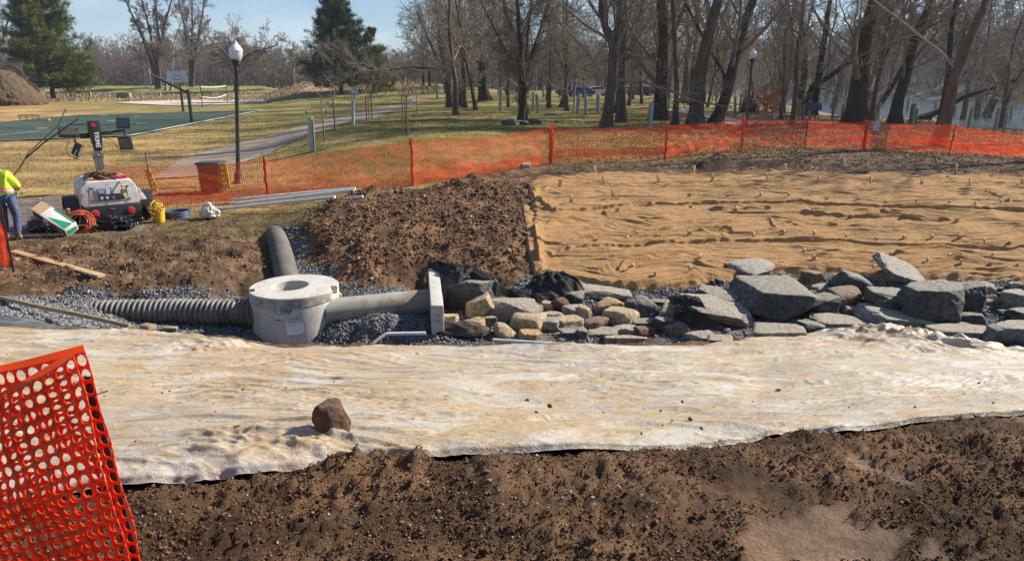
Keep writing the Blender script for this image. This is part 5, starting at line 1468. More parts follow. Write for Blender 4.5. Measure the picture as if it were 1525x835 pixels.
# ------------------------------------------------------------------ safety netting
def net_grid(Pfun, nu, nv, hole=.62, octo=False, thick=0):
    """Pfun(s,t) vectorised -> points; returns verts/quads of a perforated sheet"""
    r = []
    def lat(a, b): return Pfun(a, b)
    ci, cj = np.meshgrid(np.arange(nu), np.arange(nv), indexing='ij'); ci = ci.ravel(); cj = cj.ravel()
    if octo:
        an = (np.arange(8) * 45 - 135) * np.pi / 180
        ou = np.array([0, .5, 1, 1, 1, .5, 0, 0]); ov = np.array([0, 0, 0, .5, 1, 1, 1, .5])
        iu = .5 + hole / 2 * np.cos(an) * 1.02; iv = .5 + hole / 2 * np.sin(an) * 1.02
    else:
        ou = np.array([0, 1, 1, 0.]); ov = np.array([0, 0, 1, 1.])
        iu = .5 + (ou - .5) * hole; iv = .5 + (ov - .5) * hole
    m = len(ou)
    U = np.concatenate([ci[:, None] + ou, ci[:, None] + iu], 1) / nu
    W = np.concatenate([cj[:, None] + ov, cj[:, None] + iv], 1) / nv
    V = Pfun(U.ravel(), W.ravel())
    k = np.arange(m)
    q = np.stack([k, (k + 1) % m, m + (k + 1) % m, m + k], 1)
    Q = (q[None] + 2 * m * np.arange(len(ci))[:, None, None]).reshape(-1, 4)
    return V, Q

def fence_far():
    posts = [(165, 313, 246), (400, 300, 237), (615, 277, 209), (820, 245, 190), (990, 239, 187), (1103, 226, 177), (1198, 221, 177), (1285, 223, 181), (1413, 229, 186), (1545, 238, 203), (1700, 247, 212)]
    W = []; Hh = []
    for px, b, tp in posts:
        p = hit(px, b); p[2] = hg(p[0], p[1]); q = at_y(px, tp, p[1]); W.append(p); Hh.append(q[2] - p[2])
    W = np.array(W); Hh = np.array(Hh)
    root = thing('safety_fence', 'long orange mesh safety fence crossing the site below the trees', 'safety fence', W[4])
    seg = np.linalg.norm(np.diff(W[:, :2], axis=0), axis=1); cum = np.concatenate([[0], np.cumsum(seg)]); tot = cum[-1]
    def F(s, t):
        d = s * tot
        x = np.interp(d, cum, W[:, 0]); y = np.interp(d, cum, W[:, 1]); h = np.interp(d, cum, Hh)
        i = np.clip(np.searchsorted(cum, d) - 1, 0, len(seg) - 1); f = (d - cum[i]) / seg[i]
        sag = np.sin(np.pi * f)
        z = base_h(x, y) + relief_flat(x, y)
        sk = np.clip(noise2(i * 3.7 + .3, i * 1.3 + .2, 77), -1, 1)
        top = h * (1 - sag * (.055 + .05 * sk))
        bot = .02 + .06 * sag * (.5 + noise2(d * .5, d * 0, 78))
        bil = .10 * noise2(d * .55, t * 1.7, 79) * (sag ** .5) + .04 * noise2(d * 2.2, t * 5, 80) + .05 * np.abs(noise2(d * .3, t * 3 + d * .25, 82)) * sag
        zz = z + bot + (top - bot) * t + .025 * noise2(d * 1.3, t * 2, 81) * sag
        return np.stack([x, y - bil, zz], 1)
    def relief_flat(x, y): return 0
    nu = int(tot / .05); V, Q = net_grid(F, nu, 24, .78)
    put('netting', V, NET, root, quads=Q, smooth=False)
    f2 = min(1.0, cum[3] / tot)
    V, Q = net_grid(lambda s, t: F(s * f2, t * (.30 + .12 * noise2(s * 12, t * 0, 83))) - np.array([0, .035, 0]), int(nu * f2), 9, .79)
    put('folded_netting', V, NET, root, quads=Q, smooth=False)
    V, Q = net_grid(lambda s, t: F(f2 + s * (1 - f2), np.clip(.12 + .5 * np.abs(noise2(s * 9, t * 0, 85)) + .25 * t, 0, 1)) - np.array([0, .04, 0]), int(nu * (1 - f2)), 6, .70)
    put('folded_netting', V, NET, root, quads=Q, smooth=False)
    pm_ = pm('black and orange post', (.03, .03, .03), (.07, .06, .05), 20, .6)
    for k, (p, h) in enumerate(zip(W, Hh)):
        mb = MB(); mb.box((0, 0, h / 2), (.035, .006, h + .14)); mb.box((0, -.014, h / 2), (.006, .03, h + .14))
        for z in np.arange(.1, h, .09): mb.box((0, -.031, z), (.012, .008, .02))
        o = mb.build('post', STEEL); o.parent = root; o.location = tuple(p + np.array([0, -.03, 0]) - W[4]); o.rotation_euler = (rad(random.uniform(-2, 2)), rad(random.uniform(-2, 2)), 0)
        if k in (1, 2, 3, 4, 5, 7):
            ww = .09 if k in (3, 7) else .045
            def G(s, t, p=p, h=h, ww=ww, k=k):
                a = s * 14
                r = ww * (.35 + .65 * s) * (1 + .4 * noise2(t * 7, a * .3 + k, 90))
                return np.stack([p[0] + r * np.cos(a) + .04 * noise2(t * 5, a * 0 + k, 91), p[1] - .05 + .5 * r * np.sin(a), p[2] + .02 + (h + .03) * t + .03 * noise2(a, t * 3, 92)], 1)
            V, Q = net_grid(G, 26, 26, .5); put('gathered_netting', V, NET, root, quads=Q, smooth=False)
    return root

def fence_near():
    y0 = 1.5
    tb = at_y(196, 852, y0); tt = at_y(108, 526, y0)
    ax = (tt - tb); top = tt; H_ = np.linalg.norm(ax)
    low = tb - ax / H_ * .32
    root = thing('safety_fence', 'close-up end of an orange mesh safety fence in the lower left corner', 'safety fence', (low[0], low[1], 1.8))
    e1 = (top - low); L1 = np.linalg.norm(e1)
    left = at_y(-100, 568, y0 + .06) - top   # direction of the run, falling to the left
    run = left / np.linalg.norm(left)
    LEN = 1.25
    def layer(off, slope, tmax, seed):
        def F(s, t):
            # s along the run from the post, t up the post
            w = t * (1 - slope * np.clip(s * LEN, 0, 9))
            P = low[None] + e1[None] * w[:, None] + run[None] * (s * LEN - .045)[:, None]
            n = .035 * noise2(s * 3.1, t * 2.2, seed) + .012 * noise2(s * 9, t * 8, seed + 1)
            P = P + np.array([.0, -1., .15])[None] * (off + n * np.clip(s * 9, .15, 1))[:, None]
            P[:, 2] += .012 * noise2(s * 4, t * 3, seed + 2)
            P[:, 0] += .010 * noise2(s * 5, t * 5, seed + 3)
            return P
        nu = int(LEN / .0305); nv = int(L1 / .033)
        V, Q = net_grid(F, nu, nv, .80, octo=True)
        o = put('netting', V, NET, root, quads=Q, smooth=False)
        md = o.modifiers.new('thick', 'SOLIDIFY'); md.thickness = .0022; md.offset = 0
        # hem strip on the upper edge
        mb = MB(); pts = [F(np.array([s]), np.array([1.0]))[0] for s in np.linspace(0, 1, 40)]
        pts2 = [F(np.array([s]), np.array([1.017]))[0] for s in np.linspace(0, 1, 40)]
        VV = np.array(pts + pts2); QQ = [(i, i + 1, 41 + i, 40 + i) for i in range(39)]
        put('hem', VV, NET, root, quads=QQ, smooth=False)
    layer(.012, .02, 1, 600)
    layer(.055, .34, 1, 640)
    mb = MB()
    q = lambda t: low + e1 * t + np.array([.001, .012, 0])
    a, b = q(-.2), q(.93)
    d = Vector(b - a); M = d.to_track_quat('Z', 'Y').to_matrix().to_4x4()
    n = d.length
    mb.box((0, 0, n / 2), (.020, .005, n)); mb.box((0, .010, n / 2), (.005, .018, n))
    for z in np.arange(.05, n, .05): mb.box((.0, -.006, z), (.012, .008, .016))
    o = mb.build('post', STEEL, root); o.matrix_local = Matrix.Translation(Vector(a) - root.location) @ M
    # wire ties
    mb = MB()
    for t, dx, dz in ((.88, .075, .03), (.58, .062, .035), (.2, .058, .03)):
        mb = MB(); p = q(t); mb.tube([p - low + np.array([-.015, -.03, 0]), p - low + np.array([.01, -.03, .003]), p - low + np.array([dx, -.04, dz])], .0014, 5)
        o = mb.build('wire_tie', STEEL, root); o.location = Vector(low) - root.location

def fence_mid():
    p = ground(20, 404); t = at_y(17, 306, p[1])
    h = t[2] - p[2]
    root = thing('safety_fence', 'short stretch of orange mesh fence standing at the left edge behind the sheet', 'safety fence', p)
    def F(s, tt):
        x = p[0] - s * 2.6; y = p[1] + s * .5
        z = base_h(x, y) + .12 + (h - .12) * tt * (1 - .06 * np.sin(s * 9))
        return np.stack([x + .02 * noise2(tt * 5, s * 9, 5) + .05 * np.exp(-s * 60) * noise2(tt * 6, s * 0, 6), y - .09 * noise2(s * 5, tt * 3, 7) - .05 * np.abs(noise2(s * 14, tt * 6, 8)), z], 1)
    V, Q = net_grid(F, 60, 24, .52); put('netting', V, NET, root, quads=Q, smooth=False)
    V, Q = net_grid(lambda s, tt: F(s * .5, tt) + np.array([0, -.07, -.02]), 26, 24, .52); put('netting', V, NET, root, quads=Q, smooth=False)
    mb = MB(); mb.box((0, 0, h / 2 - .05), (.035, .006, h + .25)); mb.box((0, .014, h / 2 - .05), (.006, .03, h + .25))
    mb.build('post', STEEL, root)

# ------------------------------------------------------------------ lettering
def text_pts(s, size, font_w=1.0):
    cu = bpy.data.curves.new('lettering', 'FONT'); cu.body = s; cu.size = size; cu.align_x = 'CENTER'; cu.align_y = 'CENTER'; cu.offset = size * .012 * font_w
    o = bpy.data.objects.new('lettering', cu); COL.objects.link(o)
    dg = bpy.context.evaluated_depsgraph_get(); dg.update()
    me = bpy.data.meshes.new_from_object(o.evaluated_get(dg))
    V = np.array([v.co[:] for v in me.vertices]); F = [list(p.vertices) for p in me.polygons]
    bpy.data.objects.remove(o); bpy.data.curves.remove(cu); bpy.data.meshes.remove(me)
    return V, F

def build_manhole():
    z0 = -.10
    c = at_z(438, 425.5, z0); a = at_z(373, 424, z0); b = at_z(503, 424, z0)
    R = (b[0] - a[0]) / 2 * .985
    Rb = R * .992
    root = thing('manhole_structure', 'round precast concrete manhole with open lid hole and a white paper tag', 'manhole', (c[0], c[1], -1.2))
    zt = z0 + 1.2; zl = zt - .19
    # base barrel with hollow inside
    mb = MB(); n = 96
    mb.lathe([(Rb * .78, .05), (Rb * .97, .02), (Rb, .1), (Rb, zl - .012), (Rb - .012, zl), (Rb * .82, zl), (Rb * .80, zl - .02), (Rb * .80, .1), (0.0001, .1)], n=n)
    mb.build('barrel', CONC, root)
    # lid: ring, hole off-centre, two lifting notches
    hx = (430.5 - 438) / 88.5; hy = .03; rh = 27.5 / 88.5
    n = 144; ang = [2 * math.pi * k / n for k in range(n)]
    V = []; F = []
    def ring(rf, z): 
        i = len(V)
        for k, t in enumerate(ang): V.append(rf(t, k) + (z(t) if callable(z) else z,))
        return i
    view = math.atan2(-c[1], -c[0])
    cut = [view + rad(63), view - rad(86)]
    def isn(t): return any(abs((t - q + math.pi) % (2 * math.pi) - math.pi) < rad(6.5) for q in cut)
    oc = lambda r: (lambda t, k: (r * math.cos(t), r * math.sin(t)))
    hc = lambda r: (lambda t, k: (hx + r * math.cos(t), hy + r * math.sin(t)))
    rings = [ring(oc(R - .015), zl), ring(oc(R), zl + .015), ring(lambda t, k: ((R if not isn(t) else R - .002) * math.cos(t), R * math.sin(t)), lambda t: zl + .06 if not isn(t) else zl + .055),
             ring(lambda t, k: oc(R if not isn(t) else R - .004)(t, k), lambda t: zt - .012 if not isn(t) else zl + .06),
             ring(lambda t, k: oc(R - .012 if not isn(t) else R - .10)(t, k), lambda t: zt if not isn(t) else zl + .065),
             ring(lambda t, k: oc(R - .105)(t, k), zt),
             ring(hc(rh + .05), zt + .002), ring(hc(rh + .012), zt), ring(hc(rh), zt - .012), ring(hc(rh * .97), zl + .0), ring(hc(rh + .2), zl - .002)]
    for q in range(len(rings) - 1):
        for k in range(n): F.append((rings[q] + k, rings[q] + (k + 1) % n, rings[q + 1] + (k + 1) % n, rings[q + 1] + k))
    for k in range(n): F.append((rings[-1] + k, rings[-1] + (k + 1) % n, rings[0] + (k + 1) % n, rings[0] + k))
    mb = MB(); mb.add(V, F)
    lid = mb.build('lid', CONC, root)
    mb = MB(); aa = np.linspace(view - rad(70), view + rad(52), 40)
    bv = [((R + .0025) * math.cos(t), (R + .0025) * math.sin(t), zz) for zz in (zl + .018, zt - .03) for t in aa]
    mb.add(bv, [(i, i + 1, 41 + i, 40 + i) for i in range(39)]); mb.build('stained_band', CONC_BAND, lid)
    # mortar round the outgoing pipe
    mo = pm('tan mortar', (.40, .31, .20), (.30, .23, .15), 9, .95, .01, 30); mb = MB(); ph = math.atan2(.08, 1)
    mb.tube([(Rb * .93 + .03 * math.sin(3 * t), .03 + .235 * math.cos(t), 1.2 - .5 + .235 * math.sin(t)) for t in np.linspace(0, 2 * math.pi, 26, endpoint=False)], [.05 + .015 * math.sin(5 * k) for k in range(26)], 8, closed=True); mb.build('mortar_collar', mo, root)
    rng = np.random.default_rng(1)
    # markings
    ink = pm('blue stencil ink', (.015, .06, .26), (.03, .09, .30), 30, .7)
    def wrap(V, F, px, py, name, mat_, scale=1.0, lift=.003):
        th = math.asin(max(-.99, min(.99, (px - 438) / 88.5 / Rb)))
        base = math.atan2(-c[1], -c[0])       # direction towards the viewer
        fx = np.array([math.cos(base + th), math.sin(base + th)])
        py_world = c[1] + Rb * fx[1]
        z = at_y(px, py, py_world)[2]
        P = []
        for x, y, _ in V:
            a_ = base + th + x / Rb; P.append(((Rb + lift) * math.cos(a_), (Rb + lift) * math.sin(a_), z + y + 1.2))
        me = new_mesh(name, P, faces=F); return link(name, me, mat_, root)
    V, F = text_pts('CP&P', .085, 2.6); wrap(V, F, 423.5, 464, 'lettering', ink)
    V, F = text_pts('CONCRETE PIPE & PRECAST', .018); wrap(V, F, 419, 468.7, 'lettering', ink)
    mb = []; 
    rr = np.array([[math.cos(t) * r, math.sin(t) * r, 0] for r in (.034, .020) for t in np.linspace(0, 2 * np.pi, 24, endpoint=False)])
    F = [(k, (k + 1) % 24, 24 + (k + 1) % 24, 24 + k) for k in range(24) if k % 6 != 5]; wrap(rr, F, 408.7, 464, 'emblem', ink)
    V, F = text_pts('NPCA', .05, 2.2); wrap(V, F, 412.7, 477, 'lettering', ink)
    V, F = text_pts('1-16-2026', .035, 1.4); wrap(V, F, 435.5, 474, 'lettering', ink)
    V, F = text_pts('/', .04, 2); wrap(V * np.array([-1, 1, 1]), F, 402.5, 472, 'lettering', ink)
    def sheet(w, h, px, py, name, mat_, lift=.004):
        nx = 10; V = [((i / nx - .5) * w, (j - .5) * h, 0) for j in (0, 1) for i in range(nx + 1)]
        F = [(i, i + 1, nx + 2 + i, nx + 1 + i) for i in range(nx)]; return wrap(V, F, px, py, name, mat_, lift=lift)
    paper = pm('white paper', (.80, .80, .82), (.74, .74, .76), 9, .7)
    sheet(.275, .20, 434.5, 489.5, 'paper_tag', paper)
    prt = pm('grey print', (.2, .2, .24), (.3, .3, .34), 30, .7); red = pm('red print', (.6, .1, .12), (.5, .08, .1), 30, .7)
    for w, px, py in ((.2, 433, 483.5), (.12, 429, 486), (.10, 430, 490), (.14, 431, 493), (.05, 441, 489.5)): sheet(w, .006, px, py, 'print_line', prt, .006)
    sheet(.03, .016, 444.2, 496, 'print_line', red, .006)
    fr = pm('faded blue stencil', (.34, .37, .42), (.42, .43, .44), 8, .8)
    for w, h, px, py in ((.22, .006, 408, 481.5), (.22, .006, 408.5, 498), (.008, .19, 398.6, 490), (.008, .19, 417.5, 490)): sheet(w, h, px, py, 'stencil_frame', fr)
    return c, R

def corrugated(name, label, pts, r, pitch, amp, mat_, cat='pipe', bore=True):
    pts = np.array(pts, float); p, L = trunk_line(pts, 60)
    # smooth the axis
    for _ in range(6): p[1:-1] = (p[:-2] + p[1:-1] * 2 + p[2:]) / 4
    n = max(int(L / pitch * 8), 8)
    d = np.concatenate([[0], np.cumsum(np.linalg.norm(np.diff(p, axis=0), axis=1))]); t = np.linspace(0, d[-1], n)
    P = np.stack([np.interp(t, d, p[:, k]) for k in range(3)], 1)
    rr = r + amp * np.tanh(2.2 * np.sin(2 * np.pi * t / pitch)) if amp else np.full(n, r)
    v, q = tubes(P[None], rr[None], 40)
    o = put(name, v, mat_, quads=q, origin=P[n // 2]); tag(o, label, cat)
    return o

def build_pipes(c, R):
    m0 = at_z(385, 466, -.50); m1 = at_z(250, 464, -.49); m2 = at_z(150, 466, -.47); m3 = at_z(96, 471, -.48); m4 = at_z(60, 476, -.75)
    corrugated('corrugated_pipe', 'grey corrugated plastic pipe entering the manhole from the left', [m0 + [.15, 0.05, 0], m1, m2, m3, m4], .215, .088, .018, HDPE)
    a = at_z(424, 398, -.32); b = at_z(418, 372, -.26); d = at_z(411, 352, -.20); e = at_z(407, 343, -.36)
    cc = c - (a - c) * np.array([1, 1, 0]) * .0; st = a + (a - b) * (a[1] - c[1] - .6) / (b[1] - a[1])
    corrugated('trench_pipe', 'dusty grey pipe coming down the trench behind the manhole', [st, a, b, d, e], .225, .085, .009, pm('dust-filmed dark pipe', (.10, .098, .092), (.19, .17, .14), 3, .75, .006, 30))
    f = at_z(497, 463, -.50); g = at_z(640, 449, -.48)
    o = corrugated('concrete_pipe', 'smooth mud-streaked concrete pipe between manhole and headwall', [f - (g - f) * .08, (f + g) / 2, g], .228, .1, 0, CONC_OLD)
    # headwall
    z = -.10
    P = [at_z(641.5, 454.5, z), at_z(660.5, 455, z), at_z(653.5, 400, z), at_z(637.5, 400, z)]
    mb = MB(); o0 = P[0]
    pl = [(p[0] - o0[0], p[1] - o0[1]) for p in P]
    mb.prism(pl, -.62, 0, 'z')
    w = mb.build('headwall', CONC, None, tuple(o0), bevel=.018, seg=3); tag(w, 'pale concrete headwall slab set edge-on at the end of the pipe', 'headwall')
    V, F = text_pts('78', .075, 1.2)
    ink = pm('grey stencil ink', (.14, .15, .18), (.22, .23, .25), 20, .8)
    e = np.array([pl[1][0], pl[1][1]]) - np.array([pl[0][0], pl[0][1]]); L = np.linalg.norm(e); e /= L; nrm = np.array([e[1], -e[0]])
    for s_, hz in (('74', -.17), ('53', -.27)):
        V, F = text_pts(s_, .075, 1.0)
        W = [(e[0] * (x + L / 2) + nrm[0] * .003, e[1] * (x + L / 2) + nrm[1] * .003, hz + y) for x, y, _ in V]
        link('lettering', new_mesh('lettering', W, faces=F), ink, w)

def cloth(name, label, far, near_, mat_, nr=40, nc=90, amp=.06, freq=3, lift=.05, seed=1, cat='geotextile', arch=0, thick=.004, zoff=None, tuck=.06):
    """far / near_: lists of (px,py,z) giving both edges"""
    A = np.array([at_z(*p) for p in far]); B = np.array([at_z(*p) for p in near_])
    ta, tb = np.linspace(0, 1, len(A)), np.linspace(0, 1, len(B)); s = np.linspace(0, 1, nc)
    a = np.stack([np.interp(s, ta, A[:, k]) for k in range(3)], 1); b = np.stack([np.interp(s, tb, B[:, k]) for k in range(3)], 1)
    t = np.linspace(0, 1, nr)[:, None, None]
    P = (b[None] * (1 - t) + a[None] * t).reshape(-1, 3)
    T = np.repeat(np.linspace(0, 1, nr), nc); Ss = np.tile(s, nr)
    x, y = P[:, 0] * freq, P[:, 1] * freq
    x = x * .55; y = y * .55
    w = amp * (.75 * np.maximum(ridged(x * .8 + noise2(x, y, seed), y * 1.6 + .7 * x, 2, seed + 1), -.1) + .6 * fbm(x * 1.2, y * 1.2, 3, seed + 5))
    ed = np.minimum(np.minimum(T, 1 - T) * 5, np.minimum(Ss, 1 - Ss) * 8); ed = np.clip(ed, 0, 1)
    P[:, 2] += lift + w * (.3 + .7 * ed) + arch * np.sin(np.pi * T) * np.sin(np.pi * Ss) ** .6 - tuck * (1 - ed)
    P[:, 0] += .35 * amp * noise2(x * 1.4, y * 1.4, seed + 8); P[:, 1] += .35 * amp * noise2(x * 1.4, y * 1.4, seed + 9)
    o = put(name, P, mat_, quads=grid_quads(nr, nc))
    tag(o, label, cat)
    return o

def stickobj(name, label, pts, r, mat_, cat, n=8):
    b = np.array(pts[0]); mb = MB(); mb.tube([np.array(p) - b for p in pts], r, n); o = mb.build(name, mat_, loc=tuple(b)); return tag(o, label, cat)

def build_pit_items():
    cloth('geotextile', 'black fabric hanging over the grey block behind the headwall', [(636, 395, -.05), (660, 392, 0.0), (690, 396, .0), (712, 402, 0), (745, 425, -.2), (775, 440, -.45)], [(648, 404, -.12), (668, 414, -.1), (684, 420, -.05), (700, 412, -.05), (738, 440, -.35), (758, 448, -.55)], GEO, amp=.07, freq=4, seed=3)
    cloth('geotextile', 'crumpled heap of black fabric at the lower left corner of the burlap', [(795, 420, -.42), (815, 416, -.4), (840, 414, -.38), (865, 426, -.45)], [(770, 438, -.55), (805, 446, -.55), (845, 445, -.55), (872, 440, -.55)], GEO, amp=.09, freq=5, lift=.08, seed=8, arch=.14)
    cloth('geotextile', 'flat wrinkled black fabric between the two dark fabric heaps', [(752, 436, -.5), (790, 434, -.5), (830, 436, -.5)], [(745, 450, -.55), (790, 452, -.55), (835, 449, -.5)], GEO, amp=.06, freq=4, seed=14)
    cloth('geotextile', 'black fabric flap lying on top of the large sloping slab', [(995, 443, -.42), (1020, 442, -.35), (1045, 448, -.32)], [(1000, 453, -.42), (1030, 455, -.35), (1052, 459, -.35)], GEO, amp=.05, freq=6, lift=.05, seed=19, nr=20, nc=40)
    cloth('geotextile', 'dark fabric folded out from beneath the large sloping slab', [(1003, 466, -.6), (1025, 463, -.5), (1045, 475, -.5), (1070, 486, -.55)], [(1000, 490, -.8), (1020, 492, -.75), (1045, 488, -.65), (1066, 488, -.6)], GEO, amp=.06, freq=5, lift=.07, seed=24, nr=24, nc=50)
    # dusty sandbag-like roll
    b = hit(680, 514); b = at_z(680, 513, -.72)
    Q, F = rock_geo(91, (100 / 93., .42, .34), 'round', 5)
    up = (Q[:, 0] / 100 * 93 / 1.0)
    wr = .02 * ridged(Q[:, 0] * 3 + Q[:, 1] * 2, Q[:, 2] * 9, 3, 33)
    Q[:, 2] += wr; Q[:, 2] = np.where(Q[:, 2] < 0, Q[:, 2] * .6, Q[:, 2])
    t = pm('dusty black fabric', (.03, .028, .026), (.115, .09, .07), 3.5, .85, .01, 30)
    o = put('fabric_bundle', Q + b + np.array([0, .25, .12]), t, faces=F); tag(o, 'dusty black fabric bundle lying at the sheet edge below the headwall', 'fabric bundle')
    z = -.45
    a, c_ = at_z(576, 497, z), at_z(634, 496, z)
    stickobj('pvc_pipe', 'short white plastic pipe lying left of the black bundle', [a, c_], .028, PVC, 'pipe', 14)
    stickobj('stick', 'brown broken stick propped against the short white pipe', [at_z(546, 519, -.55), at_z(562, 506, -.48), at_z(575, 496, -.42)], [.022, .026, .024], WOODG, 'stick')
    stickobj('pvc_pipe', 'thin white plastic pipe lying in front of the fieldstones', [at_z(734, 506, -.62), at_z(790, 509.5, -.63), at_z(849, 513, -.62)], .027, PVC, 'pipe', 14)
    def gp(px, py, dz=.03): p = ground(px, py); p[2] += dz; return p
    stickobj('pvc_pipe', 'longest white plastic pipe lying along the netting foot, rear one', [gp(344, 303, .1), gp(530, 289.5, .12)], .042, PVC, 'pipe', 14)
    stickobj('pvc_pipe', 'white plastic pipe lying right against the rear one', [gp(353, 307, .08), gp(528, 292.5, .10)], .042, PVC, 'pipe', 14)
    stickobj('pvc_pipe', 'white plastic pipe in front, its end in the pale bag', [gp(322, 315, .07), gp(500, 307.5, .09)], .045, PVC, 'pipe', 14)
    stickobj('pvc_pipe', 'narrower white pipe slid into the front one', [gp(470, 308, .12), gp(541, 303.5, .11)], .034, PVC, 'pipe', 14)
    # boards and poles on the left
    a = gp(20, 379, .10); b = gp(153, 420, .10)
    def board(name, label, a, b, w, t, mat_):
        d = Vector(b - a); o = MB().box((0, 0, d.length / 2), (w, t, d.length)).build(name, mat_, bevel=.004)
        z = d.normalized(); x = z.cross(Vector((0, 0, 1))).normalized(); y = z.cross(x)
        M = Matrix((x, y, z)).transposed().to_4x4(); o.matrix_world = Matrix.Translation(Vector(a)) @ M
        return tag(o, label, 'board')
    board('board', 'long sawn timber board lying on the dug soil at the left', a, b, .14, .05, WOOD)
    P = [at_z(-40, 432, .02), at_z(0, 443, 0.02), at_z(60, 457, .06), at_z(120, 469, .16), at_z(165, 479, .28), at_z(194, 486, .38)]
    stickobj('wooden_pole', 'long thin peeled pole lying from the left edge onto the sheet', P, [.032, .034, .034, .032, .03, .028], WOOD, 'pole', 10)
    for (p, q, lab) in (((214, 491), (229, 494), 'left wooden block holding down the upper sheet edge'), ((244, 493), (265, 494), 'right wooden block holding down the upper sheet edge')):
        A_, B_ = hit(*p), hit(*q); A_[2] += .06; B_[2] += .06; o = board('wood_block', lab, A_, B_, .10, .045, WOODG); o['category'] = 'wood block'
    # tall crooked branch
    y = 13.2
    q = ground(-22, 352)
    pts = [q] + [at_y(a, b, q[1]) for a, b in ((-8, 318), (0, 297), (18, 264), (30, 249), (42, 228), (66, 206), (87, 186), (98, 162))]
    root = stickobj('branch', 'tall crooked bare branch sticking up at the left edge', pts, [.028, .026, .024, .023, .02, .016, .012, .011, .013], pm('pale peeled bark', (.36, .28, .20), (.17, .12, .09), 2.5, .85), 'branch')
    mb = MB(); b0 = at_y(38, 236, q[1]); mb.tube([at_y(a, b, q[1]) - pts[0] for a, b in ((38, 236), (66, 212), (91, 195), (106, 184), (117, 177))], [.018, .015, .013, .010, .012], 7)
    mb.build('side_branch', DARKBARK, root)
def T4(x, y, z): return Matrix.Translation((x, y, z))
def RX(a): return Matrix.Rotation(rad(a), 4, 'X')
def RY(a): return Matrix.Rotation(rad(a), 4, 'Y')
def RZ(a): return Matrix.Rotation(rad(a), 4, 'Z')

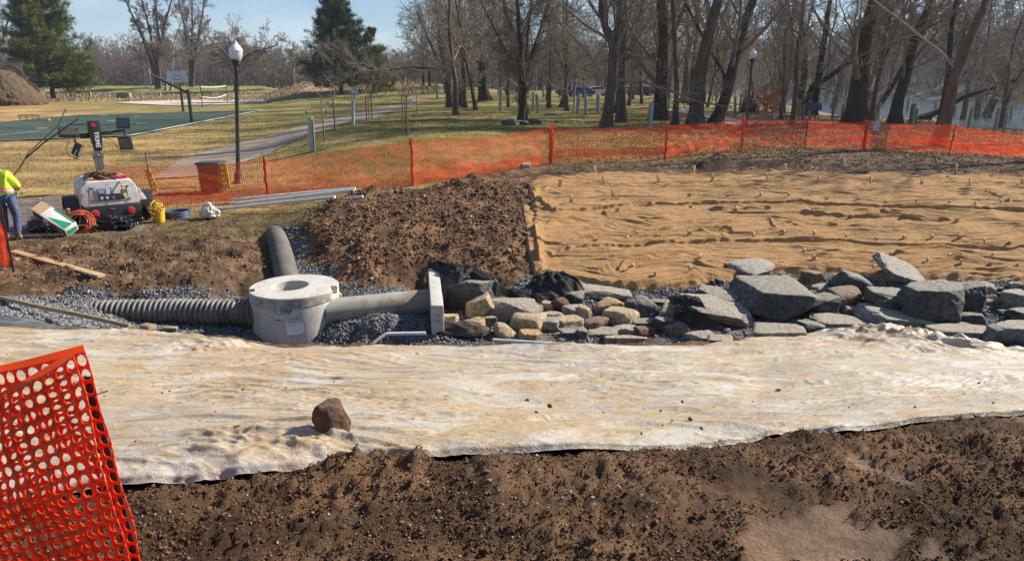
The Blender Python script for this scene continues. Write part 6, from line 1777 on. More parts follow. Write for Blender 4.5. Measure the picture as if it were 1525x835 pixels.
def build_tower():
    b = ground(168, 333)
    r = thing('light_tower', 'white and black towable light tower with red tail lights', 'light tower', b, rotz=rad(37)); r.scale = (1.13, 1.05, 1.13)
    # hood
    mb = MB()
    fr = [(-.50, .44), (.50, .44), (.53, .50), (.50, .80), (.40, .97), (-.40, .97), (-.53, .84), (-.55, .50)]
    mb.prism(fr, -.42, .75, 'y')
    mb.build('hood', WHITEP, r, bevel=.03, seg=3)
    grey = pm('grey inset panel', (.50, .50, .49), (.42, .42, .40), 4, .5)
    mb = MB(); mb.prism([(-.37, .53), (.36, .53), (.40, .60), (.36, .86), (-.36, .86), (-.40, .60)], -.428, -.40, 'y'); mb.build('inset_panel', grey, r, bevel=.006)
    mb = MB(); mb.box((.0, -.434, .63), (.46, .02, .12)); mb.build('socket_bay', BLK, r, bevel=.004)
    mb = MB()
    for x in (-.17, -.07, .04): mb.cyl((x, -.45, .62), (x, -.43, .62), .035, n=14)
    mb.build('socket', pm('pale sockets', (.45, .45, .42), (.3, .3, .3), 9, .5), r)
    blue = pm('blue label', (.03, .10, .35), (.03, .08, .28), 9, .5); mb = MB(); mb.box((-.16, -.442, .75), (.16, .01, .1)); dec = mb.build('decal', blue, r)
    wt = pm('white lettering', (.8, .8, .8), (.75, .75, .75), 9, .5)
    mb = MB(); 
    for k in range(3): mb.box((-.16, -.449, .775 - .025 * k), (.12 - .02 * k, .003, .008))
    mb.build('print', wt, dec)
    brown = pm('brown label', (.22, .16, .10), (.16, .12, .08), 9, .5); mb = MB(); mb.box((.26, -.431, .74), (.10, .008, .07)); mb.build('decal', brown, r)
    yel = pm('yellow label', (.75, .60, .08), (.65, .5, .07), 9, .5); mb = MB(); mb.box((.28, -.431, .60), (.05, .008, .07)); mb.box((.25, -.431, .84), (.04, .008, .03)); mb.build('decal', yel, r)
    # chassis, bumper, fenders
    mb = MB(); mb.prism([(-.50, .12), (.50, .12), (.54, .2), (.54, .44), (-.55, .44), (-.55, .2)], -.46, .8, 'y'); mb.build('chassis', BLK, r, bevel=.02)
    mb = MB(); mb.box((0, -.475, .20), (1.0, .05, .05)); mb.box((0, -.48, .13), (.86, .05, .05)); mb.build('bumper', STEEL, r, bevel=.008)
    for x in (-.33, .33):
        mb = MB(); mb.cyl((x, -.50, .325), (x, -.455, .325), .062, n=24); l = mb.build('tail_light', REDL, r, bevel=.006)
        mb = MB(); mb.lathe([(.064, 0), (.075, 0), (.075, .02), (.064, .02)], n=24, M=T4(x, -.46, .325) @ RX(90)); mb.build('bezel', GALV, l)
    mb = MB(); mb.box((0, -.466, .385), (.09, .01, .025)); mb.build('plate', GALV, r)
    mb = MB(); 
    for x in (-.22, .2): mb.box((x, -.49, .075), (.2, .03, .03))
    mb.build('step_plate', GALV, r, bevel=.004)
    for s in (-1, 1):
        x = s * .70
        mb = MB(); pr = [(.36 * math.cos(t) + .12, .34 + .32 * math.sin(t)) for t in np.linspace(rad(-5), rad(185), 18)]
        pr2 = [(.33 * math.cos(t) + .12, .34 + .29 * math.sin(t)) for t in np.linspace(rad(185), rad(-5), 18)]
        mb.prism(pr + pr2, x - .12, x + .12, 'x'); mb.build('fender', BLK, r, bevel=.004)
        mb = MB(); mb.lathe([(.0001, -.09), (.15, -.09), (.25, -.08), (.28, -.05), (.28, .05), (.25, .08), (.15, .09), (.0001, .09)], n=32, M=T4(x, .12, .28) @ RY(90)); w = mb.build('wheel', RUB, r)
        mb = MB(); mb.lathe([(.0001, -.1), (.14, -.1), (.16, -.085), (.16, .085), (.14, .1), (.0001, .1)], n=24, M=T4(x, .12, .28) @ RY(90)); mb.build('rim', GALV, w)
    mb = MB(); mb.prism([(.56, .40), (.70, .36), (.74, .40), (.60, .70), (.56, .74)], -.2, .3, 'y'); mb.build('side_skirt', WHITEP, r, bevel=.01)
    mb = MB(); mb.box((.82, -.32, .13), (.26, .09, .04)); mb.build('jack_arm', GALV, r, bevel=.005)
    # striped outrigger
    mb = MB(); mb.box((-.78, -.35, .25), (.05, .05, .42)); jk = mb.build('outrigger', YEL, r, bevel=.004)
    mb = MB()
    for k in range(6): mb.box((-.78, -.377, .09 + k * .065), (.052, .006, .024), R=Matrix.Rotation(rad(0), 3, 'Y'))
    mb.build('stripe', BLK, jk)
    # mast
    mb = MB(); mb.cyl((-.02, .35, .9), (-.04, .35, 1.62), .085, n=20); mb.cyl((-.04, .35, 1.55), (-.045, .35, 1.85), .065, n=20)
    mb.lathe([(.10, 1.50), (.105, 1.52), (.105, 1.55), (.08, 1.57)], (-.035, .35, 0), 20); mb.lathe([(.12, 1.58), (.12, 1.61), (.07, 1.62)], (-.04, .35, 0), 8)
    mb.build('mast', GALV, r)
    mb = MB()
    for s in (-1, 1): mb.tube([(s * .24 - .03, .33, .92), (s * .24 - .03, .33, 1.22), (s * .1 - .03, .33, 1.24)], .008, 6)
    mb.build('mast_guard', GALV, r)
    mb = MB(); mb.prism([(-.08, 1.68), (.05, 1.68), (.09, 1.98), (.09, 2.10), (.08, 2.30), (-.15, 2.30), (-.15, 2.05), (-.12, 1.9)], .20, .42, 'y'); hd = mb.build('mast_head', BLK, r, bevel=.014)
    mb = MB(); mb.lathe([(.0001, 0), (.048, 0), (.048, .006), (.0001, .006)], n=20, M=T4(-.04, .196, 2.22) @ RX(90)); mb.build('emblem', pm('red badge', (.55, .02, .04), (.4, .02, .04), 9, .4), hd)
    V, F = text_pts('TRIME', .12, 1.0); W = [(y - .018, .193, 1.915 - x) for x, y, _ in V]
    link('lettering', new_mesh('lettering', W, faces=F), wt, hd)
    mb = MB(); mb.tube([(.62, .30, 1.80), (.62, .32, 2.30)], .02, 6); mb.tube([(-.5, .30, 2.02), (-.46, .25, 1.72)], .02, 6); mb.tube([(-.72, .32, 2.0), (-.3, .32, 2.0), (0, .32, 2.02), (.35, .32, 2.05), (.66, .32, 2.08)], .026, 8); mb.box((-.25, .3, 2.01), (.2, .1, .08)); mb.box((.25, .3, 2.04), (.2, .1, .07)); mb.build('crossbar', BLK, r, bevel=.004)
    def flood(M, w=.34, h=.24, lens=(.42, .38, .26)):
        w *= .82; h *= .82; lens = tuple(q * .45 for q in lens)
        mb = MB(); mb.box((0, 0, 0), (w, .11, h), M); 
        for k in range(9): mb.box((-w / 2 + .03 + k * (w - .06) / 8, .07, 0), (.012, .05, h * .9), M)
        f = mb.build('floodlight', BLK, r, bevel=.012)
        mb = MB(); mb.box((0, -.06, 0), (w * .84, .006, h * .76), M); le = mb.build('lens', pm('led lens', lens, tuple(x * .7 for x in lens), 20, .15), f)
        mb = MB(); mb.tube([(-w / 2 - .02, 0, 0), (-w / 2 - .02, 0, -h * .7), (w / 2 + .02, 0, -h * .7), (w / 2 + .02, 0, 0)], .012, 6, M); mb.build('bracket', GALV, f)
    flood(T4(-.60, .28, 2.08) @ RX(-25) @ RZ(5), .50, .22, (.20, .17, .10))
    flood(T4(.62, .26, 2.24) @ RX(15) @ RZ(-8), .36, .26, (.30, .42, .60))
    flood(T4(.60, .2, 1.82) @ RZ(-38) @ RX(12), .36, .34, (.40, .36, .25))
    flood(T4(-.46, .22, 1.72) @ RY(32) @ RZ(70), .30, .34, (.5, .5, .5))
    mb = MB(); mb.tube([(-.60, .25, 1.92), (-.72, .2, 1.75), (-.66, .18, 1.6), (-.48, .2, 1.55)], .007, 5); mb.tube([(.13, .2, 1.95), (.3, .18, 1.9), (.42, .18, 1.72), (.5, .2, 1.62)], .007, 5); mb.build('cable', BLK, r)
    for ch in r.children:
        k = ch.name.split('.')[0]
        if k in ('mast', 'mast_head', 'crossbar', 'floodlight', 'cable', 'mast_guard'):
            ch.location.z -= .16
            if k in ('crossbar', 'floodlight', 'cable'): ch.scale.x = .84
    mb = MB()
    for x in (-.30, .02, .31): mb.box((x, -.4295, .70), (.006, .004, .26))
    mb.box((0, -.4295, .565), (.74, .004, .006)); mb.box((.535, .1, .52), (.01, .9, .008)); mb.box((-.535, .1, .60), (.01, .9, .008))
    mb.build('panel_seam', BLK, r)
    mb = MB()
    for x in (-.33, .33): mb.box((x, -.432, .83), (.05, .012, .02)); mb.cyl((x, -.43, .57), (x, -.445, .57), .012, n=10)
    mb.build('latch', STEEL, r)
    # things left on the hood: top-level
    def W(x, y, z): return np.array((Matrix.LocRotScale(r.location, r.rotation_euler, r.scale) @ Vector((x, y, z)))[:])
    jk = pm('brown canvas jacket', (.21, .115, .05), (.07, .045, .03), 7, .9, .02, 20, lo=.4, hi=.6)
    o = lumps('jacket', jk, W(-.06, -.02, 1.0), (.36, .28, .12), 71, .5, 6); tag(o, 'crumpled brown work jacket on top of the light tower', 'jacket')
    bl = pm('red cloth', (.62, .03, .05), (.45, .02, .04), 9, .8)
    o = lumps('cloth', bl, W(.27, -.16, .985), (.14, .12, .05), 72, .4, 6); tag(o, 'bright red cloth on the hood of the light tower', 'cloth')
    pk = pm('pink bottle', (.75, .16, .25), (.6, .12, .2), 9, .5)
    p = W(.08, -.3, 1.0); mb = MB(); mb.lathe([(.0001, 0), (.04, 0), (.042, .1), (.03, .15), (.018, .17), (.018, .2), (.0001, .2)], n=16, M=RY(78)); o = mb.build('bottle', pk, None, tuple(p)); tag(o, 'pink plastic bottle lying on the light tower hood', 'bottle')
    gl = pm('tan glove', (.5, .35, .2), (.35, .24, .14), 9, .9); o = lumps('glove', gl, W(-.3, -.22, .985), (.12, .07, .03), 73, .4, 4); tag(o, 'tan work glove on the front of the hood', 'glove')
    pts = [W(-.30, -.30, .99), W(-.05, -.34, 1.0), W(.16, -.36, .98), W(.22, -.47, .88), W(.24, -.5, .75), W(.16, -.49, .66)]
    stickobj('cord', 'orange extension cord running over the light tower hood', pts, .012, ORC, 'cord', 6)
    stickobj('cord', 'dark red cord hanging down the left side of the tower hood', [W(-.3, -.28, .99), W(-.52, -.40, .9), W(-.57, -.46, .7), W(-.58, -.49, .5), W(-.62, -.5, .25), W(-.7, -.6, .05)], .009, pm('dark red cord', (.25, .05, .03), (.2, .04, .03), 9, .6), 'cord', 6)
    return r

def lumps(name, mat_, c, dims, seed, rough=.35, freq=4, sub=5, flat=.25):
    bm = bmesh.new(); bmesh.ops.create_icosphere(bm, subdivisions=sub, radius=1)
    P = np.array([v.co[:] for v in bm.verts]); F = [[v.index for v in f.verts] for f in bm.faces]; bm.free()
    n = noise3(P * freq * .4 + seed) * rough + (np.abs(noise3(P * freq * .9 + seed * 3)) - .2) * rough * .8 + noise3(P * freq * 2.2 + seed) * rough * .22
    P = P * (1 + n)[:, None]
    P = P * np.array(dims); P[:, 2] = np.where(P[:, 2] < 0, P[:, 2] * flat, P[:, 2])
    return put(name, P + np.asarray(c), mat_, faces=F, origin=tuple(c))

def coil(c, R, r, turns, tilt=(0, 0), jit=.03, seed=0, h=.05, n=18):
    rng = np.random.default_rng(seed); pts = []
    for k in range(turns * n):
        a = 2 * math.pi * k / n; t = k // n
        q = R * (1 + .18 * math.sin(t * 2.1)) + rng.normal() * jit * .3
        p = Vector((q * math.cos(a), q * math.sin(a), h * math.sin(a * .5 + t) + rng.normal() * jit * .3))
        p = Matrix.Rotation(tilt[0], 3, 'X') @ Matrix.Rotation(tilt[1] + .14 * math.sin(t * 1.7), 3, 'Y') @ p
        pts.append(p)
    return pts

def build_clutter():
    # carton
    b = ground(82, 352)
    r = thing('carton', 'long white and green cardboard carton tipped on its side by the worker', 'carton', b)
    M = T4(0, 0, .20) @ RZ(-52) @ RX(0) @ RY(0) @ RX(26)
    wc = pm('white printed card', (.74, .73, .70), (.68, .66, .62), 5, .6); card = pm('brown card', (.50, .34, .19), (.44, .29, .16), 6, .85)
    w, l, h = .30, .95, .24
    Lv = Vector((-.80, .22, .42)).normalized(); Nv = Vector((.30, -.60, .72)); Nv = (Nv - Lv * Nv.dot(Lv)).normalized(); Wv = Lv.cross(Nv)
    M = T4(0, .1, .36) @ Matrix((Wv, Lv, Nv)).transposed().to_4x4()
    mb = MB(); mb.box((0, 0, 0), (w, l, h), M); body = mb.build('box', wc, r, bevel=.006)
    g = pm('green print', (.02, .33, .16), (.02, .27, .13), 9, .5); k = pm('black print', (.02, .02, .02), (.04, .04, .04), 9, .5)
    mb = MB(); mb.box((-.0, .34, h / 2 + .002), (w * .96, .24, .003), M); mb.build('top_flap', card, body)
    mb = MB(); mb.add([(-.13, -.45, h / 2 + .004), (.08, -.45, h / 2 + .004), (-.10, .05, h / 2 + .004)], [(0, 1, 2)], M); mb.add([(.145, -.46, h / 2 + .004), (.10, -.46, h / 2 + .004), (.12, .12, h / 2 + .004), (.145, .12, h / 2 + .004)], [(0, 1, 2, 3)], M)
    mb.build('print', g, body)
    mb = MB()
    for s in (-1, 1):
        x = s * (w / 2 + .003)
        mb.add([(x, .44, -.09), (x, .44, .08), (x, .14, .08), (x, .2, -.09)], [(0, 1, 2, 3)], M); mb.add([(x, .0, -.09), (x, .04, .03), (x, -.2, .06), (x, -.26, -.09)], [(0, 1, 2, 3)], M)
    mb.build('print', k, body)
    mb = MB()
    for s in (-1, 1):
        x = s * (w / 2 + .003); mb.add([(x, -.28, -.09), (x, -.22, .07), (x, -.46, .07), (x, -.46, -.09)], [(0, 1, 2, 3)], M)
    mb.add([(-.12, -.479, -.09), (.12, -.479, -.09), (.12, -.479, .02), (-.12, -.479, .06)], [(0, 1, 2, 3)], M)
    mb.build('print', g, body)
    # black sacks
    o = lumps('plastic_sack', BLACKPL, ground(168, 341) + [0, 0, .05], (.46, .28, .2), 5, .55, 7, 6); tag(o, 'shiny black plastic sack crumpled in front of the light tower', 'plastic sack')
    o = lumps('plastic_sack', BLACKPL, ground(62, 347) + [0, .25, .05], (.5, .3, .22), 6, .4, 5, 6); tag(o, 'dark plastic sack lying behind the long carton', 'plastic sack')
    o = lumps('tarpaulin', pm('wet dark blue tarp', (.05, .06, .09), (.08, .085, .11), 6, .25), ground(88, 328) + [0, .3, .0], (.75, .4, .12), 8, .3, 5, 5); tag(o, 'wet blue-black tarpaulin flattened on the ground behind the carton', 'tarpaulin')
    # orange hose tangle
    b = ground(122, 345); mb = MB()
    for k in range(5):
        mb.tube(coil((0, 0, 0), .21 + .03 * k % .07, .012, 2, (rad(65 + 9 * k), rad(10 * k - 20)), .03, k), .013, 6)
    mb.tube([(-.05, -.1, .0), (-.1, -.22, .015), (.1, -.3, .015), (.35, -.22, .02), (.55, -.28, .02)], .013, 6)
    mb.v = [(x, y, z + .20 if z > -.3 else .02) for x, y, z in mb.v]; mb.v = [(x, y, max(z, .01)) for x, y, z in mb.v]
    o = mb.build('hose', ORC, None, tuple(b)); tag(o, 'tangled orange hose piled at the left wheel of the light tower', 'hose')
    # yellow bucket with coiled yellow rope
    b = ground(238, 331); r = thing('bucket', 'yellow bucket standing right of the light tower', 'bucket', b)
    mb = MB(); mb.lathe([(.0001, 0), (.12, 0), (.145, .32), (.155, .32), (.155, .345), (.14, .345), (.115, .02), (.0001, .02)], n=28); mb.build('pail', YEL, r)
    mb = MB(); mb.tube([(.15 * math.cos(t), .02, .33 + .14 * math.sin(t)) for t in np.linspace(0, math.pi, 14)], .006, 6); mb.build('handle', GALV, r)
    mb = MB(); rp = pm('yellow rope', (.62, .42, .07), (.45, .30, .05), 30, .8)
    for k in range(8): mb.tube([p + Vector((random.uniform(-.03, .03), -.13, .36)) for p in coil((0, 0, 0), .12 + .012 * (k % 4), .01, 1, (rad(88), rad(14 * k - 50)), .01, k + 20)], .011, 6)
    for k in range(5): mb.tube([p + Vector((0, 0, .37 + .02 * k)) for p in coil((0, 0, 0), .13 - .008 * k, .01, 1, (rad(10), rad(8 * k - 16)), .01, k + 40)], .012, 6)
    o = mb.build('rope', rp, None, tuple(b)); tag(o, 'coiled yellow rope draped over the yellow bucket', 'rope')
    # coil of black and blue pipe lying flat
    b = ground(265, 324); mb = MB()
    for k in range(5): mb.tube([p + Vector((0, 0, .03 + .035 * k)) for p in coil((0, 0, 0), .30 - .01 * (k % 2), .02, 1, (0, 0), .004, k, 0.0, 30)], .02, 8, closed=True)
    o = mb.build('pipe_coil', pm('dark blue hose', (.03, .045, .07), (.08, .12, .2), 3, .4), None, tuple(b)); tag(o, 'flat coil of dark blue hose right of the yellow bucket', 'hose coil')
    # bag
    wb = pm('dirty white sack', (.66, .62, .57), (.48, .42, .36), 5, .8, .01, 15)
    b = ground(309, 327); mb = MB()
    P = np.array([[-.26, 0, 0], [.12, -.1, 0], [.2, .0, .33], [.32, .05, .27], [-.02, .1, .42], [.02, .08, .40]])
    o = lumps('sack', wb, b + [.02, .1, .1], (.24, .16, .27), 15, .35, 4, 5); tag(o, 'crumpled dirty white sack over the end of a white pipe', 'sack')
    # orange clamp
    # wheeled bin behind netting
    b = ground(319, 286); r = thing('litter_bin', 'dark square litter bin standing behind the netting', 'litter bin', b)
    dg = pm('dark green plastic', (.02, .035, .03), (.04, .055, .045), 6, .5)
    mb = MB(); mb.prism([(-.28, 0), (.28, 0), (.33, .86), (-.33, .86)], -.27, .27, 'y'); mb.build('body', dg, r, bevel=.02)
    mb = MB(); mb.prism([(-.37, .86), (.37, .86), (.36, .92), (-.36, .92)], -.33, .33, 'y'); mb.build('lid', dg, r, bevel=.015)
    # yellow caution stands
    def caution(px0, py0, px1, py1, wpx, lab, dx):
        b = hit((px0 + px1) / 2, py1) if False else None
        base = ground((px0 + px1) / 2, max(py1, 288)); y = base[1] + .15
        A, B = at_y(px0, py0, y), at_y(px1, py1, y); w = wpx * y / 1040
        mb = MB(); d = B - A
        n = 9
        for k in range(n):
            for s in (-1, 0, 1):
                if s == 0 and k % 2 == 1: continue
                p = d * (k + .5) / n; mb.box((p[0] + s * w * .33, p[1] + .01 * s, p[2]), (w * .3, .03, abs(d[2]) / n * 1.02))
        mb.box((d[0] * .02, -.02, 0), (w, .04, .05)); mb.box((d[0] * .98, -.02, d[2]), (w * 1.1, .04, .04))
        o = mb.build('caution_stand', YEL, None, tuple(A), bevel=.003); tag(o, lab, 'caution stand', 'yellow caution stands')
    caution(330, 244, 337, 278, 13, 'upright yellow caution stand beside the litter bin', 0)
    caution(219, 253, 231, 284, 9, 'leaning yellow caution stand hung on the netting near the light tower', 1)
    b = ground(228, 300); stickobj('steel_rod', 'thin dark steel rod standing in the netting by the leaning yellow stand', [b, at_y(216, 226, b[1])], .014, STEEL, 'rod', 6)
    stickobj('stick', 'short weathered stick on the trampled ground left of the tower', [ground(33, 288) + [0, 0, .04], ground(50, 284) + [0, 0, .06]], .03, WOODG, 'stick')
    # pale pads of mud and leaf scraps kept in the ground

def worker():
    b = ground(20, 357)
    r = thing('person', 'worker in a yellow high-visibility vest, jeans and boots, turned away at the left edge', 'person', b)
    def skin(name, pts, edges, radii, mat_, sub=2, parent=r, root=0):
        me = bpy.data.meshes.new(name); me.from_pydata([tuple(p) for p in pts], edges, []); me.update()
        o = link(name, me, None, parent)
        md = o.modifiers.new('s', 'SKIN'); md.use_smooth_shade = True
        for i, v in enumerate(me.skin_vertices[0].data):
            rr = radii[i]; v.radius = rr if hasattr(rr, '__len__') else (rr, rr); v.use_root = (i == root)
        o.modifiers.new('d', 'SUBSURF').levels = sub; o.modifiers['d'].render_levels = sub
        dg = bpy.context.evaluated_depsgraph_get(); dg.update()
        m2 = bpy.data.meshes.new_from_object(o.evaluated_get(dg)); m2.name = name
        o.modifiers.clear(); o.data = m2; m2.materials.clear(); m2.materials.append(mat_)
        m2.polygons.foreach_set('use_smooth', np.ones(len(m2.polygons), bool))
        return o
    sk = pm('skin', (.42, .24, .16), (.36, .20, .13), 8, .6)
    # joints: facing away and to the left, upper body bent forward-left
    J = dict(pel=(0, 0, .95), wst=(-.02, .03, 1.10), chs=(-.07, .10, 1.33), nek=(-.15, .16, 1.47), hd=(-.24, .22, 1.56), hd2=(-.29, .25, 1.66),
             hl=(-.10, .0, .92), kl=(-.14, .05, .50), al=(-.13, -.02, .10), tl=(-.17, .13, .04), hr=(.10, .0, .92), kr=(.14, .06, .50), ar=(.15, -.03, .10), tr=(.13, .13, .04),
             sr=(.10, .06, 1.40), er=(.20, .17, 1.16), wr=(.02, .36, 1.05), gr=(-.03, .42, 1.03), sl=(-.26, .12, 1.38), el=(-.38, .24, 1.16), wl=(-.24, .42, 1.04), gl=(-.20, .48, 1.02))
    names = list(J); P = [J[n] for n in names]; ix = {n: i for i, n in enumerate(names)}
    E = [('pel', 'wst'), ('wst', 'chs'), ('chs', 'nek'), ('nek', 'hd'), ('hd', 'hd2'), ('pel', 'hl'), ('hl', 'kl'), ('kl', 'al'), ('al', 'tl'), ('pel', 'hr'), ('hr', 'kr'), ('kr', 'ar'), ('ar', 'tr'), ('chs', 'sr'), ('sr', 'er'), ('er', 'wr'), ('wr', 'gr'), ('chs', 'sl'), ('sl', 'el'), ('el', 'wl'), ('wl', 'gl')]
    Rr = dict(pel=(.14, .11), wst=(.13, .10), chs=(.16, .11), nek=.055, hd=.085, hd2=.085, hl=.085, kl=.06, al=.045, tl=.035, hr=.085, kr=.06, ar=.045, tr=.035, sr=.06, er=.045, wr=.03, gr=.035, sl=.06, el=.045, wl=.03, gl=.035)
    E2 = [(ix[a], ix[c]) for a, c in E]
    # fingers
    for w in ('gr', 'gl'):
        g = np.array(J[w]); s = 1 if w == 'gr' else -1
        for k in range(5):
            a = g + np.array([s * (.025 - .014 * k), .03, .01 - .004 * k]); c_ = a + np.array([-s * .01, .028 - .004 * abs(k - 2), -.02]); 
            P += [tuple(a), tuple(c_)]; n = len(P); E2 += [(ix[w], n - 2), (n - 2, n - 1)]
    rad_ = [Rr[n] for n in names] + [.010, .008] * 10
    skin('body', P, E2, rad_, sk)
    hv = NT('hi-vis fabric'); nz = hv.noise(7, 5, .6); c = hv.ramp(nz, [(.3, (.52, .80, .03)), (.7, (.66, .92, .06))])
    bb = hv.bsdf(Base_Color=c, Roughness=.7); hv.t.links.new(hv.bump(hv.noise(9, 5, .6), .03), bb.inputs['Normal'])
    sub = lambda ns: ([J[n] for n in ns])
    ns = ['pel', 'wst', 'chs', 'nek', 'sr', 'er', 'wr', 'sl', 'el', 'wl']; e = [(0, 1), (1, 2), (2, 3), (2, 4), (4, 5), (5, 6), (2, 7), (7, 8), (8, 9)]
    v = skin('vest', [(0, 0, .86)] + sub(ns), [(0, 1)] + [(a + 1, c_ + 1) for a, c_ in e], [(.21, .15), (.205, .15), (.20, .145), (.215, .15), (.08, .08), .10, .078, .055, .10, .078, .055], hv.m)
    silver = pm('reflective tape', (.62, .62, .62), (.5, .5, .5), 9, .3); ot = pm('orange tape', (.85, .22, .04), (.8, .2, .04), 9, .5)
    def band(z0, z1, grow, m, name='stripe'):
        me = v.data; V = np.array([q.co[:] for q in me.vertices]); 
        bm = bmesh.new(); bm.from_mesh(me)
        for zc, keep in ((z0, 1), (z1, -1)):
            bmesh.ops.bisect_plane(bm, geom=bm.verts[:] + bm.edges[:] + bm.faces[:], plane_co=(0, 0, zc), plane_no=(.12, 0, 1), clear_inner=keep == 1, clear_outer=keep == -1)
        bm.normal_update()
        for q in bm.verts: q.co += q.normal * grow
        me2 = bpy.data.meshes.new(name); bm.to_mesh(me2); bm.free(); link(name, me2, m, v)
    band(1.06, 1.15, .006, ot); band(1.085, 1.125, .011, silver)
    mb = MB()
    dn = pm('blue denim', (.06, .09, .16), (.10, .14, .22), 12, .85, .01, 30)
    ns = ['pel', 'hl', 'kl', 'al', 'hr', 'kr', 'ar']; P2 = sub(ns); P2[3] = (J['al'][0], J['al'][1], .16); P2[6] = (J['ar'][0], J['ar'][1], .16)
    skin('jeans', P2, [(0, 1), (1, 2), (2, 3), (0, 4), (4, 5), (5, 6)], [(.16, .13), .115, .088, .078, .115, .088, .078], dn)
    bt = pm('muddy boot leather', (.20, .15, .10), (.12, .09, .065), 9, .9)
    for s, a, t_ in ((-1, 'al', 'tl'), (1, 'ar', 'tr')):
        A = J[a]; T_ = J[t_]; skin('boot', [(A[0], A[1], .27), (A[0], A[1], .15), (A[0], A[1] - .01, .055), (T_[0], T_[1], .04)], [(0, 1), (1, 2), (2, 3)], [.068, .062, (.06, .055), (.05, .04)], bt)
    hh = pm('dark hair', (.03, .02, .015), (.05, .035, .025), 20, .8)
    skin('hair', [(-.245, .19, 1.60), (-.285, .225, 1.685)], [(0, 1)], [.088, .086], hh)
    return r

def lamp(px, py, ytop, label, gtop=None):
    b = ground(px, py); top = at_y(px, ytop, b[1])[2] - b[2]
    r = thing('street_lamp', label, 'street lamp', b, 'park lamps')
    s = top / 4.85
    if px < 700: r.rotation_euler = (0, rad(5.2), 0)
    mb = MB(); mb.lathe([(.16, 0), (.16, .06), (.13, .1), (.12, .35), (.085, .42), (.075, .5), (.062, 1.2), (.058, 3.9), (.07, 3.93), (.058, 3.97), (.075, 4.0), (.06, 4.05)], n=20); p = mb.build('pole', LAMPG, r); p.scale = (1, 1, s)
    mb = MB(); mb.lathe([(.06, 4.0), (.08, 4.02), (.12, 4.08), (.15, 4.14), (.14, 4.17), (.19, 4.21), (.18, 4.24)], n=24); p = mb.build('capital', LAMPG, r); p.scale = (1, 1, s)
    gl = NT('frosted globe'); gb = gl.bsdf(Base_Color=(.82, .84, .84), Roughness=.15); gb.inputs['Transmission Weight'].default_value = .35
    mb = MB(); mb.lathe([(.14, 4.24), (.175, 4.30), (.20, 4.42), (.20, 4.54)], n=28); g = mb.build('globe', gl.m, r); g.scale = (1, 1, s)
    mb = MB(); mb.lathe([(.205, 4.52), (.212, 4.54), (.19, 4.60), (.12, 4.70), (.07, 4.74), (.06, 4.78), (.03, 4.80), (.02, 4.85), (.0001, 4.86)], n=28); g = mb.build('cap', pm('light globe cap', (.72, .74, .78), (.66, .68, .72), 5, .3), r); g.scale = (1, 1, s)
    return r

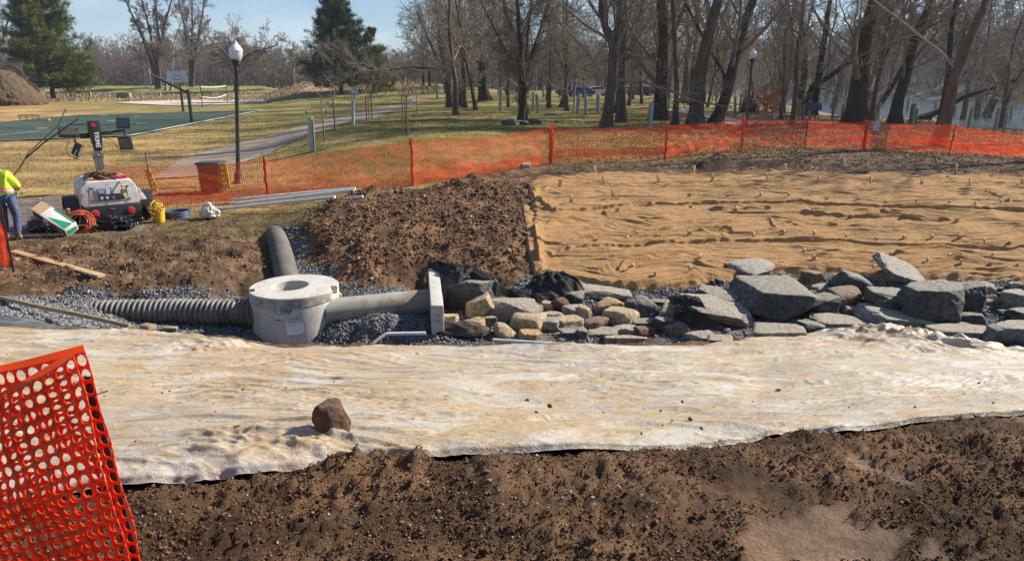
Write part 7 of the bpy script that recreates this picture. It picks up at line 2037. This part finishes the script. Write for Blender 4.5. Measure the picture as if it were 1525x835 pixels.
def guards():
    """tree shelters, stakes and saplings"""
    L = [(465, 226, 174, 8, 0), (526, 186, 149, 5, 0), (745, 166, 130, 5, 0), (652, 147, 126, 3.5, 0), (793, 167, 137, 3, 0), (801, 168, 140, 4, 0), (809, 145, 128, 3, 0),
         (855, 167, 131, 3, 1), (860, 168, 139, 4, 0), (872, 168, 140, 5, 0), (889, 168, 140, 4, 0), (914, 166, 139, 3, 0), (968, 191, 153, 6, 0), (948, 139, 128, 3, 0),
         (1066, 162, 137, 3, 1), (1082, 172, 145, 3, 1), (1094, 173, 144, 3, 1), (1101, 169, 139, 3, 1), (1106, 162, 140, 3, 1), (1111, 173, 146, 3, 1), (1115, 162, 140, 3, 1), (1141, 167, 143, 3, 1), (1149, 177, 154, 3, 1), (1167, 165, 141, 3, 1), (1184, 170, 144, 4, 1), (1189, 175, 150, 4, 1), (1195, 178, 155, 4, 1), (1204, 175, 150, 4, 1), (1239, 179, 151, 4, 1), (1254, 180, 155, 5, 1), (1219, 160, 140, 3, 1), (1138, 160, 139, 3, 1),
         (1303, 181, 166, 4, 1), (1307, 180, 151, 4, 1), (1350, 175, 146, 4, 1), (1358, 185, 154, 6, 1), (1363, 183, 163, 4, 1), (1420, 182, 157, 4, 1), (1434, 176, 152, 4, 1), (1442, 192, 162, 4, 1), (1472, 180, 153, 4, 1), (1480, 199, 161, 5, 1), (1493, 200, 169, 4, 1), (1503, 190, 157, 4, 1), (1522, 190, 172, 3, 1), (1391, 175, 150, 3, 1),
         (32, 148, 139, 2, 0), (65, 147, 138, 2, 0), (100, 145, 136, 3, 0), (107, 144, 136, 3, 0), (125, 147, 139, 2, 0), (135, 145, 135, 2.5, 0), (163, 145, 137, 2.5, 0), (175, 138, 132, 2, 0), (182, 139, 133, 2, 0), (200, 139, 133, 2, 0), (211, 140, 132, 2, 0), (217, 139, 133, 2, 0), (233, 142, 133, 2, 0), (239, 142, 133, 2, 0), (257, 138, 131, 2, 0), (297, 138, 131, 2, 0), (316, 138, 130, 2, 0), (358, 139, 131, 2, 0)]
    pr = {}
    rng = np.random.default_rng(4)
    for px, b_, t_, w, k in L:
        far_ = px < 400 and b_ < 150
        b = at_y(px, b_, 118) if far_ else hit(px, b_); b[2] = hg(b[0], b[1])
        h = abs(at_y(px, t_, b[1])[2] - at_y(px, b_, b[1])[2]); wd = w * b[1] / 1040
        if k not in pr:
            q = thing('tree_tube', 'x', 'tree tube', b)
            mb = MB(); mb.lathe([(.5, 0), (.5, .96), (.56, .99), (.54, 1.0), (.46, .99), (.45, .0)], n=12); mb.build('tube', GUARDD if k else GUARD, q)
            mb = MB(); mb.box((.62, 0, .45), (.2, .2, .98)); mb.build('stake', WOODG, q)
            pr[k] = q
        else: q = dup(pr[k], tuple(b))
        q.location = tuple(b); q.scale = (wd, wd, h); q.rotation_euler = (rad(rng.normal(0, 2)), rad(rng.normal(0, 2)), rng.uniform(0, 6))
        if far_: lab, g = 'tiny pale tree tube in the bleached weeds beyond the field', 'tree tubes beyond the field'
        elif px == 465: lab, g = 'nearest pale green tree tube on the grass above the path', None
        elif px == 526: lab, g = 'pale green tree tube second up the slope beside the path', None
        elif px == 745: lab, g = 'pale green tree tube in front of the thick flared dark trunk', None
        elif px == 652: lab, g = 'pale tree tube near the top of the path left of the bushy tree', None
        elif px == 968: lab, g = 'leaning blue-green tree tube standing just behind the orange netting', None
        elif px < 1000: lab, g = 'green tree tube in the row on the lawn under the grove', 'tree tubes under the grove'
        elif px < 1260: lab, g = 'weathered grey tree tube in the cluster around the black lamp and sign', 'tree tubes near the reading sign'
        else: lab, g = 'weathered grey tree tube along the river bank right of the massive trunk', 'tree tubes along the river bank'
        tag(q, lab, 'tree tube', g)
        if not g and 'group' in q: del q['group']
    # saplings with stakes
    S = [(483, 212, 160, 'nearest staked sapling by the path with one wooden post'), (499, 195, 148, 'staked sapling second from the fence along the path'), (546, 181, 145, 'staked sapling with a double post halfway up the path'), (554, 178, 142, 'thin dark staked sapling touching the double-posted one'), (604, 202, 140, 'sapling between two tall thin posts in the middle of the lawn'), (621, 170, 136, 'single pale wooden post near the top of the path')]
    for i, (px, b_, t_, lab) in enumerate(S):
        b = ground(px, b_); h = at_y(px, t_, b[1])[2] - b[2]
        r = thing('sapling', lab, 'sapling', b)
        offs = (-.10, .10) if i == 4 else ((0, .16) if i == 2 else (0,))
        for o_ in offs:
            mb = MB(); mb.box((o_, .03, h / 2 - .05), (.075 if i == 5 else .06, .05, h + .1)); mb.build('stake', WOOD if i in (0, 5) else WOODG, r, bevel=.006)
        if i != 5:
            rng = np.random.default_rng(i)
            (tv, tq), (cv, cq) = grow_bare(i + 200, [[np.array([0., 0, -.05]), np.array([.02, 0, h * .6]), np.array([0, 0, h * 1.5])]], [.022], dens=(8, 4, 0 or 1, 0), start=.45, limb=.3, tw=.006)
            link('trunk', new_mesh('trunk', tv, quads=tq), DARKBARK, r); link('crown', new_mesh('crown', cv, quads=cq), TWIG, r)

def hoop(px, py, bt, lab, ang, dist=None, arm=1.3, seen=None):
    b = hit(px, py) if dist is None else at_y(px, py, dist); b[2] = hg(b[0], b[1]) + .05
    r = thing('basketball_hoop', lab, 'basketball hoop', b, 'basketball hoops', rotz=rad(ang))
    mb = MB(); mb.cyl((0, 0, -.1), (0, 0, 2.45), .125, n=14); mb.lathe([(.2, 0), (.2, .03), (.09, .04)], n=14); mb.build('post', STEEL, r)
    mb = MB(); mb.cyl((0, 0, 2.2), (0, -arm, 3.55), .10, n=12); mb.cyl((0, -.02, 2.9 - .0), (0, -arm, 3.05), .03, n=8) if False else None; mb.cyl((0, -arm, 3.0), (0, -arm, 3.6), .045, n=8); mb.build('arm', STEEL, r)
    wb = pm('white backboard', (.62, .64, .66), (.52, .54, .56), 5, .4)
    bd = MB().box((0, -arm - .08, 3.42), (1.83, .04, 1.07)).build('backboard', wb, r, bevel=.01)
    mb = MB()
    for x0, z0, x1, z1 in ((-.3, 3.08, .3, 3.12), (-.3, 3.5, .3, 3.54), (-.3, 3.08, -.26, 3.54), (.26, 3.08, .3, 3.54)): mb.box(((x0 + x1) / 2, -arm - .105, (z0 + z1) / 2), (x1 - x0, .006, z1 - z0))
    mb.build('target_square', STEEL, bd)
    rd = pm('orange rim', (.7, .13, .05), (.6, .1, .04), 9, .4)
    mb = MB(); mb.tube([(.23 * math.cos(t), -arm - .35 + .23 * math.sin(t), 3.05) for t in np.linspace(0, 2 * math.pi, 20, endpoint=False)], .012, 6, closed=True); mb.box((0, -arm - .12, 3.05), (.1, .06, .1)); rm = mb.build('rim', rd, r)
    mb = MB()
    for k in range(10):
        a, c_ = 2 * math.pi * k / 10, 2 * math.pi * (k + 1) / 10
        mb.tube([(.23 * math.cos(a), -arm - .35 + .23 * math.sin(a), 3.04), (.18 * math.cos(c_), -arm - .35 + .18 * math.sin(c_), 2.85), (.13 * math.cos(a), -arm - .35 + .13 * math.sin(a), 2.62)], .006, 4)
    mb.build('net', PVC, rm)
    return r

def park():
    lamp(355, 274, 60, 'tall green lamp post with a pale globe behind the orange netting at left')
    lamp(1111, 191, 72, 'black lamp post among the trees right of the leaning trunks')
    guards()
    hoop(286, 183, 105, 'nearest basketball hoop, its arm reaching left from a dark post', -62, arm=2.4)
    hoop(273, 165, 105, 'basketball hoop farther back, its backboard facing away', 12, arm=.9, dist=74)
    hoop(-38, 178, 100, 'basketball hoop cut off by the left picture edge', 20, arm=1.2, dist=60)
    # volleyball net
    a, b = at_y(301, 152, 84), at_y(339, 148, 96); a[2] = hg(a[0], a[1]); b[2] = hg(b[0], b[1])
    r = thing('volleyball_net', 'sagging white-taped volleyball net on two thin posts', 'volleyball net', a)
    d = b - a
    for q in (a, b): mb = MB(); mb.cyl(q - a, q - a + np.array([0, 0, 2.45]), .05, n=8); mb.build('post', STEEL, r)
    for z0, sg in ((2.35, .12), (1.25, .28)):
        mb = MB(); pts = [d * t + np.array([0, 0, z0 - sg * math.sin(math.pi * t)]) for t in np.linspace(0.01, .99, 16)]; mb.tube(pts, .055, 5); mb.build('tape', PVC, r)
    mb = MB()
    for t in np.linspace(.02, .98, 48): mb.tube([d * t + np.array([0, 0, 2.35 - .12 * math.sin(math.pi * t)]), d * t + np.array([0, 0, 1.25 - .28 * math.sin(math.pi * t)])], .006, 3)
    mb.build('mesh', BLK, r)
    # bench
    b = at_y(44, 178, 58); b[2] = hg(b[0], b[1])
    r = thing('park_bench', 'low dark backless bench by the far edge of the court', 'bench', b)
    MB().box((0, 0, .45), (1.7, .3, .05)).build('seat', STEEL, r, bevel=.01)
    for x in (-.75, -.25, .3, .75): mb = MB(); mb.cyl((x, -.1, 0), (x, -.1, .44), .02); mb.cyl((x, .1, 0), (x, .1, .44), .02); mb.build('leg', STEEL, r)
    def ball(px, py, lab, y):
        p = at_y(px, py, y); p[2] = hg(p[0], p[1]) + .12; mb = MB(); mb.ball((0, 0, 0), .15 if y > 50 else .12, 16); o = mb.build('ball', pm('orange ball', (.6, .2, .1), (.5, .15, .08), 6, .6), None, tuple(p)); tag(o, lab, 'ball')
    ball(72, 176, 'orange ball lying near the dark bench', 57); ball(457, 167, 'orange ball lying on the grass left of the path', 68)
    # planter box
    b = at_y(185, 144, 118); b[2] = hg(b[0], b[1]); mb = MB(); mb.box((0, 0, .4), (2.1, .9, .8)); mb.box((0, 0, .82), (2.2, 1, .06)); o = mb.build('planter_box', WOODG, None, tuple(b), bevel=.02); tag(o, 'brown wooden planter box in the bleached weeds', 'planter')
    # thatched heap at far left
    b = at_y(18, 150, 92); b[2] = hg(b[0], b[1])
    t = pm('matted straw', (.17, .115, .068), (.08, .055, .038), 4, .95, .15, 12)
    o = lumps('mulch_pile', t, b + [0, 0, 0], (3.7, 3.6, 4.1), 51, .16, 3, 6, .1)
    V = np.array([v.co[:] for v in o.data.vertices]); V[:, 2] = np.where(V[:, 2] > 0, V[:, 2] * np.clip(1.15 - .8 * np.abs(V[:, 0] + 1.2) / 5.5, .15, 1.2), V[:, 2]); V += (ridged(V[:, 0] * 3, V[:, 2] * 1.0 + V[:, 1], 3, 9) * .10)[:, None] * V / (np.linalg.norm(V, axis=1)[:, None] + .1)
    o.data.vertices.foreach_set('co', V.astype(np.float32).ravel()); tag(o, 'big brown mound of matted straw mulch at the far left', 'mulch pile')
    b2 = at_y(-4, 128, 104); b2[2] = hg(b2[0], b2[1])
    o = lumps('brush_pile', pm('dark brush', (.06, .045, .04), (.03, .025, .02), 3, .95, .1, 6), b2, (5.5, 3.0, 5.8), 52, .22, 5, 5, .1); tag(o, 'dark rounded brush pile behind the straw mound at the left edge', 'brush pile')
    # blue board by the pine
    b = at_y(528, 138, 98); b[2] = hg(b[0], b[1]); r = thing('notice_board', 'small bright blue notice board beside the middle pine', 'notice board', b)
    MB().box((0, 0, .95), (.75, .05, .42), R=Matrix.Rotation(rad(-35), 3, 'X')).build('panel', pm('sky blue panel', (.22, .45, .75), (.3, .5, .78), 3, .3), r)
    mb = MB(); mb.box((0, .05, .4), (.08, .08, .85)); mb.build('post', WOODG, r)
    # reading sign behind netting
    b = ground(1210, 181); s = b[1] / 1040; r = thing('reading_sign', 'slanted dark interpretive sign on two short posts behind the netting', 'sign', b, rotz=rad(-18))
    MB().box((0, 0, .98), (.95, .05, .62), R=Matrix.Rotation(rad(-40), 3, 'X')).build('panel', pm('dark blue sign face', (.03, .06, .09), (.05, .08, .11), 5, .4), r, bevel=.01)
    for x in (-.14, .14): mb = MB(); mb.box((x, .05, .42), (.09, .07, .95)); mb.build('post', BLK, r)
    # paper notice on the netting
    b = hit(1306, 224); y = b[1] - .12; p = at_y(1305, 188, y)
    o = MB().box((0, 0, 0), (.26, .01, .34)).build('notice', pm('faded notice', (.55, .50, .58), (.45, .38, .5), 14, .7), None, tuple(p)); tag(o, 'small faded paper notice hung on the orange netting', 'notice')
    # rusty leafy shrub
    b = at_y(1137, 164, 62); b[2] = hg(b[0], b[1])
    r = thing('shrub', 'small shrub with clinging rusty orange leaves right of the black lamp', 'shrub', b)
    (tv, tq), (cv, cq) = grow_bare(901, [[np.array([0, 0, -.1]), np.array([.1, 0, 1.2]), np.array([-.1, 0, 2.2])]], [.05], dens=(12, 6, 4, 0), start=.1, limb=.7, tw=.01)
    link('stem', new_mesh('stem', np.concatenate([tv, cv]), quads=np.concatenate([tq, cq + len(tv)])), TWIG, r)
    n = 1500; rng = np.random.default_rng(8); c = rng.normal(size=(n, 3)) * [.75, .6, .5] + [.25, 0, 1.0]; c[:, 2] = np.abs(c[:, 2]); d = rng.normal(size=(n, 3)) * .06; e = rng.normal(size=(n, 3)) * .06
    V = np.stack([c, c + d, c + d + e, c + e], 1).reshape(-1, 3)
    link('leaves', new_mesh('leaves', V, quads=np.arange(4 * n).reshape(-1, 4), smooth=False), pm('rust leaves', (.55, .22, .08), (.40, .14, .05), 3, .8), r)
    b = at_y(1117, 160, 60); b[2] = hg(b[0], b[1]); o = lumps('stump', DARKBARK, b, (.75, .6, 1.35), 61, .25, 4, 5, .1); tag(o, 'dark upturned stump left of the rusty shrub', 'stump')
    # log, bits on lawn
    p, q = ground(811, 171), ground(828, 171); p[2] += .1; q[2] += .1; stickobj('log', 'short pale log lying on the lawn right of the ringed tree', [p, q], .10, BARKP, 'log', 10)
    # playground slide
    b = at_y(742, 133, 104); b[2] = hg(b[0], b[1]); r = thing('slide', 'green playground slide glimpsed behind the thick trunk', 'slide', b)
    gm = pm('green slide plastic', (.04, .30, .18), (.03, .22, .14), 5, .4)
    mb = MB(); mb.prism([(-2.6, 2.3), (-1.8, 2.3), (1.6, .5), (2.4, .4), (2.4, .3), (1.6, .3), (-1.9, 2.1), (-2.6, 2.1)], -.3, .3, 'y'); mb.build('chute', gm, r, bevel=.02)
    for x, z in ((-2.4, 2.2), (0, 1.35), (2, .4)): mb = MB(); mb.cyl((x, .25, 0), (x, .25, z), .04); mb.cyl((x, -.25, 0), (x, -.25, z), .04); mb.build('leg', STEEL, r)
    # cars
    def car(mat_):
        r = thing('parked_car', 'x', 'car', (0, 0, 0))
        mb = MB(); pr = [(-2.2, .35), (-2.25, .7), (-2.1, .95), (-1.3, 1.02), (-.75, 1.45), (.9, 1.48), (1.55, 1.05), (2.15, .92), (2.25, .6), (2.2, .32)]
        mb.prism(pr, -.86, .86, 'y'); mb.build('body', mat_, r, bevel=.06, seg=3)
        for s in (-1, 1):
            mb = MB(); mb.prism([(-1.15, 1.05), (-.7, 1.38), (.85, 1.4), (1.3, 1.06)], s * .855, s * .868, 'y'); mb.build('window', BLK, r)
            for x in (-1.4, 1.4):
                mb = MB(); mb.cyl((x, s * .68, .33), (x, s * .89, .33), .33, n=20); w = mb.build('wheel', RUB, r); mb = MB(); mb.cyl((x, s * .88, .33), (x, s * .9, .33), .19, n=16); mb.build('rim', GALV, w)
        return r
    cm = {'blue': pm('blue car paint', (.03, .10, .30), (.03, .09, .26), 3, .3), 'white': pm('white car paint', (.7, .7, .7), (.62, .62, .62), 3, .3), 'dark': pm('black car paint', (.02, .02, .025), (.03, .03, .03), 3, .3)}
    for px, y, c, lab in ((862, 112, 'blue', 'blue car parked far behind the grove between two thin trunks'), (884, 116, 'white', 'white car parked just right of the far blue one'), (846, 118, 'dark', 'dark car parked left of the far blue one'), (948, 112, 'dark', 'black car parked behind the grove left of the shoot-covered trunk'), (964, 117, 'blue', 'second blue car parked close behind the far black one'), (932, 120, 'white', 'white car parked behind the far black one')):
        r = car(cm[c]); x = (px - 762.5) / 1040 * y * .99; r.location = (x, y, hg(x, y)); r.rotation_euler = (0, 0, rad(random.uniform(-12, 12))); tag(r, lab, 'car', 'cars parked beyond the grove')
# ------------------------------------------------------------------ light, sky, camera
def setup():
    SUN_AZ, SUN_EL = 24.0, 34.0     # degrees from +X towards +Y
    sd = Vector((math.cos(rad(SUN_AZ)) * math.cos(rad(SUN_EL)), math.sin(rad(SUN_AZ)) * math.cos(rad(SUN_EL)), math.sin(rad(SUN_EL))))
    w = bpy.data.worlds.new('World'); SC.world = w; w.use_nodes = True
    t = w.node_tree; t.nodes.clear()
    sky = t.nodes.new('ShaderNodeTexSky'); sky.sky_type = 'NISHITA'; sky.sun_disc = False
    sky.sun_elevation = rad(SUN_EL); sky.sun_rotation = rad(90 - SUN_AZ); sky.air_density = 1.0; sky.dust_density = .1; sky.ozone_density = 1.3; sky.altitude = 50
    tc = t.nodes.new('ShaderNodeTexCoord')
    mp = t.nodes.new('ShaderNodeMapping'); mp.inputs['Scale'].default_value = (1, 1, 3.2); t.links.new(tc.outputs['Generated'], mp.inputs[0])
    n1 = t.nodes.new('ShaderNodeTexNoise'); n1.inputs['Scale'].default_value = 3.2; n1.inputs['Detail'].default_value = 7; n1.inputs['Roughness'].default_value = .55; t.links.new(mp.outputs[0], n1.inputs['Vector'])
    r1 = t.nodes.new('ShaderNodeValToRGB'); r1.color_ramp.elements[0].position = .47; r1.color_ramp.elements[1].position = .72; t.links.new(n1.outputs[0], r1.inputs[0])
    ml = t.nodes.new('ShaderNodeMath'); ml.operation = 'MULTIPLY'; ml.inputs[1].default_value = .38; t.links.new(r1.outputs[0], ml.inputs[0])
    mx = t.nodes.new('ShaderNodeMix'); mx.data_type = 'RGBA'; t.links.new(ml.outputs[0], mx.inputs[0]); tn = t.nodes.new('ShaderNodeMix'); tn.data_type = 'RGBA'; tn.blend_type = 'MULTIPLY'; tn.inputs[0].default_value = 1; t.links.new(sky.outputs[0], tn.inputs[6]); tn.inputs[7].default_value = (.78, .95, 1.2, 1); t.links.new(tn.outputs[2], mx.inputs[6]); mx.inputs[7].default_value = (11.5, 12.2, 13.5, 1)
    bg = t.nodes.new('ShaderNodeBackground'); bg.inputs[1].default_value = .056; t.links.new(mx.outputs[2], bg.inputs[0])
    out = t.nodes.new('ShaderNodeOutputWorld'); t.links.new(bg.outputs[0], out.inputs[0])
    l = bpy.data.lights.new('sun', 'SUN'); l.energy = 5.0; l.angle = rad(.5); l.color = (1, .935, .83)
    o = bpy.data.objects.new('sun', l); COL.objects.link(o); o.rotation_euler = sd.to_track_quat('Z', 'Y').to_euler(); o.location = (0, 0, 30)
    cam = bpy.data.cameras.new('camera'); co = bpy.data.objects.new('camera', cam); COL.objects.link(co)
    
    hz = MB(); hz.box((0, 440, 55), (3400, 960, 140)); hm = bpy.data.materials.new('thin air'); hm.use_nodes = True; ht = hm.node_tree; ht.nodes.clear()
    ho = ht.nodes.new('ShaderNodeOutputMaterial'); hv = ht.nodes.new('ShaderNodeVolumePrincipled'); hv.inputs['Color'].default_value = (.80, .88, 1, 1); hv.inputs['Density'].default_value = .00028; hv.inputs['Anisotropy'].default_value = .2
    ht.links.new(hv.outputs[0], ho.inputs['Volume']); tag(hz.build('haze', hm), kind='stuff')
    co.location = (0, 0, EYE); co.rotation_euler = (math.pi / 2 - PITCH, 0, 0)
    cam.sensor_width = 36; cam.lens = 36 * FPX / 1525; cam.clip_end = 3000; cam.clip_start = .05
    SC.camera = co
    v = SC.view_settings; v.view_transform = 'Standard'; v.look = 'None'; v.gamma = 1; v.exposure = .85; v.use_curve_mapping = False
    SC.cycles.max_bounces = 5; SC.cycles.transparent_max_bounces = 12; SC.cycles.use_denoising = True
    SC.cycles.caustics_reflective = False; SC.cycles.caustics_refractive = False

import time as _t, sys as _s
def step(f, *a):
    t0 = _t.time(); r = f(*a); print('%-18s %.1fs' % (f.__name__, _t.time() - t0), file=_s.stderr); return r
setup(); mats()
step(build_ground); step(build_surfaces); step(build_sheet); step(build_burlap); step(stuff_layers); step(grass_layers)
step(build_rocks); step(build_stakes); step(fence_far); step(fence_near); step(fence_mid)
_c, _R = step(build_manhole); step(build_pipes, _c, _R); step(build_pit_items)
step(build_tower); step(build_clutter); step(worker); step(park)
step(build_trees); step(build_pines)
